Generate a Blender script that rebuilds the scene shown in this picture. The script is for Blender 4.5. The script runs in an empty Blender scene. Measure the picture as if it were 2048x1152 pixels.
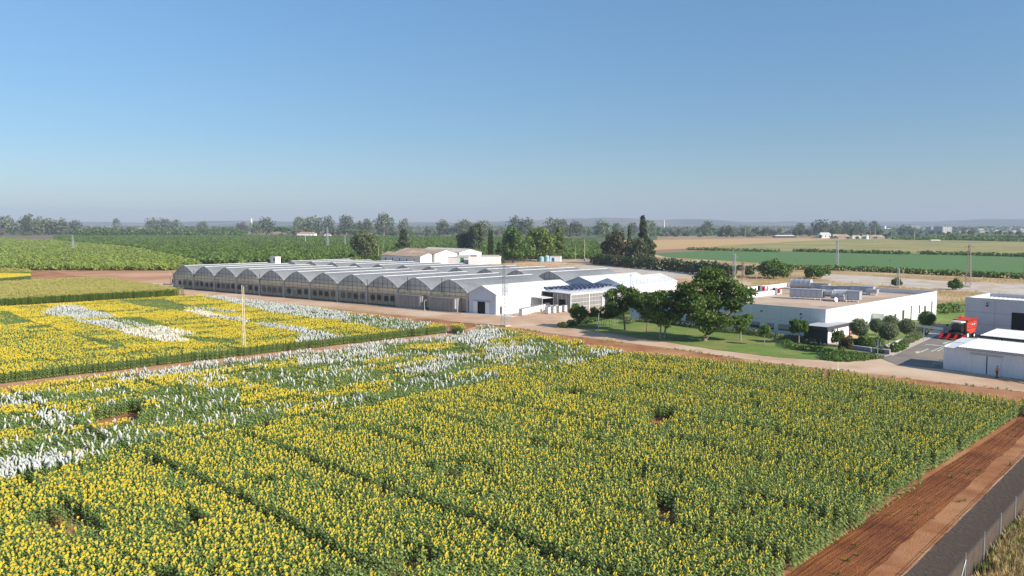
import bpy, bmesh, math, random
import numpy as np
from mathutils import Vector, Matrix, noise as mnoise

random.seed(7)
RNG = np.random.default_rng(11)
sc = bpy.context.scene
COL = sc.collection

# ------------------------------------------------------------------ camera
CAM_H, FPX = 22.0, 1650.0            # metres above the fields; focal length for a 2048 px wide frame
PITCH = math.atan(127.0 / FPX)
cam_data = bpy.data.cameras.new('camera')
cam_data.sensor_width = 36.0
cam_data.lens = 36.0 * FPX / 2048.0
cam_data.clip_start, cam_data.clip_end = 0.5, 60000.0
cam = bpy.data.objects.new('camera', cam_data)
COL.objects.link(cam)
cam.location = (0, 0, CAM_H)
cam.rotation_euler = (math.pi / 2 - PITCH, 0, 0)
sc.camera = cam

# ------------------------------------------------------------------ sky and sun
SUN_EL = math.radians(29.0)
SUN_DIR = Vector((0.862, -0.507, 0)).normalized()          # horizontal direction towards the sun
world = bpy.data.worlds.new('World')
sc.world = world
world.use_nodes = True
wn = world.node_tree
bg = wn.nodes['Background']
sky = wn.nodes.new('ShaderNodeTexSky')
sky.sky_type = 'NISHITA'
sky.sun_disc = False
sky.sun_elevation = SUN_EL
sky.sun_rotation = math.atan2(SUN_DIR.x, SUN_DIR.y)
sky.air_density = 1.0
sky.dust_density = 0.3
sky.ozone_density = 3.5
sky.altitude = 0
# ramp dims the low sky; unseen upper sky gets added brightness to fill shadows
tcw = wn.nodes.new('ShaderNodeTexCoord'); sxyz = wn.nodes.new('ShaderNodeSeparateXYZ'); crw = wn.nodes.new('ShaderNodeValToRGB'); mxw = wn.nodes.new('ShaderNodeMix')
mxw.data_type = 'RGBA'; mxw.blend_type = 'MULTIPLY'; mxw.inputs[0].default_value = 1.0
wn.links.new(tcw.outputs['Generated'], sxyz.inputs[0]); wn.links.new(sxyz.outputs['Z'], crw.inputs[0])
cre = crw.color_ramp.elements
cre[0].position = 0.0; cre[0].color = (.60, .66, .79, 1); cre[1].position = 1.0; cre[1].color = (1.5, 1.55, 1.5, 1)
for p_, c_ in ((.1, (.59, .70, .79)), (.15, (.62, .75, .83)), (.25, (.70, .87, .94)), (.45, (1.2, 1.3, 1.35))):
    e_ = cre.new(p_); e_.color = (*c_, 1)
wn.links.new(sky.outputs[0], mxw.inputs[6]); wn.links.new(crw.outputs[0], mxw.inputs[7])
wn.links.new(mxw.outputs[2], bg.inputs[0])
bg.inputs[1].default_value = 0.088
sun_data = bpy.data.lights.new('sun', 'SUN')
sun_data.energy = 4.7
sun_data.angle = math.radians(0.5)
sun_data.color = (1.0, 0.93, 0.82)
sun = bpy.data.objects.new('sun', sun_data)
COL.objects.link(sun)
sd = Vector((SUN_DIR.x * math.cos(SUN_EL), SUN_DIR.y * math.cos(SUN_EL), math.sin(SUN_EL)))
sun.rotation_euler = sd.to_track_quat('Z', 'Y').to_euler()
sun.location = (60, -60, 80)
sc.view_settings.view_transform = 'Standard'
sc.view_settings.look = 'None'
sc.view_settings.exposure = 0.72
sc.view_settings.gamma = 1.0
sc.cycles.max_bounces = 6
sc.cycles.diffuse_bounces = 3
sc.cycles.transmission_bounces = 4
sc.cycles.transparent_max_bounces = 12
sc.cycles.volume_bounces = 0
sc.cycles.use_denoising = True

# ------------------------------------------------------------------ survey: a photo pixel to a place on the land
def ray(u, v):
    a = (u - 1024) / FPX
    b = -(v - 576) / FPX
    return (a, math.cos(PITCH) + b * math.sin(PITCH), -math.sin(PITCH) + b * math.cos(PITCH))

def P(u, v, z=0.0):
    r = ray(u, v)
    t = (z - CAM_H) / r[2]
    return Vector((r[0] * t, r[1] * t, z))

def HT(u, vb, vt):
    b = P(u, vb)
    r = ray(u, vt)
    return CAM_H + r[2] * b.y / r[1]

def pxm(v):                                # photo pixels per metre at a ground row
    return FPX / P(1024, v).y

# ------------------------------------------------------------------ materials
MATS = {}
def mat(name, c, c2=None, rough=0.8, scale=1.0, detail=4.0, lo=0.35, hi=0.65, c3=None, scale3=0.1, bump=0.0, bscale=None,
        metal=0.0, spec=0.3, coord='Object', trans=0.0, island=0.0, objrand=0.0, alpha=1.0, stretch=None):
    if name in MATS:
        return MATS[name]
    m = bpy.data.materials.new(name)
    m.use_nodes = True
    nt = m.node_tree
    N, L = nt.nodes, nt.links
    b = N['Principled BSDF']
    b.inputs['Roughness'].default_value = rough
    b.inputs['Metallic'].default_value = metal
    b.inputs['Specular IOR Level'].default_value = spec
    b.inputs['Base Color'].default_value = (*c, 1)
    out = None
    if coord == 'Object':
        tc = N.new('ShaderNodeTexCoord'); vec = tc.outputs['Object']
    else:
        tc = N.new('ShaderNodeNewGeometry'); vec = tc.outputs['Position']
    if stretch:
        mp = N.new('ShaderNodeMapping'); mp.vector_type = 'POINT'
        mp.inputs['Rotation'].default_value = (0, 0, stretch[0])
        mp.inputs['Scale'].default_value = (stretch[1], stretch[2], 1)
        L.new(vec, mp.inputs[0]); svec = mp.outputs[0]
    else:
        svec = vec
    def noise(s, d, v):
        n = N.new('ShaderNodeTexNoise'); n.inputs['Scale'].default_value = s; n.inputs['Detail'].default_value = d
        n.inputs['Roughness'].default_value = 0.6
        L.new(v, n.inputs['Vector']); return n.outputs['Fac']
    def ramp(f, a, z):
        r = N.new('ShaderNodeMapRange'); r.inputs[1].default_value = a; r.inputs[2].default_value = z
        L.new(f, r.inputs[0]); return r.outputs[0]
    def mix(f, a, z):
        x = N.new('ShaderNodeMix'); x.data_type = 'RGBA'
        if f is not None: L.new(f, x.inputs[0])
        if isinstance(a, tuple): x.inputs[6].default_value = (*a, 1)
        else: L.new(a, x.inputs[6])
        if isinstance(z, tuple): x.inputs[7].default_value = (*z, 1)
        else: L.new(z, x.inputs[7])
        return x.outputs[2]
    if c2 is not None:
        out = mix(ramp(noise(scale, detail, svec), lo, hi), c, c2)
    if c3 is not None:
        out = mix(ramp(noise(scale3, 3, vec), 0.45, 0.62), out if out is not None else c, c3)
    if island or objrand:
        if island:
            g = N.new('ShaderNodeNewGeometry'); rv = g.outputs['Random Per Island']; amt = island
            h = N.new('ShaderNodeHueSaturation')
            L.new(ramp2(N, L, rv, 1 - amt, 1 + amt), h.inputs['Value'])
            if out is not None: L.new(out, h.inputs['Color'])
            else: h.inputs['Color'].default_value = (*c, 1)
            out = h.outputs[0]
        if objrand:
            g = N.new('ShaderNodeObjectInfo')
            h = N.new('ShaderNodeHueSaturation')
            L.new(ramp2(N, L, g.outputs['Random'], 1 - objrand, 1 + objrand), h.inputs['Value'])
            if out is not None: L.new(out, h.inputs['Color'])
            else: h.inputs['Color'].default_value = (*c, 1)
            out = h.outputs[0]
    if out is not None:
        L.new(out, b.inputs['Base Color'])
    if bump:
        bn = N.new('ShaderNodeBump'); bn.inputs['Strength'].default_value = 1.0; bn.inputs['Distance'].default_value = bump
        L.new(noise(bscale or scale * 4, 3, svec), bn.inputs['Height'])
        L.new(bn.outputs[0], b.inputs['Normal'])
    so = b.outputs[0]
    mo = N['Material Output']
    if trans:
        t = N.new('ShaderNodeBsdfTranslucent')
        if out is not None: L.new(out, t.inputs[0])
        else: t.inputs[0].default_value = (*c, 1)
        x = N.new('ShaderNodeMixShader'); x.inputs[0].default_value = trans
        L.new(so, x.inputs[1]); L.new(t.outputs[0], x.inputs[2]); so = x.outputs[0]
    if alpha < 1:
        t = N.new('ShaderNodeBsdfTransparent')
        x = N.new('ShaderNodeMixShader'); x.inputs[0].default_value = alpha
        L.new(t.outputs[0], x.inputs[1]); L.new(so, x.inputs[2]); so = x.outputs[0]
    L.new(so, mo.inputs[0])
    MATS[name] = m
    return m

def ramp2(N, L, f, a, z):
    r = N.new('ShaderNodeMapRange'); r.inputs[3].default_value = a; r.inputs[4].default_value = z
    L.new(f, r.inputs[0]); return r.outputs[0]

# ------------------------------------------------------------------ objects
OFF = {}
def tag(o, label=None, cat=None, group=None, kind=None):
    if label: o['label'] = label
    if cat: o['category'] = cat
    if group: o['group'] = group
    if kind: o['kind'] = kind
    return o

def thing(name, label, cat, loc=(0, 0, 0), rotz=None, group=None):
    o = bpy.data.objects.new(name, None)
    COL.objects.link(o)
    o.location = loc
    o.empty_display_size = 0.3
    OFF[o.name] = Vector(loc)
    if rotz is not None:
        o.rotation_euler = (0, 0, rotz)
        OFF[o.name] = Vector((0, 0, 0))
    return tag(o, label, cat, group)

class Frame:
    """Plan frame of a building: corner O, unit directions U and V on the ground."""
    def __init__(s, O, U, V=None):
        s.O = Vector((O[0], O[1], O[2] if len(O) > 2 else 0)); s.U = Vector((U[0], U[1], 0)).normalized()
        s.V = Vector((V[0], V[1], 0)).normalized() if V is not None else Vector((-s.U.y, s.U.x, 0))
    def __call__(s, a, b, z=0.0):
        return s.O + s.U * a + s.V * b + Vector((0, 0, z))

class MB:
    def __init__(s):
        s.v, s.f, s.m = [], [], []
    def add(s, vs, fs, mi=0):
        n = len(s.v)
        s.v += [tuple(v) for v in vs]
        s.f += [tuple(i + n for i in f) for f in fs]
        s.m += [mi] * len(fs)
        return s
    def quad(s, a, b, c, d, mi=0):
        return s.add([a, b, c, d], [(0, 1, 2, 3)], mi)
    def hexa(s, lo, hi, mi=0):
        n = len(lo)
        fs = [tuple(range(n - 1, -1, -1)), tuple(range(n, 2 * n))]
        fs += [(i, (i + 1) % n, n + (i + 1) % n, n + i) for i in range(n)]
        return s.add(list(lo) + list(hi), fs, mi)
    def fbox(s, F, a0, a1, b0, b1, z0, z1, mi=0):
        return s.hexa([F(a0, b0, z0), F(a1, b0, z0), F(a1, b1, z0), F(a0, b1, z0)],
                      [F(a0, b0, z1), F(a1, b0, z1), F(a1, b1, z1), F(a0, b1, z1)], mi)
    def box(s, x0, x1, y0, y1, z0, z1, mi=0):
        return s.hexa([(x0, y0, z0), (x1, y0, z0), (x1, y1, z0), (x0, y1, z0)],
                      [(x0, y0, z1), (x1, y0, z1), (x1, y1, z1), (x0, y1, z1)], mi)
    def tube(s, pts, rad, n=6, mi=0, caps=True):
        pts = [Vector(p) for p in pts]
        if not hasattr(rad, '__len__'): rad = [rad] * len(pts)
        vs, fs = [], []
        prev = None
        for i, p in enumerate(pts):
            t = (pts[min(i + 1, len(pts) - 1)] - pts[max(i - 1, 0)]).normalized()
            if prev is None:
                u = t.cross(Vector((0, 0, 1)))
                if u.length < 0.05: u = t.cross(Vector((1, 0, 0)))
                u.normalize()
            else:
                u = (prev - t * prev.dot(t)).normalized()
            w = t.cross(u)
            prev = u
            for k in range(n):
                a = 2 * math.pi * (k + .5) / n
                vs.append(p + (u * math.cos(a) + w * math.sin(a)) * rad[i])
        for i in range(len(pts) - 1):
            for k in range(n):
                fs.append((i * n + k, i * n + (k + 1) % n, (i + 1) * n + (k + 1) % n, (i + 1) * n + k))
        if caps:
            fs.append(tuple(range(n - 1, -1, -1)))
            fs.append(tuple((len(pts) - 1) * n + k for k in range(n)))
        return s.add(vs, fs, mi)
    def ball(s, c, r, mi=0, nu=10, nv=6, rz=None, rough=0.0, seed=0):
        c = Vector(c); rz = rz or r; vs, fs = [], []
        rr = random.Random(seed)
        for j in range(nv + 1):
            ph = math.pi * j / nv
            for i in range(nu):
                th = 2 * math.pi * i / nu
                k = 1 + rr.uniform(-rough, rough)
                vs.append(c + Vector((r * k * math.sin(ph) * math.cos(th), r * k * math.sin(ph) * math.sin(th), rz * k * math.cos(ph))))
        for j in range(nv):
            for i in range(nu):
                fs.append((j * nu + i, (j + 1) * nu + i, (j + 1) * nu + (i + 1) % nu, j * nu + (i + 1) % nu))
        return s.add(vs, fs, mi)
    def cyl(s, p0, p1, r, n=12, mi=0, r1=None):
        return s.tube([p0, p1], [r, r if r1 is None else r1], n, mi)
    def build(s, name, mats, parent=None, loc=None, label=None, cat=None, group=None, kind=None, smooth=False):
        me = bpy.data.meshes.new(name)
        if parent is not None:
            off = OFF[parent.name]
        else:
            off = Vector(loc) if loc is not None else Vector((0, 0, 0))
        vs = [(v[0] - off.x, v[1] - off.y, v[2] - off.z) for v in s.v]
        me.from_pydata(vs, [], s.f)
        if not isinstance(mats, (list, tuple)): mats = [mats]
        for m in mats: me.materials.append(m)
        if len(mats) > 1: me.polygons.foreach_set('material_index', s.m)
        if smooth: me.polygons.foreach_set('use_smooth', [True] * len(s.f))
        me.update()
        o = bpy.data.objects.new(name, me)
        COL.objects.link(o)
        if parent is not None:
            o.parent = parent
        else:
            o.location = off
        OFF[o.name] = off
        return tag(o, label, cat, group, kind)

def mesh_np(name, V, F, mats, mi=None, smooth=False):
    me = bpy.data.meshes.new(name)
    me.from_pydata([], [], [])
    V = np.asarray(V, np.float32); F = np.asarray(F, np.int32)
    me.vertices.add(len(V)); me.vertices.foreach_set('co', V.ravel())
    k = F.shape[1]
    me.loops.add(F.size); me.loops.foreach_set('vertex_index', F.ravel())
    me.polygons.add(len(F)); me.polygons.foreach_set('loop_start', np.arange(len(F), dtype=np.int32) * k)
    try: me.polygons.foreach_set('loop_total', np.full(len(F), k, np.int32))
    except Exception: pass
    if not isinstance(mats, (list, tuple)): mats = [mats]
    for m in mats: me.materials.append(m)
    if mi is not None: me.polygons.foreach_set('material_index', np.asarray(mi, np.int32))
    me.update(calc_edges=True)
    me.validate()
    return me

def link(name, me, parent=None, loc=(0, 0, 0), rot=None, scale=None, **kw):
    o = bpy.data.objects.new(name, me)
    COL.objects.link(o)
    o.location = loc
    if rot: o.rotation_euler = rot
    if scale: o.scale = scale
    if parent is not None: o.parent = parent
    OFF[o.name] = Vector(loc)
    return tag(o, **kw)

# world directions of the estate: A runs along the sunflower rows, B along the greenhouse front
DA = Vector((0.700, 0.714, 0)).normalized()
DB = Vector((0.797, -0.604, 0)).normalized()

# ------------------------------------------------------------------ ground materials
def furrow_mat():
    m = mat('tracked_red_soil', (0.24, 0.078, 0.020), (0.14, 0.04, 0.011), 0.95, 0.35, 6, c3=(0.28, 0.098, 0.028), scale3=0.12, coord='World')
    nt = m.node_tree; N, L = nt.nodes, nt.links
    g = N.new('ShaderNodeNewGeometry')
    mp = N.new('ShaderNodeMapping'); mp.inputs['Rotation'].default_value = (0, 0, -math.atan2(DA.y, DA.x))
    L.new(g.outputs['Position'], mp.inputs[0])
    sx = N.new('ShaderNodeMapping'); sx.inputs['Scale'].default_value = (0.05, 1.25, 1)
    L.new(mp.outputs[0], sx.inputs[0])
    n = N.new('ShaderNodeTexNoise'); n.inputs['Scale'].default_value = 2.2; n.inputs['Detail'].default_value = 5
    n.inputs['Roughness'].default_value = .7
    L.new(sx.outputs[0], n.inputs['Vector'])
    n2 = N.new('ShaderNodeTexNoise'); n2.inputs['Scale'].default_value = 9; n2.inputs['Detail'].default_value = 3
    L.new(g.outputs['Position'], n2.inputs['Vector'])
    ad = N.new('ShaderNodeMath'); ad.operation = 'MULTIPLY_ADD'; ad.inputs[1].default_value = 0.25
    L.new(n2.outputs['Fac'], ad.inputs[0]); L.new(n.outputs['Fac'], ad.inputs[2])
    b = N.new('ShaderNodeBump'); b.inputs['Strength'].default_value = 1; b.inputs['Distance'].default_value = 0.8
    L.new(ad.outputs[0], b.inputs['Height'])
    L.new(b.outputs[0], N['Principled BSDF'].inputs['Normal'])
    return m

M_soil = mat('red_soil', (0.35, 0.15, 0.06), (0.26, 0.10, 0.04), 0.95, 0.5, 6, c3=(0.41, 0.21, 0.10), scale3=0.08, bump=0.06, bscale=5, coord='World')
M_dark_soil = mat('field_soil', (0.16, 0.062, 0.03), (0.10, 0.038, 0.02), 0.95, 0.8, 5, bump=0.06, bscale=6, coord='World')
M_track = furrow_mat()
M_road = mat('packed_dirt', (0.50, 0.33, 0.21), (0.42, 0.26, 0.155), 0.95, 0.22, 6, c3=(0.56, 0.41, 0.28), scale3=0.06, bump=0.03, bscale=4, coord='World')
M_dry = mat('dry_grass', (0.42, 0.285, 0.13), (0.30, 0.185, 0.085), 0.95, 0.12, 9, c3=(0.50, 0.37, 0.20), scale3=0.025, bump=0.25, bscale=1.6, coord='World')
M_slab = mat('old_concrete', (0.52, 0.46, 0.40), (0.46, 0.40, 0.33), 0.9, 0.15, 8, c3=(0.42, 0.31, 0.19), scale3=0.11, coord='World')
M_lawn = mat('lawn_grass', (0.105, 0.175, 0.026), (0.15, 0.22, 0.04), 0.9, 0.3, 8, c3=(0.22, 0.22, 0.06), scale3=0.12, bump=0.05, bscale=8, coord='World')
M_asph = mat('asphalt', (0.19, 0.175, 0.155), (0.15, 0.14, 0.125), 0.9, 0.4, 6, c3=(0.25, 0.20, 0.15), scale3=0.09, coord='World')
M_pave = mat('pale_paving', (0.52, 0.45, 0.37), (0.45, 0.38, 0.31), 0.9, 0.8, 5, coord='World')
M_paint = mat('road_paint', (0.62, 0.58, 0.5), (0.42, 0.38, 0.32), 0.8, 1.5, 6, coord='World')

def far_mat():
    m = bpy.data.materials.new('patchwork_fields'); m.use_nodes = True
    nt = m.node_tree; N, L = nt.nodes, nt.links
    b = N['Principled BSDF']; b.inputs['Roughness'].default_value = 0.95; b.inputs['Specular IOR Level'].default_value = 0.1
    g = N.new('ShaderNodeNewGeometry')
    mp = N.new('ShaderNodeMapping'); mp.inputs['Rotation'].default_value = (0, 0, 0.5); mp.inputs['Scale'].default_value = (0.0022, 0.0016, 1)
    L.new(g.outputs['Position'], mp.inputs[0])
    v = N.new('ShaderNodeTexVoronoi'); v.inputs['Scale'].default_value = 1.0; L.new(mp.outputs[0], v.inputs['Vector'])
    s = N.new('ShaderNodeSeparateColor'); L.new(v.outputs['Color'], s.inputs[0])
    cr = N.new('ShaderNodeValToRGB'); cr.color_ramp.interpolation = 'CONSTANT'
    els = [(0, (0.07, 0.10, 0.035)), (.3, (0.10, 0.13, 0.05)), (.5, (0.28, 0.20, 0.11)), (.62, (0.06, 0.09, 0.03)), (.8, (0.33, 0.23, 0.13)), (.9, (0.09, 0.12, 0.045))]
    cr.color_ramp.elements[0].color = (*els[0][1], 1); cr.color_ramp.elements[1].position = els[1][0]; cr.color_ramp.elements[1].color = (*els[1][1], 1)
    for p, c in els[2:]:
        e = cr.color_ramp.elements.new(p); e.color = (*c, 1)
    L.new(s.outputs[0], cr.inputs[0])
    n = N.new('ShaderNodeTexNoise'); n.inputs['Scale'].default_value = 0.03; n.inputs['Detail'].default_value = 8
    L.new(g.outputs['Position'], n.inputs['Vector'])
    h = N.new('ShaderNodeHueSaturation'); L.new(cr.outputs[0], h.inputs['Color'])
    L.new(ramp2(N, L, n.outputs['Fac'], 0.5, 1.5), h.inputs['Value'])
    L.new(h.outputs[0], b.inputs['Base Color'])
    return m
M_far = far_mat()

# ------------------------------------------------------------------ ground sheets
def grid_sheet(name, x0, x1, y0, y1, nx, ny, z, m):
    xs = np.linspace(x0, x1, nx + 1); ys = np.linspace(y0, y1, ny + 1)
    V = [(x, y, z) for y in ys for x in xs]
    F = [(j * (nx + 1) + i, j * (nx + 1) + i + 1, (j + 1) * (nx + 1) + i + 1, (j + 1) * (nx + 1) + i) for j in range(ny) for i in range(nx)]
    return link(name, mesh_np(name, V, F, m), kind='structure')

def wob(pts, amp, step):
    out = []
    n = len(pts)
    for i in range(n):
        a, b = pts[i], pts[(i + 1) % n]
        d = (b - a).length
        k = max(1, min(60, int(d / step)))
        nrm = Vector((-(b - a).y, (b - a).x, 0)).normalized() if d > 0 else Vector((0, 0, 0))
        for j in range(k):
            p = a.lerp(b, j / k)
            s = 0 if j == 0 else mnoise.noise(Vector((p.x * 0.35, p.y * 0.35, 3.1))) * amp
            out.append(p + nrm * s)
    return out

def sheet(name, px, z, m, amp=0.0, step=2.0, world=False):
    pts = [Vector((p[0], p[1], z)) for p in px] if world else [P(u, v) for u, v in px]
    if amp: pts = wob(pts, amp, step)
    b = MB()
    b.add([(p.x, p.y, z) for p in pts], [tuple(range(len(pts)))])
    o = b.build(name, m, None, kind='structure')
    if o.data.polygons[0].normal.z < 0: o.data.flip_normals()
    return o

grid_sheet('ground', -9500, 9500, -120, 9400, 60, 40, -0.06, M_far)
sheet('dry_land', [(-900, 512), (430, 500), (1210, 500), (1640, 508), (2300, 520), (3300, 540), (3600, 1152), (3000, 1700), (-600, 1700)], -0.03, M_dry)

SOIL = [(-500, 536), (60, 541), (345, 541), (372, 592), (700, 620), (960, 648), (1120, 670), (1350, 699), (1540, 727), (1700, 744), (1850, 762), (2048, 785), (2300, 816),
        (2048, 957), (1900, 1120), (1780, 1152 + 100), (1650, 1500), (-400, 1500)]
sheet('soil', SOIL, 0.0, M_soil, 0.8, 3)
sheet('road', [(300, 563), (350, 560), (948, 600), (1010, 615), (1142, 612), (1240, 595), (1352, 575), (1380, 612), (1200, 645), (1118, 652), (1310, 681), (1430, 700), (1560, 716), (1700, 724), (1757, 715),
               (1790, 728), (1886, 739), (2048, 762), (2400, 800), (2400, 828), (2048, 784), (1850, 761), (1700, 743), (1540, 726), (1350, 698), (1120, 669), (960, 646), (700, 618), (372, 588), (300, 582)], 0.004, M_road, 0.7, 3)
sheet('soil_patch', [(110, 543), (345, 542), (345, 566), (300, 566), (220, 556), (150, 551)], 0.008, mat('bare_orange_soil', (0.45, 0.225, 0.11), (0.37, 0.17, 0.08), 0.95, 0.06, 7, c3=(0.50, 0.30, 0.18), scale3=.02, coord='World'), 1.0, 8)
sheet('path', [(-300, 798), (0, 767), (490, 711), (924, 662), (965, 648), (985, 652), (940, 672), (490, 735), (0, 800), (-300, 845)], 0.006, mat('path_soil', (0.44, 0.23, 0.115), (0.36, 0.17, 0.08), 0.95, 0.5, 6, c3=(0.48, 0.29, 0.17), scale3=.15, coord='World'), .5, 2)
sheet('track_soil', [(2048, 800), (2300, 830), (2048, 945), (1905, 1112), (1780, 1260), (1500, 1260), (1570, 1152), (1800, 990), (2030, 845)], 0.004, M_track)
_fo = P(1966, 1127); _fd = (P(2028.6, 1049.5) - _fo).normalized(); _fn = Vector((-_fd.y, _fd.x, 0))
def along_fence(o0, o1): return [tuple(_fo + _fd * t + _fn * o)[:2] for t, o in ((-30, o0), (75, o0), (75, o1), (-30, o1))]
sheet('track_verge', along_fence(3.0, 4.9), 0.008, mat('pale_red_soil', (0.31, 0.125, 0.046), (0.23, 0.085, 0.03), 0.95, 0.6, 6, c3=(0.36, 0.17, 0.075), scale3=0.2, bump=.05, bscale=6, coord='World'), .35, .7, True)
sheet('fence_verge', along_fence(-.2, 3.3), 0.012, mat('shade_lifted_soil', (0.60, 0.34, 0.18), (0.30, 0.15, 0.07), 0.95, 3.5, 7, c3=(0.42, 0.23, 0.12), scale3=1.1, bump=.04, bscale=5, stretch=(0.75, 2.2, 0.5), coord='World'), .2, .7, True)  # soil colour brightened and warmed to offset the fence's cast shadow; streaks are texture
sheet('concrete_slab', [(1120, 532), (1240, 526), (1330, 536), (1420, 545), (1425, 556), (1340, 556), (1230, 545), (1130, 540)], -0.02, M_slab, 3, 6)
sheet('concrete_apron', [(1640, 546), (1700, 550), (1800, 556), (1930, 564), (2200, 572), (2200, 598), (2048, 590), (1850, 577), (1700, 566), (1640, 558)], -0.02, M_slab, 2, 6)
sheet('dirt_lot', [(1150, 520), (1190, 528), (1330, 545), (1500, 565), (1500, 575), (1330, 560), (1150, 545), (1060, 535), (1000, 527)], -0.024, M_road, 3, 6)
sheet('lawn', [(1113, 651), (1150, 643), (1240, 626), (1345, 607), (1420, 640), (1660, 676), (1706, 690), (1757, 714), (1700, 723), (1560, 715), (1430, 699), (1310, 680)], 0.010, M_lawn, 0.5, 2)
sheet('verge', [(1700, 655), (1840, 612), (1940, 600), (1960, 655), (1868, 650), (1872, 664), (1766, 705)], 0.010, M_lawn, 0.3, 3)
sheet('parking', [(1757, 714), (1680, 693), (1640, 690), (1660, 677), (1760, 706), (1868, 662), (1862, 648), (1960, 655), (2100, 668), (2300, 690), (2300, 790), (1886, 738), (1790, 729)], 0.014, M_asph, 0.3, 3)
sheet('pavement', [(1772, 701), (1868, 659), (1885, 664), (1872, 672), (1785, 712)], 0.018, M_pave)
sheet('pavement', [(1350, 648), (1338, 633), (1360, 615), (1420, 622), (1420, 652)], 0.016, M_pave)

# far fields
M_wheat = mat('stubble', (0.50, 0.33, 0.14), (0.43, 0.27, 0.115), 0.95, 0.02, 6, coord='World', stretch=(0.35, 0.2, 2.0))
M_fallow = mat('fallow_soil', (0.30, 0.17, 0.10), (0.25, 0.14, 0.08), 0.95, 0.05, 5, coord='World')
M_green = mat('green_crop', (0.075, 0.155, 0.040), (0.10, 0.185, 0.05), 0.9, 0.25, 8, bump=0.3, bscale=1.2, coord='World')
M_maize_far = mat('ripening_crop', (0.27, 0.235, 0.08), (0.37, 0.29, 0.11), 0.9, 0.05, 7, c3=(0.19, 0.205, 0.06), scale3=0.012, bump=0.4, bscale=0.8, coord='World')
M_path = mat('pale_track', (0.55, 0.40, 0.27), (0.46, 0.32, 0.2), 0.95, 0.1, 5, coord='World')
sheet('orchard_floor', [(-600, 539), (62, 540), (345, 541), (440, 530), (760, 522), (1210, 510), (1230, 492), (1150, 472), (430, 466), (-300, 468), (-900, 480)], -0.015, mat('orchard_soil', (0.13, 0.12, 0.05), (0.20, 0.15, 0.08), 0.95, 0.08, 6, coord='World'), 2, 10)
sheet('farm_track', [(1120, 516), (1212, 504), (1216, 507), (1130, 520)], -0.008, M_path)
sheet('farm_track', [(395, 517), (430, 527), (400, 527), (360, 508)], -0.008, M_path)
sheet('stubble_field', [(1262, 481), (1500, 477), (1730, 476), (1560, 487), (1370, 497), (1290, 501), (1215, 505), (1225, 480)], -0.012, M_wheat, 2, 20)
sheet('fallow_strip', [(1215, 505), (1370, 497), (1560, 501), (2400, 514), (2400, 519), (1560, 508), (1320, 509), (1215, 512)], -0.010, M_fallow)
sheet('green_field', [(1305, 507), (1410, 501.5), (1560, 503), (2048, 510), (2700, 520), (2800, 565), (2048, 549), (1600, 531), (1330, 514)], -0.006, M_green)
sheet('crop_field', [(1370, 497), (1500, 488), (1640, 480), (1760, 476.5), (2048, 484), (2600, 492), (2600, 520), (2048, 511), (1560, 501)], -0.006, M_maize_far)

# tree-clad hills on the horizon
def hills():
    nx, ny = 260, 18
    V, F = [], []
    for j in range(ny + 1):
        y = 6200 + j * 170
        for i in range(nx + 1):
            x = -9000 + i * 18000 / nx
            prof = math.sin(math.pi * min(1, j / ny)) ** 0.8
            r = x / max(y, 1)
            base = 52 + 40 * mnoise.noise(Vector((x * 0.00045, 0.3, 0))) + 20 * mnoise.noise(Vector((x * 0.0016, y * 0.001, 2)))
            side = 0.62 + 0.52 / (1 + math.exp(-(r + 0.15) * 8))
            z = prof * base * side + 9 * mnoise.noise(Vector((x * 0.004, y * 0.004, 5))) * prof
            V.append((x, y, z - 0.3))
    for j in range(ny):
        for i in range(nx):
            a = j * (nx + 1) + i
            F.append((a, a + 1, a + nx + 2, a + nx + 1))
    m = mat('hill_cover', (0.09, 0.105, 0.06), (0.22, 0.18, 0.12), 0.95, 0.0022, 8, lo=0.46, hi=0.62, coord='World')
    me = mesh_np('hills', V, F, m)
    me.polygons.foreach_set('use_smooth', [True] * len(me.polygons))
    link('hills', me, kind='structure')
hills()

# ================================================================== vegetation
M_bark = mat('bark', (0.16, 0.11, 0.07), (0.26, 0.2, 0.14), 0.9, 3, 4)
M_bark_pale = mat('pale_bark', (0.42, 0.36, 0.28), (0.3, 0.25, 0.19), 0.9, 3, 4)
def leafm(name, c, c2, tr=0.36, isl=0.28, obj=0.06, sc_=0.7):
    return mat(name, c, c2, 0.55, sc_, 3, spec=0.25, trans=tr, island=isl, objrand=obj)
M_leaf_dark = leafm('dark_leaves', (0.078, 0.135, 0.022), (0.11, 0.175, 0.032))
M_leaf_mid = leafm('green_leaves', (0.095, 0.165, 0.032), (0.13, 0.205, 0.042))
M_leaf_bright = leafm('bright_leaves', (0.12, 0.20, 0.03), (0.17, 0.25, 0.045))
M_leaf_olive = leafm('olive_leaves', (0.15, 0.19, 0.085), (0.19, 0.225, 0.11))
M_leaf_euc = leafm('eucalyptus_leaves', (0.115, 0.14, 0.06), (0.155, 0.18, 0.078), obj=0.2, sc_=0.25)
M_leaf_pine = leafm('pine_needles', (0.13, 0.19, 0.03), (0.19, 0.25, 0.045), sc_=0.3)
M_leaf_cyp = leafm('cypress_leaves', (0.055, 0.08, 0.028), (0.08, 0.11, 0.04))
M_leaf_citrus = leafm('citrus_leaves', (0.115, 0.185, 0.03), (0.16, 0.235, 0.045), obj=0.22)
M_leaf_peach = leafm('peach_leaves', (0.24, 0.30, 0.055), (0.30, 0.36, 0.08), obj=0.2)
M_leaf_rust = leafm('bronze_leaves', (0.10, 0.085, 0.035), (0.14, 0.125, 0.05))
M_leaf_bare = leafm('dry_twigs', (0.16, 0.13, 0.10), (0.20, 0.16, 0.12))

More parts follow.
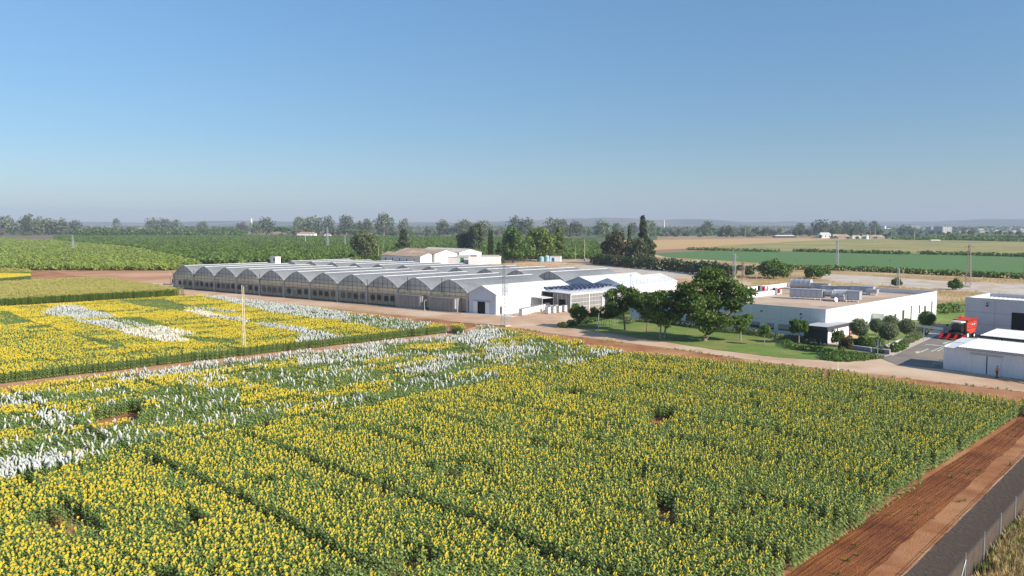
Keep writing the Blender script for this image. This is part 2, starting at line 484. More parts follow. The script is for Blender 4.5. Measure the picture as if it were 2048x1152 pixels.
def leaf_cloud(lobes, n, size, seed, rnd=0.75, fill=0.45, aspect=1.5):
    """n small folded leaf-clump faces spread through ellipsoid lobes."""
    r = np.random.default_rng(seed)
    lb = np.array(lobes, float)
    w = (lb[:, 3] * lb[:, 4] * lb[:, 5]) ** (2 / 3)
    k = r.choice(len(lb), n, p=w / w.sum())
    d = r.normal(size=(n, 3)); d /= np.linalg.norm(d, axis=1)[:, None]
    rad = fill + (1 - fill) * r.random(n) ** 0.5
    rad *= 1 + r.normal(0, 0.06, n)
    c = lb[k, :3] + d * lb[k, 3:6] * rad[:, None]
    nr = d + r.normal(size=(n, 3)) * rnd; nr /= np.linalg.norm(nr, axis=1)[:, None]
    t = np.cross(nr, r.normal(size=(n, 3))); t /= np.linalg.norm(t, axis=1)[:, None]
    b = np.cross(nr, t)
    s = size * (0.6 + 0.8 * r.random(n))[:, None]
    a = t * s * aspect * 0.5; e = b * s * 0.5
    V = np.stack([c - a, c - e * .9 + nr * s * .1, c + a - nr * s * .15, c + e], 1).reshape(-1, 3)
    F = np.arange(4 * n).reshape(n, 4)
    return V, F

def lobes_for(style, H, W, seed):
    r = random.Random(seed)
    L = []
    if style == 'ball':
        L = [(0, 0, H - W * .46, W * .46, W * .46, W * .43)] * 3
        for i in range(7):
            a = r.uniform(0, 6.28); L.append((math.cos(a) * W * .2, math.sin(a) * W * .2, H - W * .5 + r.uniform(-.12, .12) * W, W * .26, W * .26, W * .24))
    elif style == 'lolly':
        cz = H * .67
        for i in range(11):
            a = i * 2.4; q = r.uniform(.1, .62)
            L.append((math.cos(a) * W * .5 * q, math.sin(a) * W * .5 * q, cz + r.uniform(-.85, .9) * H * .2, W * .22, W * .22, H * .14))
    elif style == 'broad':
        for i in range(26):
            a = i * 2.4 + r.uniform(-.4, .4); q = math.sqrt((i + .5) / 26) * .84
            top = H * (.93 - .30 * q * q)
            z = top - r.uniform(0, .26) * H
            s = W * r.uniform(.09, .145)
            L.append((math.cos(a) * W * .5 * q, math.sin(a) * W * .5 * q, z, s * 1.2, s * 1.2, s * .72))
    elif style == 'euc':
        n = 20
        for i in range(n):
            t = i / (n - 1); z = H * (.26 + .66 * t)
            wr = math.sin(math.pi * (0.2 + .68 * t)) ** .6
            a = i * 2.4 + r.uniform(-.5, .5); q = r.uniform(.3, .9) * wr
            s = W * r.uniform(.14, .21)
            L.append((math.cos(a) * W * .48 * q, math.sin(a) * W * .48 * q, z, s, s, s * r.uniform(.9, 1.35)))
    elif style == 'cypress':
        for i in range(9):
            t = i / 8; L.append((r.uniform(-.05, .05) * W, 0, H * (.1 + .82 * t), W * .5 * (1 - .55 * t * t), W * .5 * (1 - .55 * t * t), H * .1))
    elif style == 'umbrella':
        for i in range(16):
            a = i * 2.4; q = math.sqrt((i + .5) / 16) * .8
            L.append((math.cos(a) * W * .5 * q, math.sin(a) * W * .5 * q, H * (.8 - .13 * q + r.uniform(-.08, .06)), W * .16, W * .16, H * .15))
    elif style == 'spire':
        for i in range(16):
            t = i / 15; z = H * (.08 + .88 * t)
            q = (.95 - .8 * t) * r.uniform(.3, 1)
            a = i * 2.4; s = W * (.26 - .14 * t)
            L.append((math.cos(a) * W * .36 * q, math.sin(a) * W * .36 * q, z, s, s, H * .075))
    else:  # bush, dome shaped down to the ground
        for i in range(14):
            a = i * 2.4; q = math.sqrt((i + .5) / 14) * .72
            z = H * (.28 + .5 * (1 - q) * r.uniform(.5, 1.1))
            s = W * r.uniform(.17, .24)
            L.append((math.cos(a) * W * .5 * q, math.sin(a) * W * .5 * q, z, s, s, min(H * .34, s * 1.2)))
    return L

def trunk_mb(style, H, W, lobes, seed, lean=(0, 0), r0=None, forks=None):
    r = random.Random(seed + 5)
    b = MB()
    r0 = r0 or max(.06, H * .022)
    fork = {'broad': .32, 'euc': .25, 'lolly': .48, 'umbrella': .62, 'ball': .35, 'cypress': .9, 'spire': .85, 'bush': .2}.get(style, .3)
    top = Vector((lean[0], lean[1], H * fork))
    b.tube([(0, 0, -.15), (lean[0] * .3, lean[1] * .3, H * fork * .4), top], [r0 * 1.35, r0, r0 * .75], 7)
    for l in sorted(lobes, key=lambda q: -q[3])[: forks or min(len(lobes), 9)]:
        e = Vector(l[:3]); mid = top.lerp(e, .55) + Vector((0, 0, -.05 * H))
        b.tube([top, mid, e], [r0 * .6, r0 * .35, r0 * .1], 5, caps=False)
    return b

PROTO = {}
def plant_meshes(style, H, W, n, size, seed, mleaf, mbark, lean=(0, 0), r0=None, key=None, shift=(0, 0), rnd=.75):
    k = key or (style, H, W, n, size, seed, mleaf.name)
    if k in PROTO: return PROTO[k]
    lb = lobes_for(style, H, W, seed)
    lb = [(l[0] + shift[0], l[1] + shift[1], l[2], l[3], l[4], l[5]) for l in lb]
    V, F = leaf_cloud(lb, n, size, seed, rnd)
    V[:, 2] = np.maximum(V[:, 2], 0.03)
    me = mesh_np('crown', V, F, mleaf)
    tb = trunk_mb(style, H, W, lb, seed, lean, r0)
    tm = bpy.data.meshes.new('trunk'); tm.from_pydata([tuple(v) for v in tb.v], [], tb.f); tm.materials.append(mbark)
    PROTO[k] = (me, tm)
    return PROTO[k]

def tree(name, label, cat, pos, H, W, style, mleaf, mbark=None, n=900, size=.5, seed=0, group=None, rz=0, **kw):
    me, tm = plant_meshes(style, H, W, n, size, seed, mleaf, mbark or M_bark, **kw)
    t = thing(name, label, cat, (pos[0], pos[1], 0), rz, group)
    link('crown', me, t); link('trunk', tm, t)
    return t

# ------------------------------------------------------------------ point scatter as geometry nodes
def scatter(name, pts, rot, scl, layers, **kw):
    """layers: list of (source objects, boolean mask, index array). One object holding every plant too many to count."""
    n = len(pts)
    me = bpy.data.meshes.new(name)
    me.vertices.add(n); me.vertices.foreach_set('co', np.asarray(pts, np.float32).ravel())
    def attr(nm, ty, dom, data):
        a = me.attributes.new(nm, ty, dom); a.data.foreach_set('vector' if ty == 'FLOAT_VECTOR' else 'value', data)
    attr('rot', 'FLOAT_VECTOR', 'POINT', np.asarray(rot, np.float32).ravel())
    attr('scl', 'FLOAT_VECTOR', 'POINT', np.asarray(scl, np.float32).ravel())
    o = link(name, me, **kw)
    ng = bpy.data.node_groups.new(name, 'GeometryNodeTree')
    ng.interface.new_socket('Geometry', in_out='INPUT', socket_type='NodeSocketGeometry')
    ng.interface.new_socket('Geometry', in_out='OUTPUT', socket_type='NodeSocketGeometry')
    N, L = ng.nodes, ng.links
    gi = N.new('NodeGroupInput'); go = N.new('NodeGroupOutput')
    join = N.new('GeometryNodeJoinGeometry')
    def named(nm, ty):
        a = N.new('GeometryNodeInputNamedAttribute'); a.data_type = ty; a.inputs['Name'].default_value = nm
        return a.outputs['Attribute']
    rv, sv = named('rot', 'FLOAT_VECTOR'), named('scl', 'FLOAT_VECTOR')
    for li, (srcs, mask, idx) in enumerate(layers):
        attr('m%d' % li, 'BOOLEAN', 'POINT', np.asarray(mask, bool))
        attr('i%d' % li, 'INT', 'POINT', np.asarray(idx, np.int32))
        ip = N.new('GeometryNodeInstanceOnPoints')
        L.new(gi.outputs[0], ip.inputs['Points'])
        j = N.new('GeometryNodeGeometryToInstance')
        for s in reversed(srcs):
            oi = N.new('GeometryNodeObjectInfo'); oi.inputs['Object'].default_value = s; oi.transform_space = 'ORIGINAL'
            L.new(oi.outputs['Geometry'], j.inputs[0])
        L.new(j.outputs[0], ip.inputs['Instance'])
        ip.inputs['Pick Instance'].default_value = True
        L.new(named('m%d' % li, 'BOOLEAN'), ip.inputs['Selection'])
        L.new(named('i%d' % li, 'INT'), ip.inputs['Instance Index'])
        L.new(rv, ip.inputs['Rotation']); L.new(sv, ip.inputs['Scale'])
        L.new(ip.outputs[0], join.inputs[0])
    L.new(join.outputs[0], go.inputs[0])
    md = o.modifiers.new('plants', 'NODES'); md.node_group = ng
    return o

# ------------------------------------------------------------------ numpy survey helpers
def in_poly(x, y, poly):
    c = np.zeros(len(x), bool)
    n = len(poly); j = n - 1
    for i in range(n):
        xi, yi = poly[i][0], poly[i][1]; xj, yj = poly[j][0], poly[j][1]
        if yi != yj:
            t = ((yi > y) != (yj > y)) & (x < (xj - xi) * (y - yi) / (yj - yi) + xi)
            c ^= t
        j = i
    return c

def poly(px, z=0.0):
    return [(P(u, v, z).x, P(u, v, z).y) for u, v in px]

def proj(x, y, z=0.0):
    dz = z - CAM_H
    dep = y * math.cos(PITCH) - dz * math.sin(PITCH)
    up = y * math.sin(PITCH) + dz * math.cos(PITCH)
    return 1024 + FPX * x / dep, 576 - FPX * up / dep, dep

_perm = np.random.default_rng(5).random((256, 256))
def vnoise(x, y, s):
    x = np.asarray(x) * s + 1000.3; y = np.asarray(y) * s + 1000.7
    xi = np.floor(x).astype(int); yi = np.floor(y).astype(int); fx = x - xi; fy = y - yi
    fx = fx * fx * (3 - 2 * fx); fy = fy * fy * (3 - 2 * fy)
    g = lambda a, b: _perm[a % 256, b % 256]
    return (g(xi, yi) * (1 - fx) + g(xi + 1, yi) * fx) * (1 - fy) + (g(xi, yi + 1) * (1 - fx) + g(xi + 1, yi + 1) * fx) * fy

def rows(px, spacing, step, z=0.0, ang=None, jit=.18, zq=None):
    """points on planted rows inside a pixel polygon (unprojected at plant-top height zq)"""
    pg = poly(px, zq or 0.0)
    d = ang or DA
    nx, ny = -d.y, d.x
    a = [p[0] * d.x + p[1] * d.y for p in pg]; b = [p[0] * nx + p[1] * ny for p in pg]
    A, B = np.meshgrid(np.arange(min(a), max(a), step), np.arange(math.floor(min(b) / spacing) * spacing, max(b), spacing))
    A = A.ravel() + RNG.normal(0, step * jit, A.size); B = B.ravel() + RNG.normal(0, spacing * jit * .5, B.size)
    x = A * d.x + B * nx; y = A * d.y + B * ny
    k = in_poly(x, y, pg)
    return x[k], y[k], A[k], B[k]

# ------------------------------------------------------------------ sunflowers
M_sfl_leaf = mat('sunflower_leaves', (0.175, 0.235, 0.058), (0.225, 0.285, 0.082), 0.45, 1.2, 2, spec=0.4, trans=0.28, island=0.4, objrand=0.18)
M_stalk = mat('green_stalk', (0.14, 0.22, 0.07), rough=0.7, objrand=.1)
M_petal = mat('yellow_petals', (0.94, 0.77, 0.07), (0.92, 0.68, 0.045), 0.6, 6, 2, spec=0.15, trans=0.3, objrand=0.10)
M_disc = mat('flower_disc', (0.36, 0.19, 0.015), (0.52, 0.33, 0.03), 0.9, 12, 2, objrand=0.2)
M_calyx = mat('calyx', (0.14, 0.22, 0.06), rough=0.8)
M_bag = mat('white_netting', (0.68, 0.68, 0.63), (0.50, 0.51, 0.48), 0.8, 3, 3, trans=0.25, objrand=0.10)
M_bag_cream = mat('cream_paper', (0.80, 0.73, 0.58), (0.7, 0.62, 0.48), 0.8, 3, 3, trans=0.15, objrand=0.12)

SF_TOP = 1.62
def sun_stalk(seed):
    r = random.Random(seed)
    b = MB()
    b.tube([(0, 0, 0), (r.uniform(-.03, .03), 0, .8), (0, 0, SF_TOP)], [.022, .018, .014], 4, 1, caps=False)
    n = 15
    for i in range(n):
        t = i / (n - 1)
        z = .38 + 1.16 * t
        a = i * 2.4 + r.uniform(-.4, .4)
        ln = (.235 - .07 * t) * r.uniform(.85, 1.15)
        w = ln * .42
        up = .5 - .3 * (1 - t) + r.uniform(-.2, .2)
        d = Vector((math.cos(a), math.sin(a), 0)); s = Vector((-d.y, d.x, 0)); k = Vector((0, 0, 1))
        p0 = Vector((0, 0, z)); p1 = p0 + d * ln * .45 + k * ln * up * .5
        p2 = p1 + d * ln * .45 - k * ln * .12; p3 = p2 + d * ln * .35 - k * ln * .35
        b.add([p0, p1 - s * w * .9 + k * .02, p1, p1 + s * w * .9 + k * .02, p2 - s * w * .75, p2, p2 + s * w * .75, p3],
              [(0, 1, 2), (0, 2, 3), (1, 4, 5, 2), (2, 5, 6, 3), (4, 7, 5), (5, 7, 6)], 0)
    return b

def sun_head(seed, r0=.125, tilt=0.1):
    """flower head facing +X, its stalk end at the top of the stem"""
    r = random.Random(seed)
    b = MB()
    ct, st = math.cos(tilt), math.sin(tilt)
    def q(x, y, z): return Vector((.05 + x * ct + z * st, y, SF_TOP + .03 - x * st + z * ct))
    n = 16
    vs = [q(.045, 0, 0)] + [q(.03, math.cos(a) * r0 * .5, math.sin(a) * r0 * .5) for a in [2 * math.pi * i / n for i in range(n)]]
    b.add(vs, [(0, 1 + i, 1 + (i + 1) % n) for i in range(n)], 1)
    for i in range(n):
        a = 2 * math.pi * (i + r.uniform(-.2, .2)) / n; l = r0 * r.uniform(.9, 1.1); da = .24
        b.add([q(.025, math.cos(a - da * .7) * r0 * .46, math.sin(a - da * .7) * r0 * .46), q(.045, math.cos(a - da) * l * .8, math.sin(a - da) * l * .8),
               q(.02, math.cos(a) * l * 1.08, math.sin(a) * l * 1.08), q(.045, math.cos(a + da) * l * .8, math.sin(a + da) * l * .8),
               q(.025, math.cos(a + da * .7) * r0 * .46, math.sin(a + da * .7) * r0 * .46)], [(0, 1, 2, 3, 4)], 0)
    vs = [q(-.05, 0, 0)] + [q(.018, math.cos(2 * math.pi * i / 8) * r0 * .52, math.sin(2 * math.pi * i / 8) * r0 * .52) for i in range(8)]
    b.add(vs, [(0, 1 + (i + 1) % 8, 1 + i) for i in range(8)], 2)
    return b

def sun_bag(seed):
    r = random.Random(seed)
    b = MB()
    lx, ly = r.uniform(-.38, .38), r.uniform(-.38, .38)
    z0 = SF_TOP - .28
    b.tube([(0, 0, z0), (lx * .1, ly * .1, z0 + .07), (lx * .4, ly * .4, z0 + .28), (lx, ly, z0 + .50), (lx * 1.1, ly * 1.1, z0 + .56)], [.025, .065, .085, .075, .03], 7)
    return b

def local_mesh(nm, b, mats):
    me = bpy.data.meshes.new(nm); me.from_pydata([tuple(v) for v in b.v], [], b.f)
    for m in mats: me.materials.append(m)
    me.polygons.foreach_set('material_index', b.m)
    return me
NV = 8
SF_ST = [local_mesh('sunflower', sun_stalk(i), [M_sfl_leaf, M_stalk]) for i in range(NV)]
SF_HD = [local_mesh('flower_head', sun_head(20 + i, .082 + .0045 * i, .08 + .06 * i), [M_petal, M_disc, M_calyx]) for i in range(NV)]
SF_BG = [local_mesh('bag', sun_bag(40 + i), [M_bag]) for i in range(NV)]
SF_BC = [local_mesh('bag', sun_bag(60 + i), [M_bag_cream]) for i in range(3)]

WHITE1 = [[(117, 611), (146, 610), (232, 631), (220, 633), (159, 636), (85, 625)], [(146, 640), (210, 638), (266, 654), (232, 658)],
          [(405, 590), (449, 589), (701, 625), (695, 638), (640, 636), (542, 622)], [(509, 646), (528, 644), (630, 660), (687, 672), (646, 679), (591, 683), (605, 666)],
          [(400, 626), (500, 638), (500, 644), (452, 638)]]
CREAM1 = [[(239, 658), (310, 652), (395, 665), (347, 669), (381, 680), (342, 684), (244, 665)], [(366, 621), (403, 621), (450, 634), (420, 634)]]
SPARSE1 = [[(366, 611), (476, 622), (452, 626), (381, 617)], [(701, 625), (865, 644), (838, 660), (777, 657), (673, 638)], [(210, 633), (270, 640), (300, 650), (266, 652)]]
GREEN1 = [[(232, 599), (325, 597), (376, 611), (366, 621), (285, 612)], [(0, 621), (15, 622), (66, 643), (12, 649), (0, 648)], [(32, 653), (98, 648), (105, 654), (61, 658)],
          [(205, 636), (281, 633), (340, 650), (269, 652)], [(376, 670), (464, 677), (483, 687), (390, 682)], [(130, 665), (160, 667), (250, 690), (230, 695)]]
HALF1 = [[(68, 694), (107, 677), (137, 687), (244, 711), (195, 726), (98, 741), (68, 733), (132, 721)], [(0, 655), (110, 660), (210, 690), (60, 700), (0, 690)]]
WHITE2 = [[(893, 672), (980, 664), (1017, 670), (953, 689), (892, 681)], [(973, 696), (1056, 691), (1092, 699), (1017, 716), (973, 713)], [(768, 738), (883, 720), (915, 722), (846, 745)],
          [(841, 703), (944, 708), (907, 720)], [(700, 701), (773, 696), (760, 711), (700, 711)]]
DENSE2 = [[(-60, 915), (0, 912), (111, 895), (159, 922), (36, 951), (-60, 965)], [(230, 753), (480, 714), (930, 663), (1000, 655), (1003, 661), (932, 670), (482, 722), (240, 759)]]
SPARSE2 = [[(0, 792), (64, 786), (93, 806), (0, 812)], [(590, 712), (660, 705), (720, 720), (600, 730)], [(1180, 704), (1240, 700), (1262, 708), (1200, 716)], [(70, 822), (120, 815), (150, 840), (100, 850)]]
BARE2 = [[(182, 848), (250, 830), (286, 838), (266, 866), (196, 882)]]
YELLOW2 = [[(0, 772), (230, 752), (235, 764), (0, 788)], [(820, 716), (880, 709), (905, 716), (840, 728)], [(480, 775), (530, 768), (640, 790), (480, 812)], [(0, 812), (100, 805), (110, 815), (0, 828)],
           [(1000, 655), (1040, 655), (1250, 699), (1240, 706), (1130, 690)], [(700, 768), (790, 762), (770, 780), (600, 795)]]
BARE3 = [[(1290, 858), (1312, 842), (1345, 838), (1342, 858), (1322, 876), (1298, 874)]]

def inany(x, y, lst, z=1.7):
    m = np.zeros(len(x), bool)
    for p in lst: m |= in_poly(x, y, poly(p, z))
    return m

F1 = [(-260, 640), (0, 616), (370, 592.5), (400, 590), (660, 619), (930, 657), (925, 668), (490, 718), (0, 775), (-260, 806)]
def field1():
    # front edge is given where the stalks meet the path, so the polygon mixes plant-top and ground rows
    top = poly([(-260, 636), (0, 613), (371, 591), (400, 589), (660, 618), (930, 655)], 1.6)
    low = poly([(926, 663), (490, 712.5), (0, 769), (-260, 800)], 0)
    return top + low
def field2():
    top = poly([(-330, 965 + 70), (-330, 815)], 0) + poly([(-330, 1035)][:0], 0) + poly([(0, 775.5), (490, 717.5), (935, 665), (938, 661)], 1.6) + poly([(960, 651), (1000, 654), (1100, 672), (1250, 700)], 1.6)
    return top + poly([(1250, 703), (1100, 738), (800, 796), (530, 843), (150, 925), (0, 955)], 1.6)
def field3():
    return poly([(-330, 1035), (0, 955), (150, 925), (530, 843), (800, 796), (1100, 738), (1250, 703)], 1.6) + poly([(1250, 701), (1560, 727), (1700, 742), (2030, 797), (2090, 806)], 1.6) + poly([(2048, 835), (1570, 1152), (1350, 1330), (-250, 1330), (-700, 1330)], 0)

def grow(pg, spacing, step):
    d = DA; nx, ny = -d.y, d.x
    a = [p[0] * d.x + p[1] * d.y for p in pg]; b = [p[0] * nx + p[1] * ny for p in pg]
    A, B = np.meshgrid(np.arange(min(a), max(a), step), np.arange(math.floor(min(b) / spacing) * spacing, max(b), spacing))
    A0, B0 = A.ravel(), B.ravel()
    A1 = A0 + RNG.normal(0, step * .22, A0.size); B1 = B0 + RNG.normal(0, .035, A0.size)
    x = A1 * d.x + B1 * nx; y = A1 * d.y + B1 * ny
    u, v, dep = proj(x, y, 1.0)
    k = in_poly(x, y, pg) & (dep > 40) & (np.abs(u - 1024) < 1024 + 420) & (v < 1152 + 140)
    return x[k], y[k], A0[k], B0[k]

def hcell(i, j, s=0):
    return _perm[(np.asarray(i).astype(int) * 7 + s * 31) % 256, (np.asarray(j).astype(int) * 13 + s * 17) % 256]

X, Y, S, HEAD, BAG, CRM = [], [], [], [], [], []
# plot 1: beyond the path
x, y, a, b = grow(field1(), .64, .2)
n = len(x)
ph = np.full(n, .90); pb = np.zeros(n); pc = np.zeros(n); hs = 1.0 + .10 * (vnoise(x, y, .12) - .5)
ph *= np.where(vnoise(x, y, .10) > .72, .55, 1)
cell = hcell(a // 6.5, b // 4)
ph = np.where(cell > .8, .3, np.where(cell > .62, .62, ph)); hs *= np.where(cell > .8, .92, 1)
m = inany(x, y, HALF1); ph[m] = .45
m = inany(x, y, GREEN1); ph[m] = .04; hs[m] *= .93
m = inany(x, y, SPARSE1); ph[m] = .04; pb[m] = .15
m = inany(x, y, WHITE1); ph[m] = .1; pb[m] = .45
m = inany(x, y, CREAM1); ph[m] = .2; pb[m] = .7; pc[m] = .8
q = RNG.random(n); keep = np.ones(n, bool)
keep &= ~((np.mod(a, 13.0) < .55))
def push(x, y, s, head, bag, crm, keep):
    X.append(x[keep]); Y.append(y[keep]); S.append(s[keep]); HEAD.append(head[keep]); BAG.append(bag[keep]); CRM.append(crm[keep])
bag = q < pb; head = (~bag) & (RNG.random(n) < ph)
push(x, y, hs * RNG.normal(1, .05, n), head, bag, bag & (RNG.random(n) < pc), keep)
# plot 2: breeding plots, many heads under white bags
x, y, a, b = grow(field2(), .64, .2)
n = len(x)
c1 = hcell(a // 6.5, b // 3.0, 3); c2 = hcell(a // 6.5, b // 3.0, 9)
ph = np.select([c1 < .42, c1 < .6, c1 < .75], [.02, .22, .5], .93)
pb = np.select([c2 < .4, c2 < .7], [.005, .04], .11)
hs = .84 + .28 * hcell(a // 6.5, b // 3.0, 4)
far = (y > 105)
pb = np.where(far, pb * 1.5, pb * .9)
m = inany(x, y, [[(330, 780), (560, 772), (600, 800), (480, 840), (300, 850)], [(560, 740), (760, 735), (740, 760), (560, 770)], [(1060, 680), (1180, 690), (1150, 712), (1000, 700)], [(80, 830), (180, 826), (180, 850), (60, 866)]]); ph[m] = .07; pb[m] = .09
m = inany(x, y, YELLOW2); ph[m] = .97; pb[m] = .01
m = inany(x, y, SPARSE2); ph[m] = .1; pb[m] = .45
m = inany(x, y, WHITE2); ph[m] = .12; pb[m] = .5
m = inany(x, y, DENSE2); ph[m] = .05; pb[m] = np.where(y[m] < 100, .85, .55)
q = RNG.random(n); bag = q < pb; head = (~bag) & (RNG.random(n) < ph)
keep = ~inany(x, y, BARE2, 0) & (np.mod(a, 14.0) > .6)
keep &= vnoise(x, y, .5) < .93
push(x, y, hs * RNG.normal(1, .06, n), head, bag, bag & (RNG.random(n) < .12), keep)
# plot 3: the near field
x, y, a, b = grow(field3(), .92, .125)
n = len(x)
hs = .98 + .12 * (vnoise(x, y, .12) - .5) + .05 * (vnoise(x, y, .9) - .5)
vig = vnoise(a, b, .42)
keep = (vig + .35 * vnoise(a, b, 1.3) < 1.07)
al = np.mod(a + .8 * (vnoise(a, b, .1) - .5), 9.5)
keep &= ~((al < .95) & (hcell(a // 9.5, b // 4.5, 2) > .22))
keep &= ~inany(x, y, BARE3, 0)
keep &= RNG.random(n) > .08
ph = .80 - .35 * (vnoise(x, y, .3) > .62)
head = RNG.random(n) < ph
bag = np.zeros(n, bool)
push(x, y, hs * RNG.normal(1, .05, n), head, bag, bag, keep)
# narrow bright strip of bloom at the far left, beyond the maize
x, y, a, b = grow(poly([(-260, 560), (0, 556), (62, 551), (60, 546.5), (0, 545), (-260, 548)], 1.6), .7, .35)
n = len(x); z_ = np.zeros(n, bool)
push(x, y, np.ones(n), RNG.random(n) < .95, z_, z_, np.ones(n, bool))
X, Y, S, HEAD, BAG, CRM = map(np.concatenate, (X, Y, S, HEAD, BAG, CRM))
u, v, dep = proj(X, Y, 1.5)
seen = (u > 2) & (u < 2046) & (v < 1146) & (v > 0)
AZ = math.atan2(-0.43, 0.90)
n = len(X)
ROT = np.stack([RNG.normal(0, .05, n), RNG.normal(0.03, .07, n), AZ + RNG.normal(0, .28, n)], 1)
IDX = RNG.integers(0, NV, n)
# the 300 largest in the picture stand as plants of their own, and the nearest bagged ones too
order = np.argsort(np.where(seen & HEAD, dep, 1e9))[:300]
ob = np.argsort(np.where(seen & BAG, dep, 1e9))[:120]
single = np.zeros(n, bool); single[order] = True; single[ob] = True
src = {'s': {}, 'h': {}, 'b': {}, 'c': {}}
for i in list(order) + list(ob):
    k = int(IDX[i])
    bagged = bool(BAG[i])
    o = link('bagged_sunflower' if bagged else 'sunflower', SF_ST[k], None, (float(X[i]), float(Y[i]), 0), tuple(float(t) for t in ROT[i]), (float(S[i]),) * 3,
             label='sunflower with a white net bag tied over its head at the left edge' if bagged else 'tall sunflower in bloom in the nearest rows of the big field',
             cat='bagged sunflower' if bagged else 'sunflower', group='bagged sunflowers of the nearest white plot' if bagged else 'sunflowers in the nearest rows')
    src['s'].setdefault(k, o)
    if bagged:
        c = link('bag', SF_BG[k], o); src['b'].setdefault(k, c)
    else:
        c = link('flower_head', SF_HD[k], o); src['h'].setdefault(k, c)
r = ~single
# cream paper bags: one bagged sunflower of the far plot gives the mesh
ci = [i for i in np.nonzero(CRM & seen & ~single)[0][:3]]
for q_, i in enumerate(ci):
    o = link('bagged_sunflower', SF_ST[0], None, (float(X[i]), float(Y[i]), 0), tuple(float(t) for t in ROT[i]), (float(S[i]),) * 3,
             label='sunflower with a cream paper bag over its head in the breeding plots', cat='sunflower', group='sunflowers under cream bags')
    c = link('bag', SF_BC[q_], o); src['c'][q_] = c; r[i] = False
pts = np.stack([X, Y, np.zeros(n)], 1)[r]
sclv = np.repeat(S[r][:, None], 3, 1)
L_ = [([src['s'][k] for k in range(NV)], np.ones(r.sum(), bool), IDX[r]),
      ([src['h'][k] for k in range(NV)], HEAD[r], IDX[r]),
      ([src['b'][k] for k in range(NV)], (BAG & ~CRM)[r], IDX[r])]
if len(src['c']) == 3:
    L_.append(([src['c'][k] for k in range(3)], CRM[r], IDX[r] % 3))
scatter('sunflower_crop', pts, ROT[r], sclv, L_, label='dense rows of yellow sunflowers filling the fields, some under white bags', cat='sunflowers', kind='stuff')
print('sunflowers', n)

# ------------------------------------------------------------------ maize
M_maize = mat('maize_leaves', (0.14, 0.235, 0.03), (0.19, 0.28, 0.05), 0.55, 1, 2, spec=.3, trans=.4, island=.25, objrand=.15)
M_tassel = mat('maize_tassels', (0.56, 0.47, 0.15), (0.44, 0.41, 0.12), 0.8, 2, 2, objrand=.15, trans=.2)
def maize_parts(seed):
    r = random.Random(seed); b = MB(); t = MB()
    for k in range(3):
        x, y = r.uniform(-.3, .3), r.uniform(-.3, .3); h = r.uniform(2.0, 2.3)
        b.tube([(x, y, 0), (x, y, h)], [.02, .012], 3, 0, caps=False)
        for i in range(8):
            z = .3 + i * h * .1; a = (i % 2) * math.pi + r.uniform(-.5, .5) + k; d = Vector((math.cos(a), math.sin(a), 0)); s = Vector((-d.y, d.x, 0)) * .045
            p0 = Vector((x, y, z)); p1 = p0 + d * .22 + Vector((0, 0, .28)); p2 = p0 + d * .48 + Vector((0, 0, .26)); p3 = p0 + d * .66
            b.add([p0 - s * .5, p0 + s * .5, p1 + s, p1 - s, p2 + s, p2 - s, p3], [(0, 1, 2, 3), (3, 2, 4, 5), (5, 4, 6)])
        for i in range(6):
            a = i * 1.05 + k; d = Vector((math.cos(a), math.sin(a), 0))
            p = Vector((x, y, h - .05)); e = p + d * .16 + Vector((0, 0, .3)); s = Vector((-d.y, d.x, 0)) * .03
            t.add([p - s, p + s, e + s, e - s], [(0, 1, 2, 3)])
    return local_mesh('maize_plant', b, [M_maize]), local_mesh('tassel', t, [M_tassel])
MZ = [maize_parts(i) for i in range(3)]
def crop(name, pg, spacing, step, meshes, hmean, labels, nsingle, zmax_dist=1e9, tass=True):
    """labels = (singular name, label, category, group, stuff name, stuff label)"""
    d = DA; nx, ny = -d.y, d.x
    a = [p[0] * d.x + p[1] * d.y for p in pg]; b = [p[0] * nx + p[1] * ny for p in pg]
    A, B = np.meshgrid(np.arange(min(a), max(a), step), np.arange(min(b), max(b), spacing))
    A = A.ravel() + RNG.normal(0, step * .15, A.size); B = B.ravel() + RNG.normal(0, spacing * .1, B.size)
    x = A * d.x + B * nx; y = A * d.y + B * ny
    u, v, dep = proj(x, y, hmean)
    k = in_poly(x, y, pg) & (dep > 30) & (np.abs(u - 1024) < 1024 + 260)
    x, y, u, v, dep = x[k], y[k], u[k], v[k], dep[k]
    n = len(x)
    rot = np.stack([RNG.normal(0, .04, n), RNG.normal(0, .04, n), RNG.random(n) * 6.28], 1)
    s = RNG.normal(1, .08, n) * (.94 + .14 * vnoise(x, y, .05)); idx = RNG.integers(0, len(meshes), n)
    order = np.argsort(np.where((u > 2) & (u < 2046), dep, 1e9))[:nsingle]
    rest = np.ones(n, bool); rest[order] = False
    s0, s1 = {}, {}
    for i in order:
        k = int(idx[i]); ms = meshes[k]
        o = link(labels[0], ms[0], None, (float(x[i]), float(y[i]), 0), tuple(float(t) for t in rot[i]), (float(s[i]),) * 3, label=labels[1], cat=labels[2], group=labels[3])
        s0.setdefault(k, o)
        if len(ms) > 1:
            c = link('tassel', ms[1], o); s1.setdefault(k, c)
    lay = [([s0[k] for k in sorted(s0)], rest, idx)]
    if s1: lay.append(([s1[k] for k in sorted(s1)], rest, idx))
    lay = [(q_, m_[rest], i_[rest]) for q_, m_, i_ in lay]
    scatter(labels[4], np.stack([x, y, np.zeros(n)], 1)[rest], rot[rest], np.repeat(s[rest][:, None], 3, 1), lay, label=labels[5], cat=labels[2], kind='stuff')
    print(name, n)

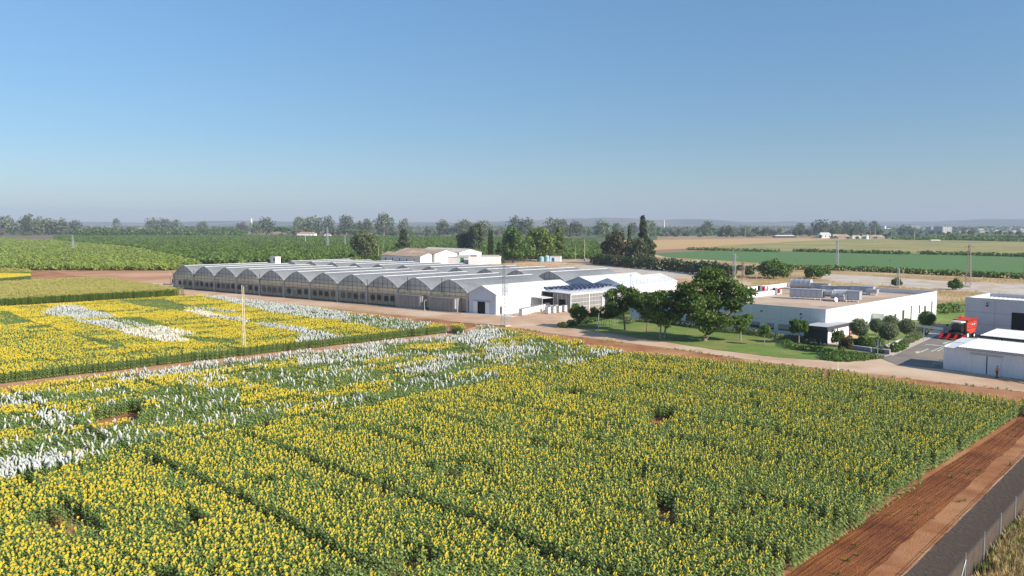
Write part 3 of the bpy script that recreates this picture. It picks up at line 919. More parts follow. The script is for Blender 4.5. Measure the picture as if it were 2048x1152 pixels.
mz_poly = poly([(-300, 640), (0, 614), (100, 607), (308, 596), (371, 591)], 0) + poly([(352, 577), (300, 566), (217, 555.5), (164, 555.5), (0, 563), (-300, 583)], 2.2)
crop('maize', mz_poly, .75, .7, MZ, 2.2, ('maize_plant', 'green maize clump along the front edge of the tasselled maize block', 'maize', 'maize along the front edge', 'maize_crop', 'block of tasselled maize left of the greenhouses'), 160)
crop('maize b', poly([(-260, 536), (-260, 546), (0, 545), (62, 545.5), (60, 539), (0, 537)], 2.0), 1.2, 1.2, MZ[:1], 2.0, ('maize_plant', 'green leafy crop plant in the small strip by the bare soil', 'maize', 'crop plants in the small strip', 'leafy_crop', 'narrow dark green crop strip beside the bare red soil'), 12)

# ------------------------------------------------------------------ orchards
def bush_mesh(H, W, n, size, seed, m):
    V, F = leaf_cloud(lobes_for('bush', H, W, seed), n, size, seed, .8)
    V[:, 2] = np.maximum(V[:, 2], .05)
    return (mesh_np('orchard_tree', V, F, m),)
CIT = [bush_mesh(3.3, 4.6, 130, 1.05, 70 + i, M_leaf_citrus) for i in range(4)]
PEA = [bush_mesh(2.9, 4.0, 130, .85, 80 + i, M_leaf_peach) for i in range(4)]
pea = poly([(-420, 540), (0, 540), (62, 541), (345, 541)], 0) + poly([(400, 523), (340, 508), (270, 494), (110, 480), (0, 476), (-300, 480)], 2.5)
crop('peach', pea, 5.2, 3.4, PEA, 2.5, ('peach_tree', 'small pale green orchard tree in the front rows behind the bare soil', 'peach tree', 'pale orchard trees of the front rows', 'pale_orchard', 'rows of pale green young orchard trees at the left'), 260)
cit = poly([(415, 529), (780, 522), (1200, 518)], 0) + poly([(1205, 497), (1190, 479), (1100, 474), (700, 471), (110, 470), (110, 478), (275, 491), (350, 507)], 3.0)
crop('citrus', cit, 6.0, 4.3, CIT, 3.0, ('citrus_tree', 'dark green citrus tree in the near rows behind the greenhouses', 'citrus tree', 'citrus trees of the near rows', 'citrus_orchard', 'dark green citrus orchard filling the land behind the greenhouses'), 260)

# ================================================================== greenhouses
M_alu = mat('galvanised_steel', (0.50, 0.51, 0.52), (0.42, 0.43, 0.44), 0.5, 2, 3, metal=0.3)
M_dkst = mat('dark_steel', (0.06, 0.06, 0.065), rough=0.6)
M_film = mat('greenhouse_film', (0.39, 0.40, 0.41), (0.33, 0.34, 0.35), 0.45, 0.35, 5, c3=(0.43, 0.435, 0.44), scale3=0.1, spec=0.5, trans=0.5, coord='World')
M_ridge = mat('ridge_strip', (0.72, 0.71, 0.68), rough=0.6)
M_gable = mat('gable_film', (0.74, 0.74, 0.69), (0.66, 0.66, 0.61), 0.4, 0.5, 4, spec=0.5, trans=0.4, alpha=0.75, coord='World')
M_clad = mat('clear_cladding', (0.78, 0.76, 0.62), (0.68, 0.66, 0.52), 0.35, 0.25, 5, c3=(0.74, 0.68, 0.56), scale3=0.09, spec=0.5, trans=0.45, alpha=0.62, coord='World')
M_fan = mat('dark_fan', (0.03, 0.033, 0.04), rough=0.5)
M_fanfr = mat('fan_frame', (0.10, 0.105, 0.115), rough=0.5)
M_white = mat('white_panel', (0.80, 0.795, 0.78), (0.74, 0.735, 0.715), 0.6, 0.5, 4, coord='World')
M_whiteroof = mat('white_roof_sheet', (0.66, 0.66, 0.65), (0.56, 0.56, 0.545), 0.5, 0.3, 6, coord='World')
M_dark = mat('dark_interior', (0.015, 0.015, 0.016), rough=0.8)
M_glass = mat('window_glass', (0.05, 0.06, 0.075), rough=0.12, spec=0.6)
M_poly = mat('corrugated_plastic', (0.36, 0.35, 0.33), (0.30, 0.29, 0.28), 0.4, 0.6, 4, spec=.4, trans=.2, alpha=.8, coord='World')
M_crate = mat('brown_crates', (0.22, 0.12, 0.09), rough=0.8)
M_cream = mat('cream_plastic', (0.6, 0.52, 0.34), rough=0.6)
M_inner = mat('greenhouse_crop', (0.20, 0.28, 0.06), (0.28, 0.34, 0.09), 0.8, 1.2, 4, trans=.2, island=.3)
M_weed = mat('growing_bench', (0.45, 0.25, 0.16), (0.30, 0.22, 0.13), 0.9, 0.8, 4, coord='World')

BAY = 133.13 / 11
GF = Frame(P(350, 576), DB, Vector((0.676, 0.737)))
GUT, RDG, GLEN = 4.95, 8.0, 31.8
def arch(t):                       # 0 at a gutter, 1 at the apex
    q = 1 - t
    return 1 - .77 * q ** 1.75 - .23 * q
def arch_pts(w, n=14):
    out = []
    for i in range(2 * n + 1):
        t = i / n
        s = t if t <= 1 else 2 - t
        out.append((w * t / 2, arch(s)))
    return out

def greenhouse(F, nb, L, gut, rdg, label, front_detail):
    g = thing('greenhouse', label, 'greenhouse', F(nb * BAY / 2, 0, 0))
    rise = rdg - gut
    prof = arch_pts(BAY)
    roof, rid, ribs, gutm, back = MB(), MB(), MB(), MB(), MB()
    for k in range(nb):
        vs, fs = [], []
        for (a, z) in prof:
            vs += [F(k * BAY + a, 0, gut + rise * z), F(k * BAY + a, L, gut + rise * z)]
        for i in range(len(prof) - 1):
            fs.append((2 * i, 2 * i + 2, 2 * i + 3, 2 * i + 1))
        roof.add(vs, fs)
        c = k * BAY + BAY / 2
        rid.fbox(F, c - .2, c + .2, .02, L - .02, rdg - .03, rdg + .07)
        nr = int(L / 2.65)
        for j in range(nr + 1):
            t = L * j / nr
            ribs.tube([F(k * BAY + a, t, gut + rise * z + .03) for a, z in prof[::2]], .035, 4, caps=False)
        gutm.fbox(F, k * BAY - .18, k * BAY + .18, -.1, L + .1, gut - .16, gut + .06)
    gutm.fbox(F, nb * BAY - .18, nb * BAY + .18, -.1, L + .1, gut - .16, gut + .06)
    roof.build('roof', M_film, g)
    rid.build('ridge_strip', M_ridge, g)
    ribs.build('roof_ribs', M_alu, g)
    gutm.build('gutter', M_alu, g)
    # gables
    for t, nm in ((0.0, 'front'), (L, 'back')):
        for k in range(nb):
            b = MB(); vs = [F(k * BAY + a, t, gut + rise * z) for a, z in prof]
            b.add(vs, [tuple(range(len(vs)))])
            b.build('gable', M_gable, g)
            e = MB()
            e.tube([F(k * BAY + a, t + (-.06 if t == 0 else .06), gut + rise * z) for a, z in prof], .13 if t == 0 else .08, 5)
            if t == 0:
                for fr in (.2, .35, .5, .65, .8):
                    z = arch(1 - abs(fr - .5) * 2)
                    e.fbox(F, k * BAY + fr * BAY - .03, k * BAY + fr * BAY + .03, -.07, -.01, gut, gut + rise * z, 1)
                e.fbox(F, k * BAY + .9, (k + 1) * BAY - .9, -.07, -.01, gut + rise * .33, gut + rise * .33 + .06, 1)
            e.build('gable_frame', [M_alu, M_dkst], g)
    side = MB()
    for a in (0, nb * BAY):
        side.quad(F(a, 0, 0), F(a, L, 0), F(a, L, gut), F(a, 0, gut))
    side.quad(F(0, L, 0), F(nb * BAY, L, 0), F(nb * BAY, L, gut), F(0, L, gut))
    side.build('side_wall', M_clad, g)
    if not front_detail:
        b = MB(); b.quad(F(0, 0, 0), F(nb * BAY, 0, 0), F(nb * BAY, 0, gut), F(0, 0, gut)); b.build('front_wall', M_clad, g)
        return g
    b = MB()
    for k in range(nb):
        b.quad(F(k * BAY, 0, .35), F((k + 1) * BAY, 0, .35), F((k + 1) * BAY, 0, gut), F(k * BAY, 0, gut))
    b.build('front_wall', M_clad, g)
    b = MB(); b.fbox(F, 0, nb * BAY, -.08, .08, 0, .35); b.build('plinth', mat('plinth_grey', (0.16, 0.15, 0.14), (0.1, 0.095, 0.09), 0.9, 1, 3, coord='World'), g)
    rails = MB()
    for z in (gut - .05, gut - 1.0, gut - 1.9, 2.05):
        rails.fbox(F, 0, nb * BAY, -.06, -.012, z, z + .07)
    for k in range(nb * 6 + 1):
        a = k * BAY / 6
        rails.fbox(F, a - .025, a + .025, -.055, -.016, .36, gut - .06)
    rails.build('wall_rails', M_dkst, g)
    for k in range(nb + 1):
        a = k * BAY
        p = MB(); p.fbox(F, a - .14, a + .14, -.42, -.14, 0, gut + .1)
        p.tube([F(a - .45, -.3, .0), F(a - .45, -.3, gut - .1)], .05, 5)
        for z in np.arange(.6, gut, .62):
            p.fbox(F, a - .45, a - .14, -.33, -.27, z, z + .05)
        p.build('post', M_alu, g)
    rr = random.Random(3)
    for k in range(nb):
        if k < 9:
            sl = [.16, .38, .6, .82] if k else [.3, .54, .8]
            if k == 3: sl = [.1, .6, .83]
            for j, s in enumerate(sl):
                if k == 5 and j == 1: continue
                a = k * BAY + s * BAY + rr.uniform(-.25, .25)
                f = MB(); z0 = 1.28 + (.1 if j % 2 else 0)
                f.fbox(F, a - .72, a + .72, -.24, -.08, z0, z0 + 1.5)
                o = f.build('fan_housing', M_fanfr, g)
                h = MB(); h.cyl(F(a, -.25, z0 + .75), F(a, -.30, z0 + .75), .62, 12)
                for q in range(4):
                    h.fbox(F, a - .7, a + .7, -.30, -.245, z0 + .12 + q * .36, z0 + .16 + q * .36)
                h.build('fan', M_fan, o) if rr.random() < .6 else None
    # door in bay 6
    d = MB(); a = 5 * BAY + .40 * BAY
    d.fbox(F, a - .5, a + .5, -.12, -.07, .3, 2.4); d.build('door', M_poly, g)
    # two projecting lobbies with crates behind clear sheets (bays 10 and 11)
    for k in (9, 10):
        b = MB(); a0, a1 = k * BAY + .7, (k + 1) * BAY - 2.0
        b.quad(F(a0, -1.6, 0), F(a1, -1.6, 0), F(a1, -1.6, 3.5), F(a0, -1.6, 3.5))
        b.quad(F(a0, -1.6, 0), F(a0, -.05, 0), F(a0, -.05, 3.7), F(a0, -1.6, 3.5))
        b.quad(F(a1, -1.6, 0), F(a1, -.05, 0), F(a1, -.05, 3.7), F(a1, -1.6, 3.5))
        b.quad(F(a0, -1.65, 3.5), F(a1, -1.65, 3.5), F(a1, -.05, 3.7), F(a0, -.05, 3.7))
        lo = b.build('lobby', M_poly, g)
        b = MB()
        for q in range(8):
            a = a0 + (a1 - a0) * q / 7
            b.fbox(F, a - .03, a + .03, -1.67, -1.61, 0, 3.5)
        b.fbox(F, a0, a1, -1.69, -1.6, 3.45, 3.6)
        b.fbox(F, a0, a1, -1.69, -1.6, 0, .1)
        b.build('lobby_frame', M_alu, lo)
        b = MB()
        for q in (.12, .22, .4, .62, .72, .82):
            a = a0 + (a1 - a0) * q
            b.fbox(F, a, a + .8, -1.3, -.5, 1.0, 2.2)
        b.build('crate_stack', M_crate, lo)
        b = MB(); b.fbox(F, a1 - .9, a1 - .3, -1.85, -1.7, .9, 3.4); b.build('door_leaf', M_white if k == 10 else M_alu, lo)
    # heater units high on the wall
    for k in (4, 8, 9, 10):
        b = MB(); a = (k + .28) * BAY
        b.fbox(F, a, a + 1.1, -.6, -.08, 3.5, 4.6); b.build('heater_box', M_cream, g)
    for k, hh in ((1, 6.6), (4, 6.8), (8, 6.9), (9, 8.3), (10, 8.3)):
        b = MB(); a = (k + .02 + (.28 if k > 8 else 0)) * BAY
        b.tube([F(a, -.3, 3.8 if k > 8 else gut - .6), F(a, -.3, hh)], .09, 6); b.build('flue', M_dkst, g)
    # benches and plants seen through the cladding
    b = MB(); b.quad(F(.3, .5, .02), F(nb * BAY - .3, .5, .02), F(nb * BAY - .3, L - .5, .02), F(.3, L - .5, .02)); b.build('floor', M_weed, g)
    cr = [(0, 0, 0, 1, 1, 1)]
    Vs, Fs = [], []
    lb = []
    for k in range(nb):
        for j in range(5):
            c = F((k + .1 + .2 * j) * BAY, 3.0, 1.5)
            lb.append((c.x - OFF[g.name].x, c.y - OFF[g.name].y, 1.3, 1.1, 1.1, 1.2 + .8 * rr.random()))
    V, Fc = leaf_cloud(lb, 5200, .5, 4, .9, .1)
    V[:, 2] = np.clip(V[:, 2], .1, 4.3)
    link('growing_plants', mesh_np('growing_plants', V, Fc, M_inner), g)
    return g

greenhouse(GF, 11, GLEN, GUT, RDG, 'long greenhouse with eleven arched bays facing the sunflower field', True)
LASTPK = P(1099, 543.5, 8)
GF2 = Frame(Vector((LASTPK.x, LASTPK.y, 0)) - DB * (10.5 * BAY), DB, Vector((0.72, 0.69)))
greenhouse(GF2, 11, 26.5, GUT, RDG, 'rear greenhouse block whose arches peek over the front one', False)

# little white cabin on the roof edge at the left end
b = MB(); cf = Frame(P(541, 534), DB, Vector((.676, .737)))
r0 = thing('rooftop_cabin', 'small white service cabin between the two greenhouse blocks', 'cabin', cf(0, 0))
b.fbox(cf, 0, 4.2, 0, 3, 0, 5.2); o = b.build('wall', M_white, r0)
b = MB(); b.fbox(cf, -.15, 4.35, -.15, 3.15, 5.203, 5.45); b.build('roof', M_whiteroof, r0)
b = MB(); b.fbox(cf, 2.6, 3.6, -.05, -.004, 3.2, 4.6); b.build('window', M_glass, r0)
# tank and boom at the left gable
t = thing('fertiliser_rig', 'teal tank on a steel frame with a black boom by the leftmost greenhouse bay', 'tank rig', GF(-1.6, .5))
b = MB(); b.cyl(GF(-1.5, .4, 1.6), GF(-1.5, .4, 3.0), .55, 12); b.build('tank', mat('teal_plastic', (0.05, 0.22, 0.2), rough=.5), t)
b = MB()
for da, db in ((-.6, -.2), (-.6, 1.0), (-2.4, -.2), (-2.4, 1.0)): b.tube([GF(da, db, 0), GF(da, db, 5.6 if db < 0 else 1.6)], .06, 5)
b.fbox(GF, -2.5, -.5, -.3, 1.1, 1.5, 1.6); b.build('frame', M_alu, t)
b = MB(); b.tube([GF(-2.2, .3, 1.2), GF(-8.2, .6, 1.0)], .14, 6); b.tube([GF(-8.2, .6, .1), GF(-8.2, .6, 1.5)], .1, 6); b.build('boom', M_dark, t)

# ================================================================== white sheds beside the greenhouse
def gabled(name, label, F, W, L, eave, ridge, cat='shed', front=None, wallm=None, roofm=None, over=.25, group=None, lit=None, z0=0):
    g = thing(name, label, cat, F(W / 2, 0, 0), group=group)
    w = MB()
    lo = [F(0, 0, z0), F(W, 0, z0), F(W, 0, eave), F(W / 2, 0, ridge), F(0, 0, eave)]
    hi = [F(0, L, z0), F(W, L, z0), F(W, L, eave), F(W / 2, L, ridge), F(0, L, eave)]
    w.add(lo, [(0, 1, 2, 3, 4)]); w.build('front_wall', front or wallm or M_white, g)
    w = MB(); w.add(hi, [(4, 3, 2, 1, 0)]); w.quad(lo[1], hi[1], hi[2], lo[2]); w.quad(hi[0], lo[0], lo[4], hi[4]); w.build('wall', wallm or M_white, g)
    r = MB(); th = .12
    for s in (0, 1):
        a0 = -over if s == 0 else W + over
        ez = eave - (ridge - eave) / (W / 2) * over
        lo_ = [F(a0, -over, ez + .02), F(W / 2, -over, ridge + .02), F(W / 2, L + over, ridge + .02), F(a0, L + over, ez + .02)]
        if s: lo_ = lo_[::-1]
        r.hexa(lo_, [p + Vector((0, 0, th)) for p in lo_])
    n = int(L / 1.1)
    sl = (ridge - eave) / (W / 2)
    for j in range(1, n):
        t = L * j / n
        for s in (0, 1):
            a0, a1 = (0, W / 2 - .2) if s == 0 else (W, W / 2 + .2)
            r.add([F(a0, t - .03, eave + th + .03), F(a0, t + .03, eave + th + .03), F(a1, t + .03, eave + sl * abs(a1 - a0) + th + .03), F(a1, t - .03, eave + sl * abs(a1 - a0) + th + .03),
                   F(a0, t, eave + th + .09), F(a1, t, eave + sl * abs(a1 - a0) + th + .09)], [(0, 4, 5, 3), (4, 1, 2, 5)])
    r.build('roof', roofm or M_whiteroof, g)
    return g

S1 = Frame(GF(11 * BAY + .3, 0), DB, Vector((0.676, 0.737)))
W1, L1 = 8.7, 30.0
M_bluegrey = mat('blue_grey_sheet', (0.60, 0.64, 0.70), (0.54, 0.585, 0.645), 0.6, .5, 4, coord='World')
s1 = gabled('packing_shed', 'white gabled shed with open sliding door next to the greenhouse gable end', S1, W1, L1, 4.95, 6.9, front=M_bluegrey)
b = MB(); b.fbox(S1, 2.9, 5.3, -.06, -.01, 0, 3.0); b.build('doorway', M_dark, s1)
b = MB(); b.fbox(S1, 1.55, 2.85, -.16, -.08, .05, 3.05); b.fbox(S1, 5.35, 6.7, -.14, -.08, .05, 3.0); b.build('door_leaf', M_white, s1)
b = MB(); b.fbox(S1, 1.5, 6.8, -.2, -.06, 3.08, 3.2); b.build('door_rail', M_alu, s1)
b = MB(); b.tube([S1(W1 - .5, -.3, 0), S1(W1 - .5, -.3, 5.2)], .05, 5); b.tube([S1(W1 - .05, -.3, 0), S1(W1 - .05, -.3, 5.2)], .05, 5)
for z in np.arange(.3, 5, .35): b.fbox(S1, W1 - .5, W1 - .05, -.32, -.28, z, z + .04)
b.build('ladder', M_alu, s1)
for j in range(15):
    b = MB(); t = 1.5 + j * 1.95
    b.tube([S1(W1 - .1, t, 4.95), S1(W1 - .1, t, 6.4)], .035, 5); b.build('roof_stanchion', M_alu, s1)
b = MB(); b.tube([S1(W1 - .1, 1.5, 6.35), S1(W1 - .1, 1.5 + 14 * 1.95, 6.35)], .02, 4); b.build('lifeline', M_alu, s1)
b = MB(); b.fbox(S1, W1 + .01, W1 + .06, 1.2, 2.0, 0.1, 2.0); b.build('side_door', M_dkst, s1)
b = MB(); b.fbox(S1, -.6, W1 + 6, -1.8, .3, 0.006, .05); b.fbox(S1, W1 + .3, W1 + 3, .3, 13, 0.006, .06); b.build('apron_slab', mat('pale_concrete', (0.55, 0.5, 0.43), (0.48, 0.43, 0.37), .9, .8, 4, coord='World'), None, S1(4, -1), kind='structure')

# solar-roofed hall
c0 = P(1083, 581.5, 4.9); c1 = P(1141, 589, 4.4)
HF = Frame(P(1141, 623.5), Vector((0.71, 0.705)), Vector((-0.797, 0.604)))      # along the long glazed side; V runs back to the left
HW, HD = 29.0, 12.5
g = thing('solar_hall', 'low glazed hall with white roof carrying the solar panels', 'hall', HF(HW / 2, 0))
b = MB(); b.quad(HF(0, 0, .1), HF(HW, 0, .1), HF(HW, 0, 4.35), HF(0, 0, 4.35)); b.quad(HF(0, 0, .1), HF(0, 5.2, .1), HF(0, 5.2, 4.5), HF(0, 0, 4.35)); b.quad(HF(HW, 0, .1), HF(HW, HD, .1), HF(HW, HD, 4.9), HF(HW, 0, 4.35)); b.build('wall', M_poly, g)
b = MB(); b.quad(HF(0, 5.2, 0), HF(0, HD, 0), HF(0, HD, 4.6), HF(0, 5.2, 4.5)); b.build('open_bay', M_dark, g)
b = MB()
for k in range(25):
    a = HW * k / 24; w = .16 if k % 6 == 0 else .03
    b.fbox(HF, a - w / 2 - (.02 if k == 24 else 0), a + w / 2, -.10 if k % 6 == 0 else -.07, -.01, 0, 4.3)
for z in (1.1, 2.2, 3.3): b.fbox(HF, 0, HW, -.06, -.015, z, z + .05)
b.fbox(HF, -.1, HW + .1, -.12, -.01, 4.15, 4.4)
for k in range(5):
    t = 5.2 * k / 4; b.fbox(HF, -.07, -.01, t - .05, t + .05, 0, 4.3)
b.build('frame', M_white, g)
b = MB(); lo = [HF(-.4, -.4, 4.42), HF(HW + .3, -.4, 4.42), HF(HW + .3, HD, 5.0), HF(-.4, HD, 5.0)]; b.hexa(lo, [p + Vector((0, 0, .16)) for p in lo]); b.build('roof', M_whiteroof, g)
b = MB(); b.fbox(HF, 13.6, 16.2, -.14, -.08, 0, 3.0); b.build('doorway', M_dark, g)
b = MB(); b.fbox(HF, 12.2, 13.5, -.2, -.15, 0, 3.0); b.fbox(HF, 16.3, 17.6, -.2, -.15, 0, 3.0); b.fbox(HF, 12, 17.8, -.22, -.12, 3.05, 3.2); b.build('door_leaf', M_alu, g)
b = MB(); b.fbox(HF, -.14, -.08, 1.5, 3.4, 0, 3.0); b.build('side_doorway', M_dark, g)
M_pv = mat('solar_cells', (0.006, 0.010, 0.035), (0.012, 0.018, 0.06), 0.15, 3, 2, spec=.6)
def pv_row(a, d0, nmod, tag_label):
    t = thing('solar_panel_row', tag_label, 'solar panels', HF(a, d0, 4.6), group='solar panel rows on the hall roof')
    zb = 4.62 + .046 * d0
    L = nmod * 1.75
    A = [HF(a, d0, zb + .22 ), HF(a + 1.15, d0, zb + .62), HF(a + 1.15, d0 + L, zb + .62 + .046 * L), HF(a, d0 + L, zb + .22 + .046 * L)]
    b = MB(); b.hexa(A, [p + Vector((0, 0, .05)) for p in A]); fr = b.build('frame', M_alu, t)
    b = MB()
    for q in range(nmod):
        f0, f1 = (q + .03) / nmod, (q + .97) / nmod
        def pt(s, f):
            e0 = A[0].lerp(A[3], f); e1 = A[1].lerp(A[2], f); return e0.lerp(e1, s) + Vector((0, 0, .056))
        b.quad(pt(.03, f0), pt(.97, f0), pt(.97, f1), pt(.03, f1))
    b.build('cells', M_pv, t)
    b = MB()
    for q in (0, L): b.tube([HF(a + .6, d0 + q, zb), HF(a + .6, d0 + q, zb + .35)], .03, 4)
    b.build('stand', M_alu, t)
ordn = ['first', 'second', 'third', 'fourth', 'fifth', 'sixth', 'seventh', 'eighth', 'ninth', 'tenth', 'eleventh', 'twelfth', 'thirteenth', 'fourteenth', 'fifteenth', 'sixteenth']
k = 0
for a, d0, nm in [(1.2, 6.6, 2), (2.9, 6.6, 2), (4.6, 3.0, 4), (6.3, 3.0, 4), (8.0, 3.0, 4), (9.7, 3.0, 4), (11.8, 3.0, 5), (13.5, 3.0, 5), (15.2, 3.0, 5), (16.9, 3.0, 5), (19.2, 4.6, 3), (20.9, 4.6, 3), (22.6, 4.6, 3), (24.8, 6.0, 2), (26.5, 6.0, 2)]:
    pv_row(a, d0, nm, '%s tilted row of dark solar panels on the hall roof, counted from the left' % ordn[k]); k += 1
# open canopy left of the hall
CF = Frame(P(1083, 622), Vector((0.71, 0.705)), Vector((-0.797, 0.604)))
g = thing('canopy', 'small white flat canopy on posts before the solar hall', 'canopy', CF(1, 1))
b = MB(); lo = [CF(-1.5, -1.5, 3.3), CF(6, -1.5, 3.3), CF(6, 4.5, 3.7), CF(-1.5, 4.5, 3.7)]; b.hexa(lo, [p + Vector((0, 0, .12)) for p in lo]); b.build('canopy_roof', M_whiteroof, g)
for a, c in ((-1.3, -1.3), (5.8, -1.3), (-1.3, 4.3), (5.8, 4.3)):
    b = MB(); b.tube([CF(a, c, 0), CF(a, c, 3.4)], .06, 6); b.build('post', M_white, g)
# the lump of white sheeting beneath the canopy
r = thing('covered_heap', 'heap covered by loose white sheeting under the small canopy', 'covered heap', P(1096, 620))
bm_ = MB(); c = P(1096, 620)
for i, (dx, dy, rr_, hh) in enumerate([(0, 0, 1.5, 1.7), (1.5, .9, 1.2, 2.2), (-1.4, .2, 1.1, 1.0), (.6, -1.0, 1.0, .8)]):
    bm_.ball((c.x + dx, c.y + dy, hh * .4), rr_, rz=hh * .7, rough=.12, seed=i, nu=12, nv=7)
bm_.build('white_sheeting', M_white, r)
# white bulk boxes
def bulk(u, v, lab):
    p = P(u, v)
    F = Frame(p, DB, Vector((.676, .737)))
    t = thing('bulk_box', lab, 'box', p, group='white bulk boxes in the yard')
    b = MB(); b.fbox(F, -.5, .5, 0, 1.0, .15, 1.62); b.build('box', M_white, t)
    b = MB()
    for a in (-.55, -.05, .42): b.fbox(F, a, a + .12, .02, 1.08, 0.02, .145)
    b.build('pallet', mat('pallet_wood', (.35, .25, .15), rough=.9), t)
    b = MB()
    for z in (.5, .85, 1.2): b.fbox(F, -.52, .52, -.02, 1.02, z, z + .05)
    b.fbox(F, -.54, .54, -.04, 1.04, 1.60, 1.70); b.build('lid_and_straps', M_poly, t)
for i in range(9):
    bulk(1041 + i * 6.2, 631 - i * 1.45, '%s white bulk box from the shed end of the long yard row' % ordn[i])
for i in range(7):
    bulk(1093 + (i % 4) * 11 + (4 if i > 3 else 0), 627.5 - (i % 4) * 1.3 - (3.5 if i > 3 else 0), '%s white bulk box of the cluster before the solar hall' % ordn[i])

# two long gabled halls at the back
S2 = Frame(P(1183, 592), DB, Vector((0.70, 0.715)))
def px_frame_shed(apex0, apex1, ez, rz, W, name, label, left_shift=0):
    a0 = P(*apex0, rz); a1 = P(*apex1, rz)
    V = Vector((a1.x - a0.x, a1.y - a0.y, 0)); L = V.length
    F = Frame(Vector((a0.x, a0.y, 0)) - DB * (W / 2), DB, V)
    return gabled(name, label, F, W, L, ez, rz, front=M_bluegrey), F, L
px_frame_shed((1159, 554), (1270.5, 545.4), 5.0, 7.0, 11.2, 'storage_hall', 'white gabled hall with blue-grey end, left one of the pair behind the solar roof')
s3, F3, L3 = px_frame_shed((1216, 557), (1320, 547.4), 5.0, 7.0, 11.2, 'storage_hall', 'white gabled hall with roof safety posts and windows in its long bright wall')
for j in range(13):
    b = MB(); t = 4 + j * (L3 - 5) / 12
    b.tube([F3(11.1, t, 5.0), F3(11.1, t, 6.5)], .04, 5); b.build('roof_stanchion', M_alu, s3)
for j, t in enumerate((14, 17.5, 21, 24.5, 28, 31.5, 35)):
    b = MB(); b.fbox(F3, 11.205, 11.26, t, t + 1.1, 1.5, 2.5); b.build('window', M_glass, s3)
b = MB(); b.fbox(F3, 11.205, 11.26, 9, 11.4, 0, 3.0); b.build('door', M_dark, s3)
b = MB(); b.tube([F3(11.0, 3, 5), F3(11.0, 3, 8.0)], .06, 6); b.fbox(F3, 10.6, 11.4, 2.95, 3.05, 7.9, 8.05); b.build('mast', M_alu, s3)

# ================================================================== laboratory building
LH = 5.75
LF = Frame(P(1652, 619.7, LH) - Vector((0, 0, LH)), Vector((0.7075, 0.7067)), Vector((-0.683, 0.7305)))   # U: bright side wall, V: shaded front
LL, LW = 61.5, 39.5
M_labw = mat('white_precast', (0.80, 0.79, 0.77), (0.74, 0.73, 0.71), 0.7, .25, 4, coord='World')
M_joint = mat('panel_joint', (0.35, 0.35, 0.35), rough=.9)
M_gravel = mat('roof_gravel', (0.42, 0.29, 0.19), (0.36, 0.245, 0.155), 0.95, .9, 8, c3=(.5, .38, .28), scale3=.08, bump=.05, bscale=5, coord='World')
lab = thing('laboratory', 'large flat-roofed white building with gravel roof behind the lawn', 'building', LF(LL / 2, LW / 2))
b = MB(); b.fbox(LF, 0, LL, 0, .3, 0, LH); b.build('side_wall', M_labw, lab)
b = MB(); b.fbox(LF, 0.003, .3, .304, LW + 8, 0, LH); b.build('front_wall', M_labw, lab)
b = MB(); b.fbox(LF, .304, LL, LW - .3, LW, 0, LH); b.fbox(LF, LL - .3, LL, .304, LW - .304, 0, LH); b.build('back_wall', M_labw, lab)
b = MB(); b.fbox(LF, .304, LL - .304, .304, LW - .304, LH - 1.2, LH - .95); b.build('roof', M_gravel, lab)
b = MB(); b.fbox(LF, -.05, LL + .05, -.05, .35, LH + .002, LH + .08); b.fbox(LF, -.05, .35, .354, LW + 8, LH + .002, LH + .08); b.fbox(LF, LL - .35, LL + .05, .354, LW, LH + .002, LH + .08)
b.build('parapet_cap', mat('cap_metal', (.55, .55, .55), rough=.5, metal=.2), lab)
b = MB()
for t in np.arange(3.1, LW + 8, 3.1): b.fbox(LF, -.008, .003, t - .02, t + .02, 0, LH)
b.fbox(LF, -.008, .003, .3, LW + 8, 2.9, 2.94)
for t in np.arange(3.1, LL, 3.1): b.fbox(LF, t - .012, t + .012, -.006, 0, 0, LH)
b.build('panel_joints', mat('joint_grey', (.55, .55, .55), rough=.9), lab)
b = MB(); b.fbox(LF, 12, LL * .62, LW - .6 - 10, LW - 10.3, LH - .95, LH + .1); b.build('inner_parapet', M_labw, lab)
M_blind = mat('window_blind', (.42, .38, .33), rough=.8)
def lab_window(t, w, z0, z1, blind):
    f = MB(); f.fbox(LF, -.05, .003, t - w / 2, t + w / 2, z0, z1); o = f.build('window', M_alu, lab)
    f = MB(); f.fbox(LF, -.065, -.051, t - w / 2 + .06, t + w / 2 - .06, z0 + .06, z1 - .06); f.build('pane', M_glass, o)
    if blind:
        f = MB(); f.fbox(LF, -.075, -.066, t - w / 2 + .08, t + w / 2 - .08, z0 + (z1 - z0) * (1 - blind), z1 - .08); f.build('blind', M_blind, o)
def tfront(u):     # distance along the front wall for a photo column
    best = min(np.arange(0, LW + 8, .05), key=lambda t: abs(proj(LF(0, t).x, LF(0, t).y, 1.5)[0] - u)); return float(best)
for u, w, bl in ((1568, 2.5, .8), (1541, 1.6, .7), (1510, 2.2, .5), (1458, 1.0, 0), (1472, 1.2, .3), (1441, 2.6, .15), (1400, 2.2, .3), (1380, 2.2, .0)):
    lab_window(tfront(u), w, .95 if u != 1458 else .6, 2.2, bl)
b = MB(); b.ball(LF(-.15, tfront(1523), 4.5), .18); b.ball(LF(-.15, tfront(1601), 4.55), .2); b.fbox(LF, -.1, .0, tfront(1601) - .12, tfront(1601) + .12, 3.7, 3.95); b.build('wall_lamp', M_dkst, lab)
for t, w, z0, z1 in ((24.3, 2.6, 0.2, 2.9), (31.5, .5, 1.2, 2.6), (34.6, 1.1, .8, 2.7), (39.2, 1.3, .8, 2.8), (44.3, .7, .3, 3.4), (49.5, .8, 1.3, 3.2), (53.0, 1.2, .8, 2.8), (57.8, .8, .3, 3.6)):
    f = MB(); f.fbox(LF, t, t + w, -.06, -.0005, z0, z1); f.build('window', M_glass, lab)
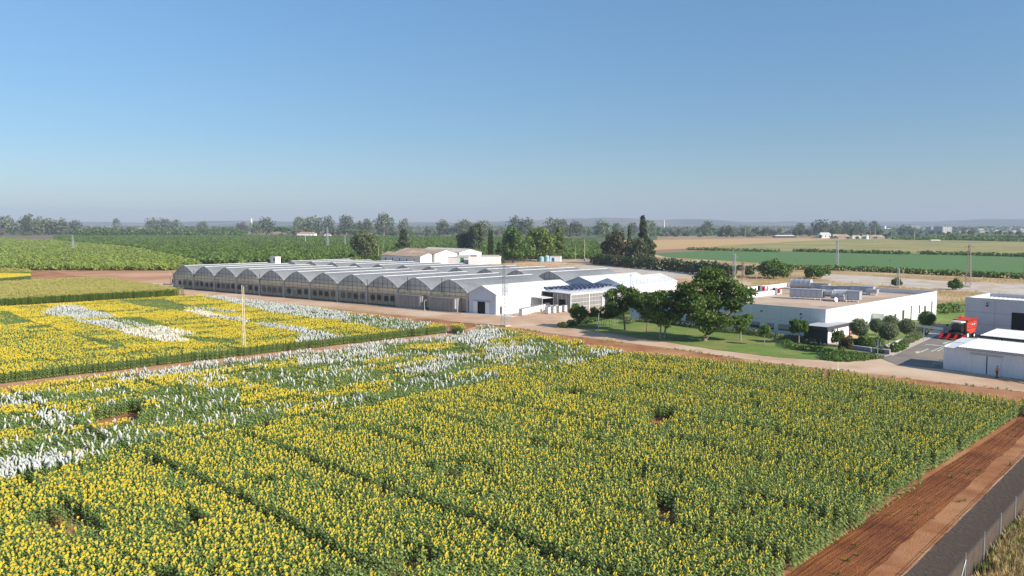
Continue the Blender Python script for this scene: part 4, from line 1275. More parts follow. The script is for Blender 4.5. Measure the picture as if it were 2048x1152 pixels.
b = MB(); b.fbox(LF, 22, 31, -2.6, -.004, 3.0, 3.5); b.fbox(LF, 22, 22.3, -2.5, -.004, 0, 3.0); b.build('entrance_canopy', M_labw, lab)

def on_roof(u, v):
    p = P(u, v, LH - .95); return p
RZ = LH - .95
M_ahu = mat('unit_grey', (.42, .42, .44), (.36, .36, .38), .5, 1, 3, metal=.2)
M_duct = mat('duct_metal', (.50, .51, .52), (.40, .41, .42), .4, 1, 3, metal=.35)
M_red = mat('red_panel', (.55, .02, .02), rough=.5)
def unit_frame(p): return Frame(Vector((p.x, p.y, 0)), Vector((0.7, -0.714)) * 1, Vector((.7, .714)))
RF = lambda u, v: Frame(Vector((on_roof(u, v).x, on_roof(u, v).y, RZ)), DB, Vector((.604, .797)))
def ahu(u, v, L, D, H, lab_, nd=4, feet=5):
    F = RF(u, v)
    t = thing('air_handling_unit', lab_, 'air conditioner', F(L / 2, 0), group='rooftop air handling units')
    b = MB(); b.fbox(F, 0, L, 0, D, .45, .45 + H); b.build('casing', M_ahu, t)
    b = MB(); b.fbox(F, -.1, L + .1, -.12, D + .1, .45 + H + .003, .55 + H); b.build('rain_hood', M_duct, t)
    for k in range(nd):
        b = MB(); b.fbox(F, L * (k + .08) / nd, L * (k + .92) / nd, -.05, -.004, .6, .35 + H); b.build('access_door', mat('door_grey', (.48, .48, .51), rough=.5), t)
    for k in range(feet):
        b = MB(); a = L * (k + .5) / feet
        b.tube([F(a - .35, -.3, 0), F(a - .3, -.2, .42), F(a + .3, -.2, .42), F(a + .35, -.3, 0)], .07, 5); b.build('foot', M_white, t)
    return F, t
F, t = ahu(1579, 597, 7.4, 2.2, 1.8, 'long grey air handling unit with curved duct, nearest on the gravel roof', 6, 6)
b = MB()
b.tube([F(7.8, 1.2, 1.6), F(9.5, 1.2, 1.6)], .85, 8)
b.tube([F(9.3, .6, 1.1), F(12.2, .2, 1.1), F(13.0, 1.2, 1.1)], .62, 8)
b.tube([F(9.4, 1.8, 1.9), F(12.0, 3.2, 1.9), F(13.6, 2.6, 1.7), F(13.6, 1.0, 1.3), F(15.6, .6, 1.1)], .62, 8)
b.build('duct', M_duct, t, smooth=False)
F, t = ahu(1676, 603, 1.8, 2.0, 1.3, 'open-louvred grey unit at the end of the curved duct', 2, 3)
b = MB(); b.fbox(F, .1, 1.5, -.9, -.06, .6, 1.2); b.fbox(F, .1, 1.4, -.95, -.06, 1.3, 1.7); b.build('intake_cowl', M_duct, t)
F, t = ahu(1692, 603.5, 2.8, 2.2, 1.9, 'tall grey unit with a dark open side near the bright wall', 1, 3)
b = MB(); b.fbox(F, -.06, -.004, .3, 2.0, .6, 2.1); b.build('open_side', M_dark, t)
for i, (u, v, L, D, H, l) in enumerate([(1606, 579, 6.5, 2.2, 1.3, 'grey roof unit beside the big round duct in the rear row'), (1641, 582, 6.0, 2.2, .9, 'low grey roof unit in the middle of the rear row'),
                                       (1676, 585, 3.4, 2.0, 1.2, 'grey roof unit with white piping in the rear row'), (1700, 587, 5.4, 2.2, 1.4, 'long grey roof unit toward the right end of the rear row'), (1731, 590, 2.6, 2.0, .9, 'small grey roof unit last in the rear row')]):
    ahu(u, v, L, D, H, l, 4, 4)
F = RF(1580, 578)
t = thing('round_duct', 'big round galvanised duct lying at the left of the rear row', 'duct', F(2.5, 0))
b = MB(); b.tube([F(0, 1.3, 1.4), F(5.2, 1.3, 1.4)], 1.35, 18); b.build('duct_shell', M_duct, t, smooth=False)
b = MB(); [b.tube([F(k, 1.3, 1.4), F(k + .08, 1.3, 1.4)], 1.42, 18) for k in (.0, 1.3, 2.6, 3.9, 5.1)]; b.build('seam', M_alu, t)
b = MB(); [b.fbox(F, k, k + .2, .2, 2.4, 0, .4) for k in (.8, 4.0)]; b.build('foot', M_white, t)
for i, (u, v, l) in enumerate([(1515, 584, 'white cooling unit with red side panel, left of two on the roof'), (1545, 589, 'white cooling unit with red side panel and pipes, right of two on the roof')]):
    F = RF(u, v); t = thing('cooling_unit', l, 'cooling unit', F(1, 0), group='red and white cooling units')
    b = MB(); b.fbox(F, 0, 1.25, 0, 1.1, .35, 1.65); b.build('casing', M_white, t)
    b = MB(); b.fbox(F, .05, .6, -.06, -.004, .45, 1.55); b.build('coil', M_dark, t)
    b = MB(); b.fbox(F, 1.27, 1.6, .0, 1.1, .4, 1.55); b.build('side_panel', M_red, t)
    b = MB()
    for a in (.1, 1.1): b.tube([F(a, .2, 0), F(a, .2, .35)], .05, 5); b.tube([F(a, .9, 0), F(a, .9, .35)], .05, 5)
    b.tube([F(-.6, -.3, .3), F(1.8, -.3, .3), F(1.8, 1, .3)], .05, 5); b.build('stand', M_white, t)
F = RF(1536, 585); t = thing('roof_tank', 'small white cylinder between the two red-sided cooling units', 'tank', F(0, 0))
b = MB(); b.cyl(F(0, 0, .3), F(0, 0, 1.5), .4, 14); b.build('shell', M_white, t); b = MB(); b.cyl(F(0, 0, 1.51), F(0, 0, 1.7), .42, 14, r1=.2); b.build('lid', M_white, t); b = MB(); b.cyl(F(0, 0, 0), F(0, 0, .29), .4, 8); b.build('base', M_alu, t)
p = on_roof(1671, 614)
t = thing('satellite_dish', 'white satellite dish on a pole at the near edge of the roof', 'satellite dish', p)
b = MB(); b.tube([p, p + Vector((0, 0, 1.3))], .05, 6); b.build('mast', M_alu, t)
b = MB(); d = Vector((.5, -.8, .3)).normalized(); c = p + Vector((0, 0, 1.5)); b.tube([c - d * .12, c + d * .0, c + d * .13], [.1, .42, .52], 14); b.build('dish', M_white, t)
b = MB(); b.tube([c, c + d * .6], .02, 4); b.build('feed_arm', M_alu, t)

# dark entrance kiosk with white roof and red post
KF = Frame(P(1652, 690), Vector((-0.683, 0.7305)), Vector((0.7075, 0.7067)))
g = thing('entrance_kiosk', 'dark boxy entrance shelter with pale flat roof at the corner of the white building', 'shelter', KF(1, 1))
b = MB(); b.fbox(KF, 0, 4.3, 0, .2, .25, 3.0); b.fbox(KF, 4.1, 4.3, .2, 5, .25, 3.0); b.build('dark_wall', mat('charcoal_panel', (.035, .037, .045), rough=.5), g)
b = MB(); b.fbox(KF, -.3, 4.5, -.3, 10.5, 3.0, 3.28); b.build('roof', mat('kiosk_roof', (.42, .42, .43), rough=.7), g)
b = MB(); b.fbox(KF, -.36, -.303, -.36, 10.6, 2.72, 3.34); b.fbox(KF, -.3, 4.56, -.36, -.303, 2.72, 3.34); b.build('fascia', M_dkst, g)
for a, c in ((-.15, .1), (4.2, .1), (.1, 5)):
    b = MB(); b.fbox(KF, a - .08, a + .08, c - .08, c + .08, 0, 3.0) if a < 0 or c > 1 else b.fbox(KF, a - .08, a + .08, c - .19, c - .103, 0, 3.0); b.build('post', M_dkst, g)
b = MB(); b.fbox(KF, -.2, .02, 9.9, 10.15, 0, 2.99); b.build('red_post', M_red, g)
b = MB(); b.fbox(KF, 1, 3.4, 2, 5.5, .05, 2.4); b.build('white_booth', M_white, g)
b = MB(); b.fbox(KF, -1.2, 5, -.6, 11, .024, .06); b.build('kiosk_floor', M_pave, g)

# ================================================================== right-hand buildings
WHH = HT(1928, 666.5, 595)
WF = Frame(P(1928, 666.5), Vector((0.61, -0.79)), Vector((0.71, 0.705)))
M_conc = mat('pale_concrete_panel', (.62, .60, .59), (.56, .54, .53), .8, .4, 5, coord='World')
g = thing('warehouse', 'tall pale concrete warehouse with ribbed white roof behind the harvester', 'warehouse', WF(8, 8))
WW, WD = 26, 16
b = MB(); b.fbox(WF, 0, WW, 0, .3, 0, WHH); b.build('front_wall', M_conc, g)
b = MB(); b.fbox(WF, 0, .3, .304, WD, 0, WHH); b.fbox(WF, .304, WW, WD - .3, WD, 0, WHH); b.fbox(WF, WW - .3, WW, .304, WD - .304, 0, WHH); b.build('side_wall', M_conc, g)
b = MB(); b.fbox(WF, .304, WW - .304, .304, WD - .304, WHH - 1.0, WHH - .75)
for a in np.arange(.8, WW - .5, .9): b.fbox(WF, a, a + .14, .31, WD - .31, WHH - .748, WHH - .66)
b.build('roof', M_whiteroof, g)
b = MB(); b.fbox(WF, -.06, WW, -.06, .36, WHH + .002, WHH + .1); b.fbox(WF, -.06, .36, .364, WD + .06, WHH + .002, WHH + .1); b.build('parapet_cap', M_alu, g)
b = MB(); b.fbox(WF, 0, WW, -.012, -.001, WHH * .62, WHH * .62 + .05); b.fbox(WF, 0, WW, -.012, -.001, WHH * .3, WHH * .3 + .05); b.fbox(WF, 5.6, 5.65, -.014, -.0005, 0, WHH); b.build('panel_joints', mat('joint_dark', (.25, .25, .26), rough=.9), g)
b = MB(); b.fbox(WF, 8.7, 12.5, -.06, -.015, 0, 5.0); b.build('gateway', M_dark, g)
b = MB(); b.ball(WF(4.2, -.2, WHH * .82), .2); b.fbox(WF, 4.0, 4.4, -.3, -.013, WHH * .88, WHH * .88 + .15); b.build('wall_lamp', M_dkst, g)

SHF = Frame(P(1886, 738), Vector((0.6076, -0.7942)), Vector((0.73, 0.683)))
SHH = 3.35
M_corr = mat('corrugated_white', (.70, .715, .73), (.63, .645, .66), .5, .5, 4, coord='World')
g = thing('tool_shed', 'low white corrugated shed with sliding doors by the dirt road', 'shed', SHF(6, 3))
SW, SD = 17.0, 8.2
def corr(b, F, a0, a1, c, z0, z1, step=.32, amp=.05, axis='a', mi=0):
    xs = np.arange(a0, a1 + 1e-6, step / 2)
    vs, fs = [], []
    for i, a in enumerate(xs):
        o = amp if i % 2 else 0
        if axis == 'a': vs += [F(a, c - o, z0), F(a, c - o, z1)]
        else: vs += [F(c - o, a, z0), F(c - o, a, z1)]
    for i in range(len(xs) - 1): fs.append((2 * i, 2 * i + 2, 2 * i + 3, 2 * i + 1))
    b.add(vs, fs, mi)
b = MB(); b.fbox(SHF, 0, SW, .0, .1, 0, SHH); corr(b, SHF, 0, SW, -.003, .05, SHH - .02); b.build('front_wall', M_corr, g)
b = MB(); b.fbox(SHF, 0, .1, .104, SD, 0, SHH + .3); corr(b, SHF, .1, SD, -.003, .05, SHH - .02, axis='b'); b.fbox(SHF, .104, SW, SD - .1, SD, 0, SHH + .3); b.fbox(SHF, SW - .1, SW, .104, SD - .104, 0, SHH + .3); b.build('wall', M_corr, g)
b = MB()
lo = [SHF(-.2, -.3, SHH + .02), SHF(3.2, -.3, SHH + .02), SHF(3.2, SD * .5, SHH + .3), SHF(-.2, SD * .5, SHH + .3)]; b.hexa(lo, [q + Vector((0, 0, .08)) for q in lo])
xs = np.arange(2.0, SW + .3, .2); vs, fs = [], []
for i, a in enumerate(xs):
    o = .10 if i % 2 else 0
    vs += [SHF(a, -.3, SHH + .32 + o), SHF(a, SD + .3, SHH + .75 + o)]
for i in range(len(xs) - 1): fs.append((2 * i, 2 * i + 2, 2 * i + 3, 2 * i + 1))
b.add(vs, fs)
lo = [SHF(2.0, -.28, SHH + .1), SHF(SW + .3, -.28, SHH + .1), SHF(SW + .3, SD + .28, SHH + .6), SHF(2.0, SD + .28, SHH + .6)]; b.hexa(lo, [q + Vector((0, 0, .13)) for q in lo])
lo = [SHF(-.2, SD * .5, SHH + .35), SHF(1.98, SD * .5, SHH + .35), SHF(1.98, SD + .28, SHH + .62), SHF(-.2, SD + .28, SHH + .62)]; b.hexa(lo, [q + Vector((0, 0, .08)) for q in lo])
b.build('roof', M_whiteroof, g)
def ash(u):
    return float(min(np.arange(0, SW, .02), key=lambda t: abs(proj(SHF(t, 0).x, SHF(t, 0).y, 1.5)[0] - u)))
a0, am, a1 = ash(1945), ash(1974), ash(2002)
for x0, x1 in ((a0, am - .08), (am + .08, a1)):
    b = MB(); b.fbox(SHF, x0, x1, -.14, -.09, .08, SHH - .55); b.build('sliding_door', mat('door_white', (.66, .68, .70), (.6, .62, .64), .5, 1, 3), g)
b = MB(); b.fbox(SHF, am - .075, am + .075, -.12, -.06, .05, SHH - .6); b.build('door_gap', M_dark, g)
b = MB(); b.fbox(SHF, a0 - .4, a1 + .3, -.22, -.09, SHH - .5, SHH - .32); b.build('door_rail', mat('rail_beige', (.5, .45, .36), rough=.7), g)
b = MB(); b.fbox(SHF, a0 - 1, a1 + 1.5, -1.0, -.06, .008, .10); b.build('doorstep', M_pave, g)
# open shelter behind
OF = Frame(P(1957, 700), Vector((0.6076, -0.7942)), Vector((0.73, 0.683)))
g = thing('machinery_shelter', 'open shelter with ribbed white roof behind the low shed', 'shelter', OF(4, 3))
b = MB(); xs = np.arange(0, 18, .2); vs, fs = [], []
for i, a in enumerate(xs):
    o = .08 if i % 2 else 0
    vs += [OF(a, 0, 2.6 + o), OF(a, 9, 3.0 + o)]
for i in range(len(xs) - 1): fs.append((2 * i, 2 * i + 2, 2 * i + 3, 2 * i + 1))
b.add(vs, fs); b.build('roof', M_whiteroof, g)
b = MB(); b.fbox(OF, 0, 17.8, -.05, .05, 2.32, 2.57); b.fbox(OF, -.05, .05, .06, 9, 2.4, 2.57); b.build('eaves_beam', M_dkst, g)
for k in range(6):
    for c in (0.15, 8.8):
        b = MB(); b.fbox(OF, .2 + k * 3.4, .35 + k * 3.4, c, c + .15, 0, 2.3 if c < 1 else 2.9); b.build('post', M_dkst, g)
# long low row of pens at the side of the shed
b = MB(); t = thing('steel_trestle', 'pale steel trestle standing in the shadow of the low shed', 'trestle', P(1872, 733))
F = Frame(P(1866, 733), Vector((.61, -.79)), Vector((.73, .68)))
for k in range(4): b.tube([F(0, k * .9, .5 + .25 * (k % 2)), F(1.6, k * .9, .5 + .25 * (k % 2))], .05, 5)
b.build('rails', M_alu, t)
b = MB()
for a in (0, 1.6):
    for c in (0, 2.7): b.tube([F(a, c, 0), F(a, c, .8)], .05, 5)
b.build('leg', M_alu, t)

# ================================================================== garden before the laboratory
def gp(u, v): return P(u, v)
# clipped ball trees
def ball_tree(u, vb, top, w, label, mleaf=None, seed=0):
    H = HT(u, vb, top); p = P(u, vb)
    W = w * p.y / FPX
    return tree('ball_tree', label, 'tree', p, H, W, 'ball', mleaf or M_leaf_olive, M_bark_pale, n=5200, size=.17, seed=seed, group='clipped round trees in the planted bed', r0=.09, rnd=.55)
ball_tree(1717, 695, 635, 41, 'round clipped olive-green tree nearest the dark kiosk', seed=1)
ball_tree(1752, 685, 636, 32, 'see-through round clipped tree, second from the dark kiosk', seed=2)
ball_tree(1780, 672, 629, 36, 'round clipped tree closest to the bright wall', seed=3)
ball_tree(1776, 700, 643, 42, 'largest round clipped tree at the front of the planted bed', seed=4)
ball_tree(1813, 681, 635, 38, 'dark round clipped tree on a short forked trunk', seed=5)
ball_tree(1853, 655, 620, 36, 'round clipped tree before the far end of the bright wall', seed=6, mleaf=M_leaf_mid)
# standard trees on the lawn
tree('lawn_tree', 'young round-headed tree with pale trunk right of the big shade tree', 'tree', P(1481, 681), HT(1481, 681, 627), 5.2, 'lolly', M_leaf_mid, M_bark_pale, n=2600, size=.28, seed=11, r0=.14, key='lt1')
tree('lawn_tree', 'smallest bright green lawn tree, between two larger ones', 'tree', P(1529, 690), HT(1529, 690, 646), 2.7, 'lolly', M_leaf_bright, M_bark_pale, n=1300, size=.22, seed=12, r0=.06, key='lt2')
tree('lawn_tree', 'dense round green lawn tree left of the dark kiosk', 'tree', P(1597.6, 687), HT(1597, 687, 635), 4.2, 'lolly', M_leaf_mid, M_bark_pale, n=3400, size=.25, seed=13, r0=.1, key='lt3')
tree('young_tree', 'thin young tree with open crown before the kiosk', 'tree', P(1673, 706), HT(1673, 706, 658), 2.6, 'lolly', M_leaf_dark, M_bark_pale, n=900, size=.22, seed=14, r0=.05, key='lt4')
tree('young_tree', 'staked bronze-green young tree in the rounded shrub bed', 'tree', P(1692, 713), HT(1692, 713, 668), 2.4, 'lolly', M_leaf_rust, M_bark, n=1100, size=.2, seed=15, r0=.06, key='lt5')
tree('young_tree', 'dark narrow young tree touching the kiosk roof', 'tree', P(1683, 700), HT(1683, 700, 659), 1.3, 'cypress', M_leaf_dark, M_bark, n=500, size=.2, seed=16, r0=.05, key='lt6')
# the big leaning shade tree
bp = P(1408, 682)
def big_tree():
    t = thing('shade_tree', 'largest broad dark tree on the lawn, leaning trunk', 'tree', bp)
    r = random.Random(8)
    H = HT(1425, 682, 541)
    sx = bp.y / FPX
    lobes = []
    # crown outline in metres right / up from the trunk foot, taken from the photograph; depth is real
    pts = [(-38, 110), (-30, 96), (-15, 124), (5, 132), (25, 130), (45, 122), (62, 108), (76, 94), (52, 92), (30, 104), (8, 104), (-12, 92), (-28, 76), (-8, 70), (14, 78), (34, 76), (50, 70), (20, 56), (-4, 52), (-20, 58), (-36, 88), (34, 52), (22, 36), (40, 40), (5, 34), (12, 118), (64, 80), (-34, 62), (-46, 78), (46, 104), (88, 100), (6, 24), (30, 120)]
    for i, (a, h) in enumerate(pts):
        for q in range(3):
            wd = 5.2 * math.sin(math.pi * min(.95, max(.12, (h + 10) / 150)))
            s = r.uniform(1.0, 1.75)
            lobes.append((a * sx + r.uniform(-.9, .9), r.uniform(-1, 1) * wd, h * sx + r.uniform(-.8, .8), s * 1.1, s * 1.1, s * .68))
    V, F = leaf_cloud(lobes, 13500, .36, 3, .95, .2)
    link('crown', mesh_np('crown', V, F, M_leaf_dark), t)
    b = MB()
    fk = Vector((2.6, .3, 3.0))
    b.tube([(0, 0, -.2), (.15, 0, .5), (1.0, .1, 1.7), fk], [.62, .48, .42, .38], 10)
    for e in [(4.5, 1, 6), (1.0, -1.5, 6.5), (6.5, -1.5, 8), (-2.5, 1.0, 7), (3.5, 2.5, 10), (-.5, 0, 10.5), (7.5, 1.5, 9), (2, -3, 9), (-3, -1, 5), (.2, -.6, 4)]:
        e = Vector(e); b.tube([fk, fk.lerp(e, .5) + Vector((0, 0, -.4)), e], [.26, .17, .06], 6, caps=False)
    b.build
    tm = bpy.data.meshes.new('trunk'); tm.from_pydata([tuple(v) for v in b.v], [], b.f); tm.materials.append(M_bark)
    link('trunk', tm, t)
big_tree()
def crown_tree(name, label, u, vb, pts, dep, seed, mleaf, mbark, n, size, trunks, s0=1.1, cat='tree', flat=.7, fork=None, ymul=1.0):
    """tree whose lobes follow measured positions (px right, px up from the foot) with real depth"""
    p = P(u, vb); sx = p.y / FPX; r = random.Random(seed)
    t = thing(name, label, cat, p)
    lobes = []
    for a, h in pts:
        for q in range(2):
            s = s0 * r.uniform(.8, 1.25)
            lobes.append((a * sx + r.uniform(-.3, .3), r.uniform(-1, 1) * dep, h * sx + r.uniform(-.3, .3), s, s, s * flat))
    V, F = leaf_cloud(lobes, int(n * 1.2), size, seed, .95, .2); V[:, 2] = np.maximum(V[:, 2], .05)
    link('crown', mesh_np('crown', V, F, mleaf), t)
    b = MB()
    for (x0, x1, h1, r0) in trunks:
        top = Vector((x1 * sx, 0, h1 * sx))
        b.tube([(x0 * sx, 0, -.1), ((x0 * .6 + x1 * .4) * sx, 0, h1 * sx * .5), top], [r0 * 1.2, r0, r0 * .8], 7)
        for l in r.sample(lobes, min(7, len(lobes))):
            e = Vector(l[:3]); b.tube([top, top.lerp(e, .5), e], [r0 * .5, r0 * .3, r0 * .1], 5, caps=False)
    tm = bpy.data.meshes.new('trunk'); tm.from_pydata([tuple(v) for v in b.v], [], b.f); tm.materials.append(mbark)
    link('trunk', tm, t)
    return t
crown_tree('shade_tree', 'wide dark tree with forked trunk left of the leaning one', 1326, 677,
           [(-28, 70), (-14, 80), (0, 86), (16, 90), (30, 88), (44, 80), (-24, 56), (-10, 62), (6, 68), (22, 66), (36, 62), (46, 64), (-12, 46), (4, 50), (18, 50), (30, 46), (-2, 36), (8, 40), (54, 88), (66, 86), (78, 84)],
           3.2, 21, M_leaf_dark, M_bark_pale, 5600, .33, [(2, 8, 38, .2), (-6, -4, 30, .16)], 1.35)
crown_tree('shade_tree', 'slim dark tree standing left of the forked one', 1293, 664,
           [(-12, 62), (0, 70), (-2, 52), (12, 60), (-10, 42), (8, 42), (0, 34), (14, 72), (-16, 74)], 1.8, 22, M_leaf_dark, M_bark, 2100, .3, [(0, 3, 30, .12)], 1.2)
crown_tree('shade_tree', 'tall open tree with lobed crown against the glazed hall', 1250, 660,
           [(-26, 78), (-16, 64), (-8, 54), (-6, 84), (-34, 72), (2, 76), (12, 82), (8, 62), (-30, 56), (-32, 44), (-18, 42), (16, 70), (10, 52), (-2, 44), (22, 58), (20, 50), (0, 66), (-22, 50)],
           1.9, 23, M_leaf_dark, M_bark, 3400, .32, [(0, -4, 38, .17)], 1.05)
crown_tree('shade_tree', 'small round dark tree at the yard side of the lawn', 1273, 637,
           [(-8, 28), (0, 34), (8, 28), (0, 22), (-6, 18), (9, 20)], 1.4, 24, M_leaf_mid, M_bark, 2000, .28, [(0, 0, 14, .09)], 1.1)
crown_tree('garden_shrub', 'multi-stemmed grey-green shrub at the left tip of the lawn', 1163, 654,
           [(-14, 40), (-8, 30), (0, 36), (-12, 24), (2, 22), (-4, 16), (26, 34), (30, 28), (20, 24), (6, 28), (-18, 33)], 1.4, 25, M_leaf_mid, M_bark, 3200, .24, [(0, -3, 16, .07), (1, 8, 18, .06), (4, 22, 20, .05)], .85, 'shrub')
for i, (u, vb, l) in enumerate([(1206, 655, 'thin-stemmed dark garden tree, left of a close trio'), (1222, 655, 'thin-stemmed dark garden tree in the middle of a close trio'), (1230, 652, 'thin-stemmed dark garden tree, right of a close trio')]):
    crown_tree('small_tree', l, u, vb, [(-8, 30), (0, 34), (8, 30), (-4, 24), (5, 24), (12, 26), (-11, 24)], .9, 30 + i, M_leaf_dark, M_bark_pale, 1000, .22, [(-2, -4, 20, .04), (1, 2, 22, .04), (4, 8, 20, .04)], .6)
# lamp posts
def lamp(u, vb, top, lab):
    p = P(u, vb); H = HT(u, vb, top); t = thing('lamp_post', lab, 'lamp post', p)
    b = MB(); b.tube([p, p + Vector((0, 0, H))], [.08, .06], 8); b.build('pole', M_alu, t)
    b = MB(); b.cyl(p + Vector((0, 0, H)), p + Vector((0, 0, H + .14)), .26, 12, r1=.2); b.build('lamp_head', M_dkst, t)
lamp(1197, 664, 628, 'grey lamp post at the edge of the lawn beside the dirt road')
lamp(1513, 560, 540, 'thin grey post in the dry grass behind the big tree')
for (u, vb, lab) in ((1353, 643, 'left white post of the terrace pergola behind the big tree'), (1364, 643, 'right white post of the terrace pergola behind the big tree')):
    p = P(u, vb); H = HT(u, vb, 619); t = thing('pergola_post', lab, 'post', p); b = MB(); b.tube([p, p + Vector((0, 0, H))], .09, 6); b.build('shaft', M_white, t)
    b = MB(); b.fbox(Frame(p, DB), -.25, .25, -.25, .25, 0.02, .06); b.build('base_plate', M_white, t)
# clipped shrub balls
def shrubball(p, r, label, group, m, seed, hz=.85, n=420):
    key = ('sb', m.name, seed % 4)
    if key not in PROTO:
        V, F = leaf_cloud([(0, 0, .8, .92, .92, .86)], n, .2, seed % 4 + 50, .5, .75)
        V[:, 2] = np.maximum(V[:, 2], .01)
        PROTO[key] = mesh_np('clipped_shrub', V, F, m)
    return link('clipped_shrub', PROTO[key], None, (p.x, p.y, 0), (0, 0, seed * 1.3), (r, r, r * hz), label=label, cat='shrub', group=group)
pts_ = [(1126, 655), (1141, 652), (1152, 650), (1162, 648.5), (1172, 646.5), (1182, 645), (1190, 643), (1199, 641), (1207, 639), (1216, 637), (1224, 635), (1232, 633.5), (1240, 632), (1247, 630), (1255, 628.5)]
ORD = ['first', 'second', 'third', 'fourth', 'fifth', 'sixth', 'seventh', 'eighth', 'ninth', 'tenth', 'eleventh', 'twelfth', 'thirteenth', 'fourteenth', 'fifteenth', 'sixteenth', 'seventeenth', 'eighteenth', 'nineteenth', 'twentieth']
for i, (u, v) in enumerate(pts_):
    shrubball(P(u, v), .95 if i else 1.4, '%s clipped ball shrub from the road along the yard edge of the lawn' % ORD[i], 'ball shrubs along the yard', M_leaf_mid, i, .9 if i else .5)
# bed below the ball trees
bed = [(1709, 694, 1.0), (1720, 696, 1.2), (1733, 700, 1.1), (1744, 701, 1.05), (1790, 704, 1.1), (1728, 686, 1.0), (1742, 690, .9), (1757, 690, 1.0), (1800, 701, 1.0), (1807, 698, .9), (1762, 697, .8)]
for i, (u, v, r_) in enumerate(bed):
    shrubball(P(u, v), r_, '%s rounded dark shrub in the planted bed under the ball trees, from the kiosk side' % ORD[i], 'rounded shrubs in the planted bed', M_leaf_mid, i + 3, .95)
k = 0
for j in range(4):
    for i in range(5):
        u = 1803 + i * 9.5 + j * 4; v = 694 - i * 4.4 - j * 3.4
        shrubball(P(u, v), .75, 'low clipped shrub in the sloping rows beside the white retaining wall', 'low shrub rows beside the retaining wall', M_leaf_olive if (i + j) % 3 else M_leaf_mid, k, .9); k += 1
for i, (u, v) in enumerate([(1757, 706), (1763, 706.5), (1769, 706), (1775, 705), (1765, 703), (1771, 702)]):
    shrubball(P(u, v), .5, 'tiny silvery clipped shrub at the corner of the planted bed', 'silvery shrubs at the bed corner', M_leaf_olive, i + 9, 1.0)
# hedges: continuous clipped strips following a path
def hedge(name, label, path, w, h, m, dens=26, size=.22, seed=0, cat='hedge', world=False, round_=True):
    pts = [Vector(p) if world else P(*p) for p in path]
    r = np.random.default_rng(seed); Vs = []; segs = []
    L = sum((pts[i + 1] - pts[i]).length for i in range(len(pts) - 1))
    n = int(L * (w + 2 * h) * dens / 3)
    lobes = []
    for i in range(len(pts) - 1):
        a, b = pts[i], pts[i + 1]; k = max(1, int((b - a).length / (w * .45)))
        for j in range(k):
            c = a.lerp(b, (j + .5) / k); c = c - pts[0]
            s = r.uniform(.85, 1.12)
            lobes.append((c.x + r.normal(0, w * .04), c.y + r.normal(0, w * .04), h * .48 * s, w * .52 * s, w * .52 * s, h * .55 * s))
    V, F = leaf_cloud(lobes, max(n, 300), size, seed, .6, .7); V[:, 2] = np.maximum(V[:, 2], .02)
    return link(name, mesh_np(name, V, F, m), None, (pts[0].x, pts[0].y, 0), label=label, cat=cat)
hedge('hedge', 'long low curving hedge sweeping across the lawn before the white building', [(1250, 648), (1262, 644), (1290, 643.5), (1330, 647), (1370, 652), (1410, 658), (1450, 664), (1500, 668), (1540, 674), (1575, 680), (1605, 684), (1640, 690)], 2.7, 1.1, M_leaf_olive, 80, .2, 1)
hedge('hedge', 'dark low hedge looping round the lawn tree near the kiosk', [(1572, 686), (1572, 692), (1585, 697), (1610, 700), (1640, 703), (1658, 707), (1664, 712), (1660, 719)], 2.4, .9, M_leaf_mid, 80, .2, 2)
# shrub bed tip at the road: ground-cover mound
V, F = leaf_cloud([(x, y, .12, 2.2, 1.8, .55) for x, y in [((P(u, v) - P(1700, 712)).x, (P(u, v) - P(1700, 712)).y) for u, v in [(1672, 711), (1682, 715), (1695, 718), (1710, 719), (1725, 717), (1740, 715), (1700, 711), (1715, 712), (1685, 709), (1728, 713.5), (1668, 719), (1680, 721)]]], 7500, .22, 5, .8, .3)
V[:, 2] = np.maximum(V[:, 2], .02); pc = P(1700, 712)
link('ground_cover', mesh_np('ground_cover', V, F, M_leaf_mid), None, (pc.x, pc.y, 0), label='rounded bed of low green ground cover where lawn meets the road', cat='ground cover', kind='stuff')
hedge('shrub_row', 'row of dark leafy bushes in the grass between the white building and warehouse', [(1880, 628), (1895, 626), (1915, 625), (1930, 624)], 3.2, 2.6, M_leaf_mid, 14, .4, 6, 'shrubs')
# retaining walls, ramp and rail by the car park
M_wallw = mat('white_render', (.66, .645, .62), (.58, .565, .54), .8, .8, 4, coord='World')
def low_wall(label, path, w, h, m=None, name='low_wall'):
    pts = [P(*p) for p in path]; t = thing(name, label, 'wall', pts[0])
    b = MB(); c = MB()
    for i in range(len(pts) - 1):
        F = Frame(pts[i], pts[i + 1] - pts[i]); L = (pts[i + 1] - pts[i]).length
        e = .002 * i
        b.fbox(F, 0, L - (w if i < len(pts) - 2 else 0), -w / 2, w / 2, 0, h - e)
        c.fbox(F, -.03, L - (w if i < len(pts) - 2 else 0), -w / 2 - .03, w / 2 + .03, h - e, h + .06 - e)
    b.build('wall_body', m or M_wallw, t); c.build('coping', M_wallw, t)
low_wall('long pale retaining wall of the planted bed beside the ramp', [(1771, 700), (1852, 668)], .3, .8)
low_wall('lower grey ramp wall facing the road at the bed corner', [(1700, 698), (1745, 704), (1780, 708.5)], .3, .7, mat('grey_render', (.30, .29, .30), rough=.9))
low_wall('short grey wall closing the planted bed toward the kiosk', [(1712, 692), (1771, 700)], .25, .6, mat('grey_render', (.30, .29, .30), rough=.9))
t = thing('ramp_railing', 'grey metal railing on the ramp behind the ball trees', 'railing', P(1832, 652))
pa, pb_ = P(1832, 651), P(1886, 659)
b = MB()
for z in (.7, 1.0, 1.3): b.tube([pa + Vector((0, 0, z)), pb_ + Vector((0, 0, z))], .035, 5)
b.build('rail', M_alu, t)
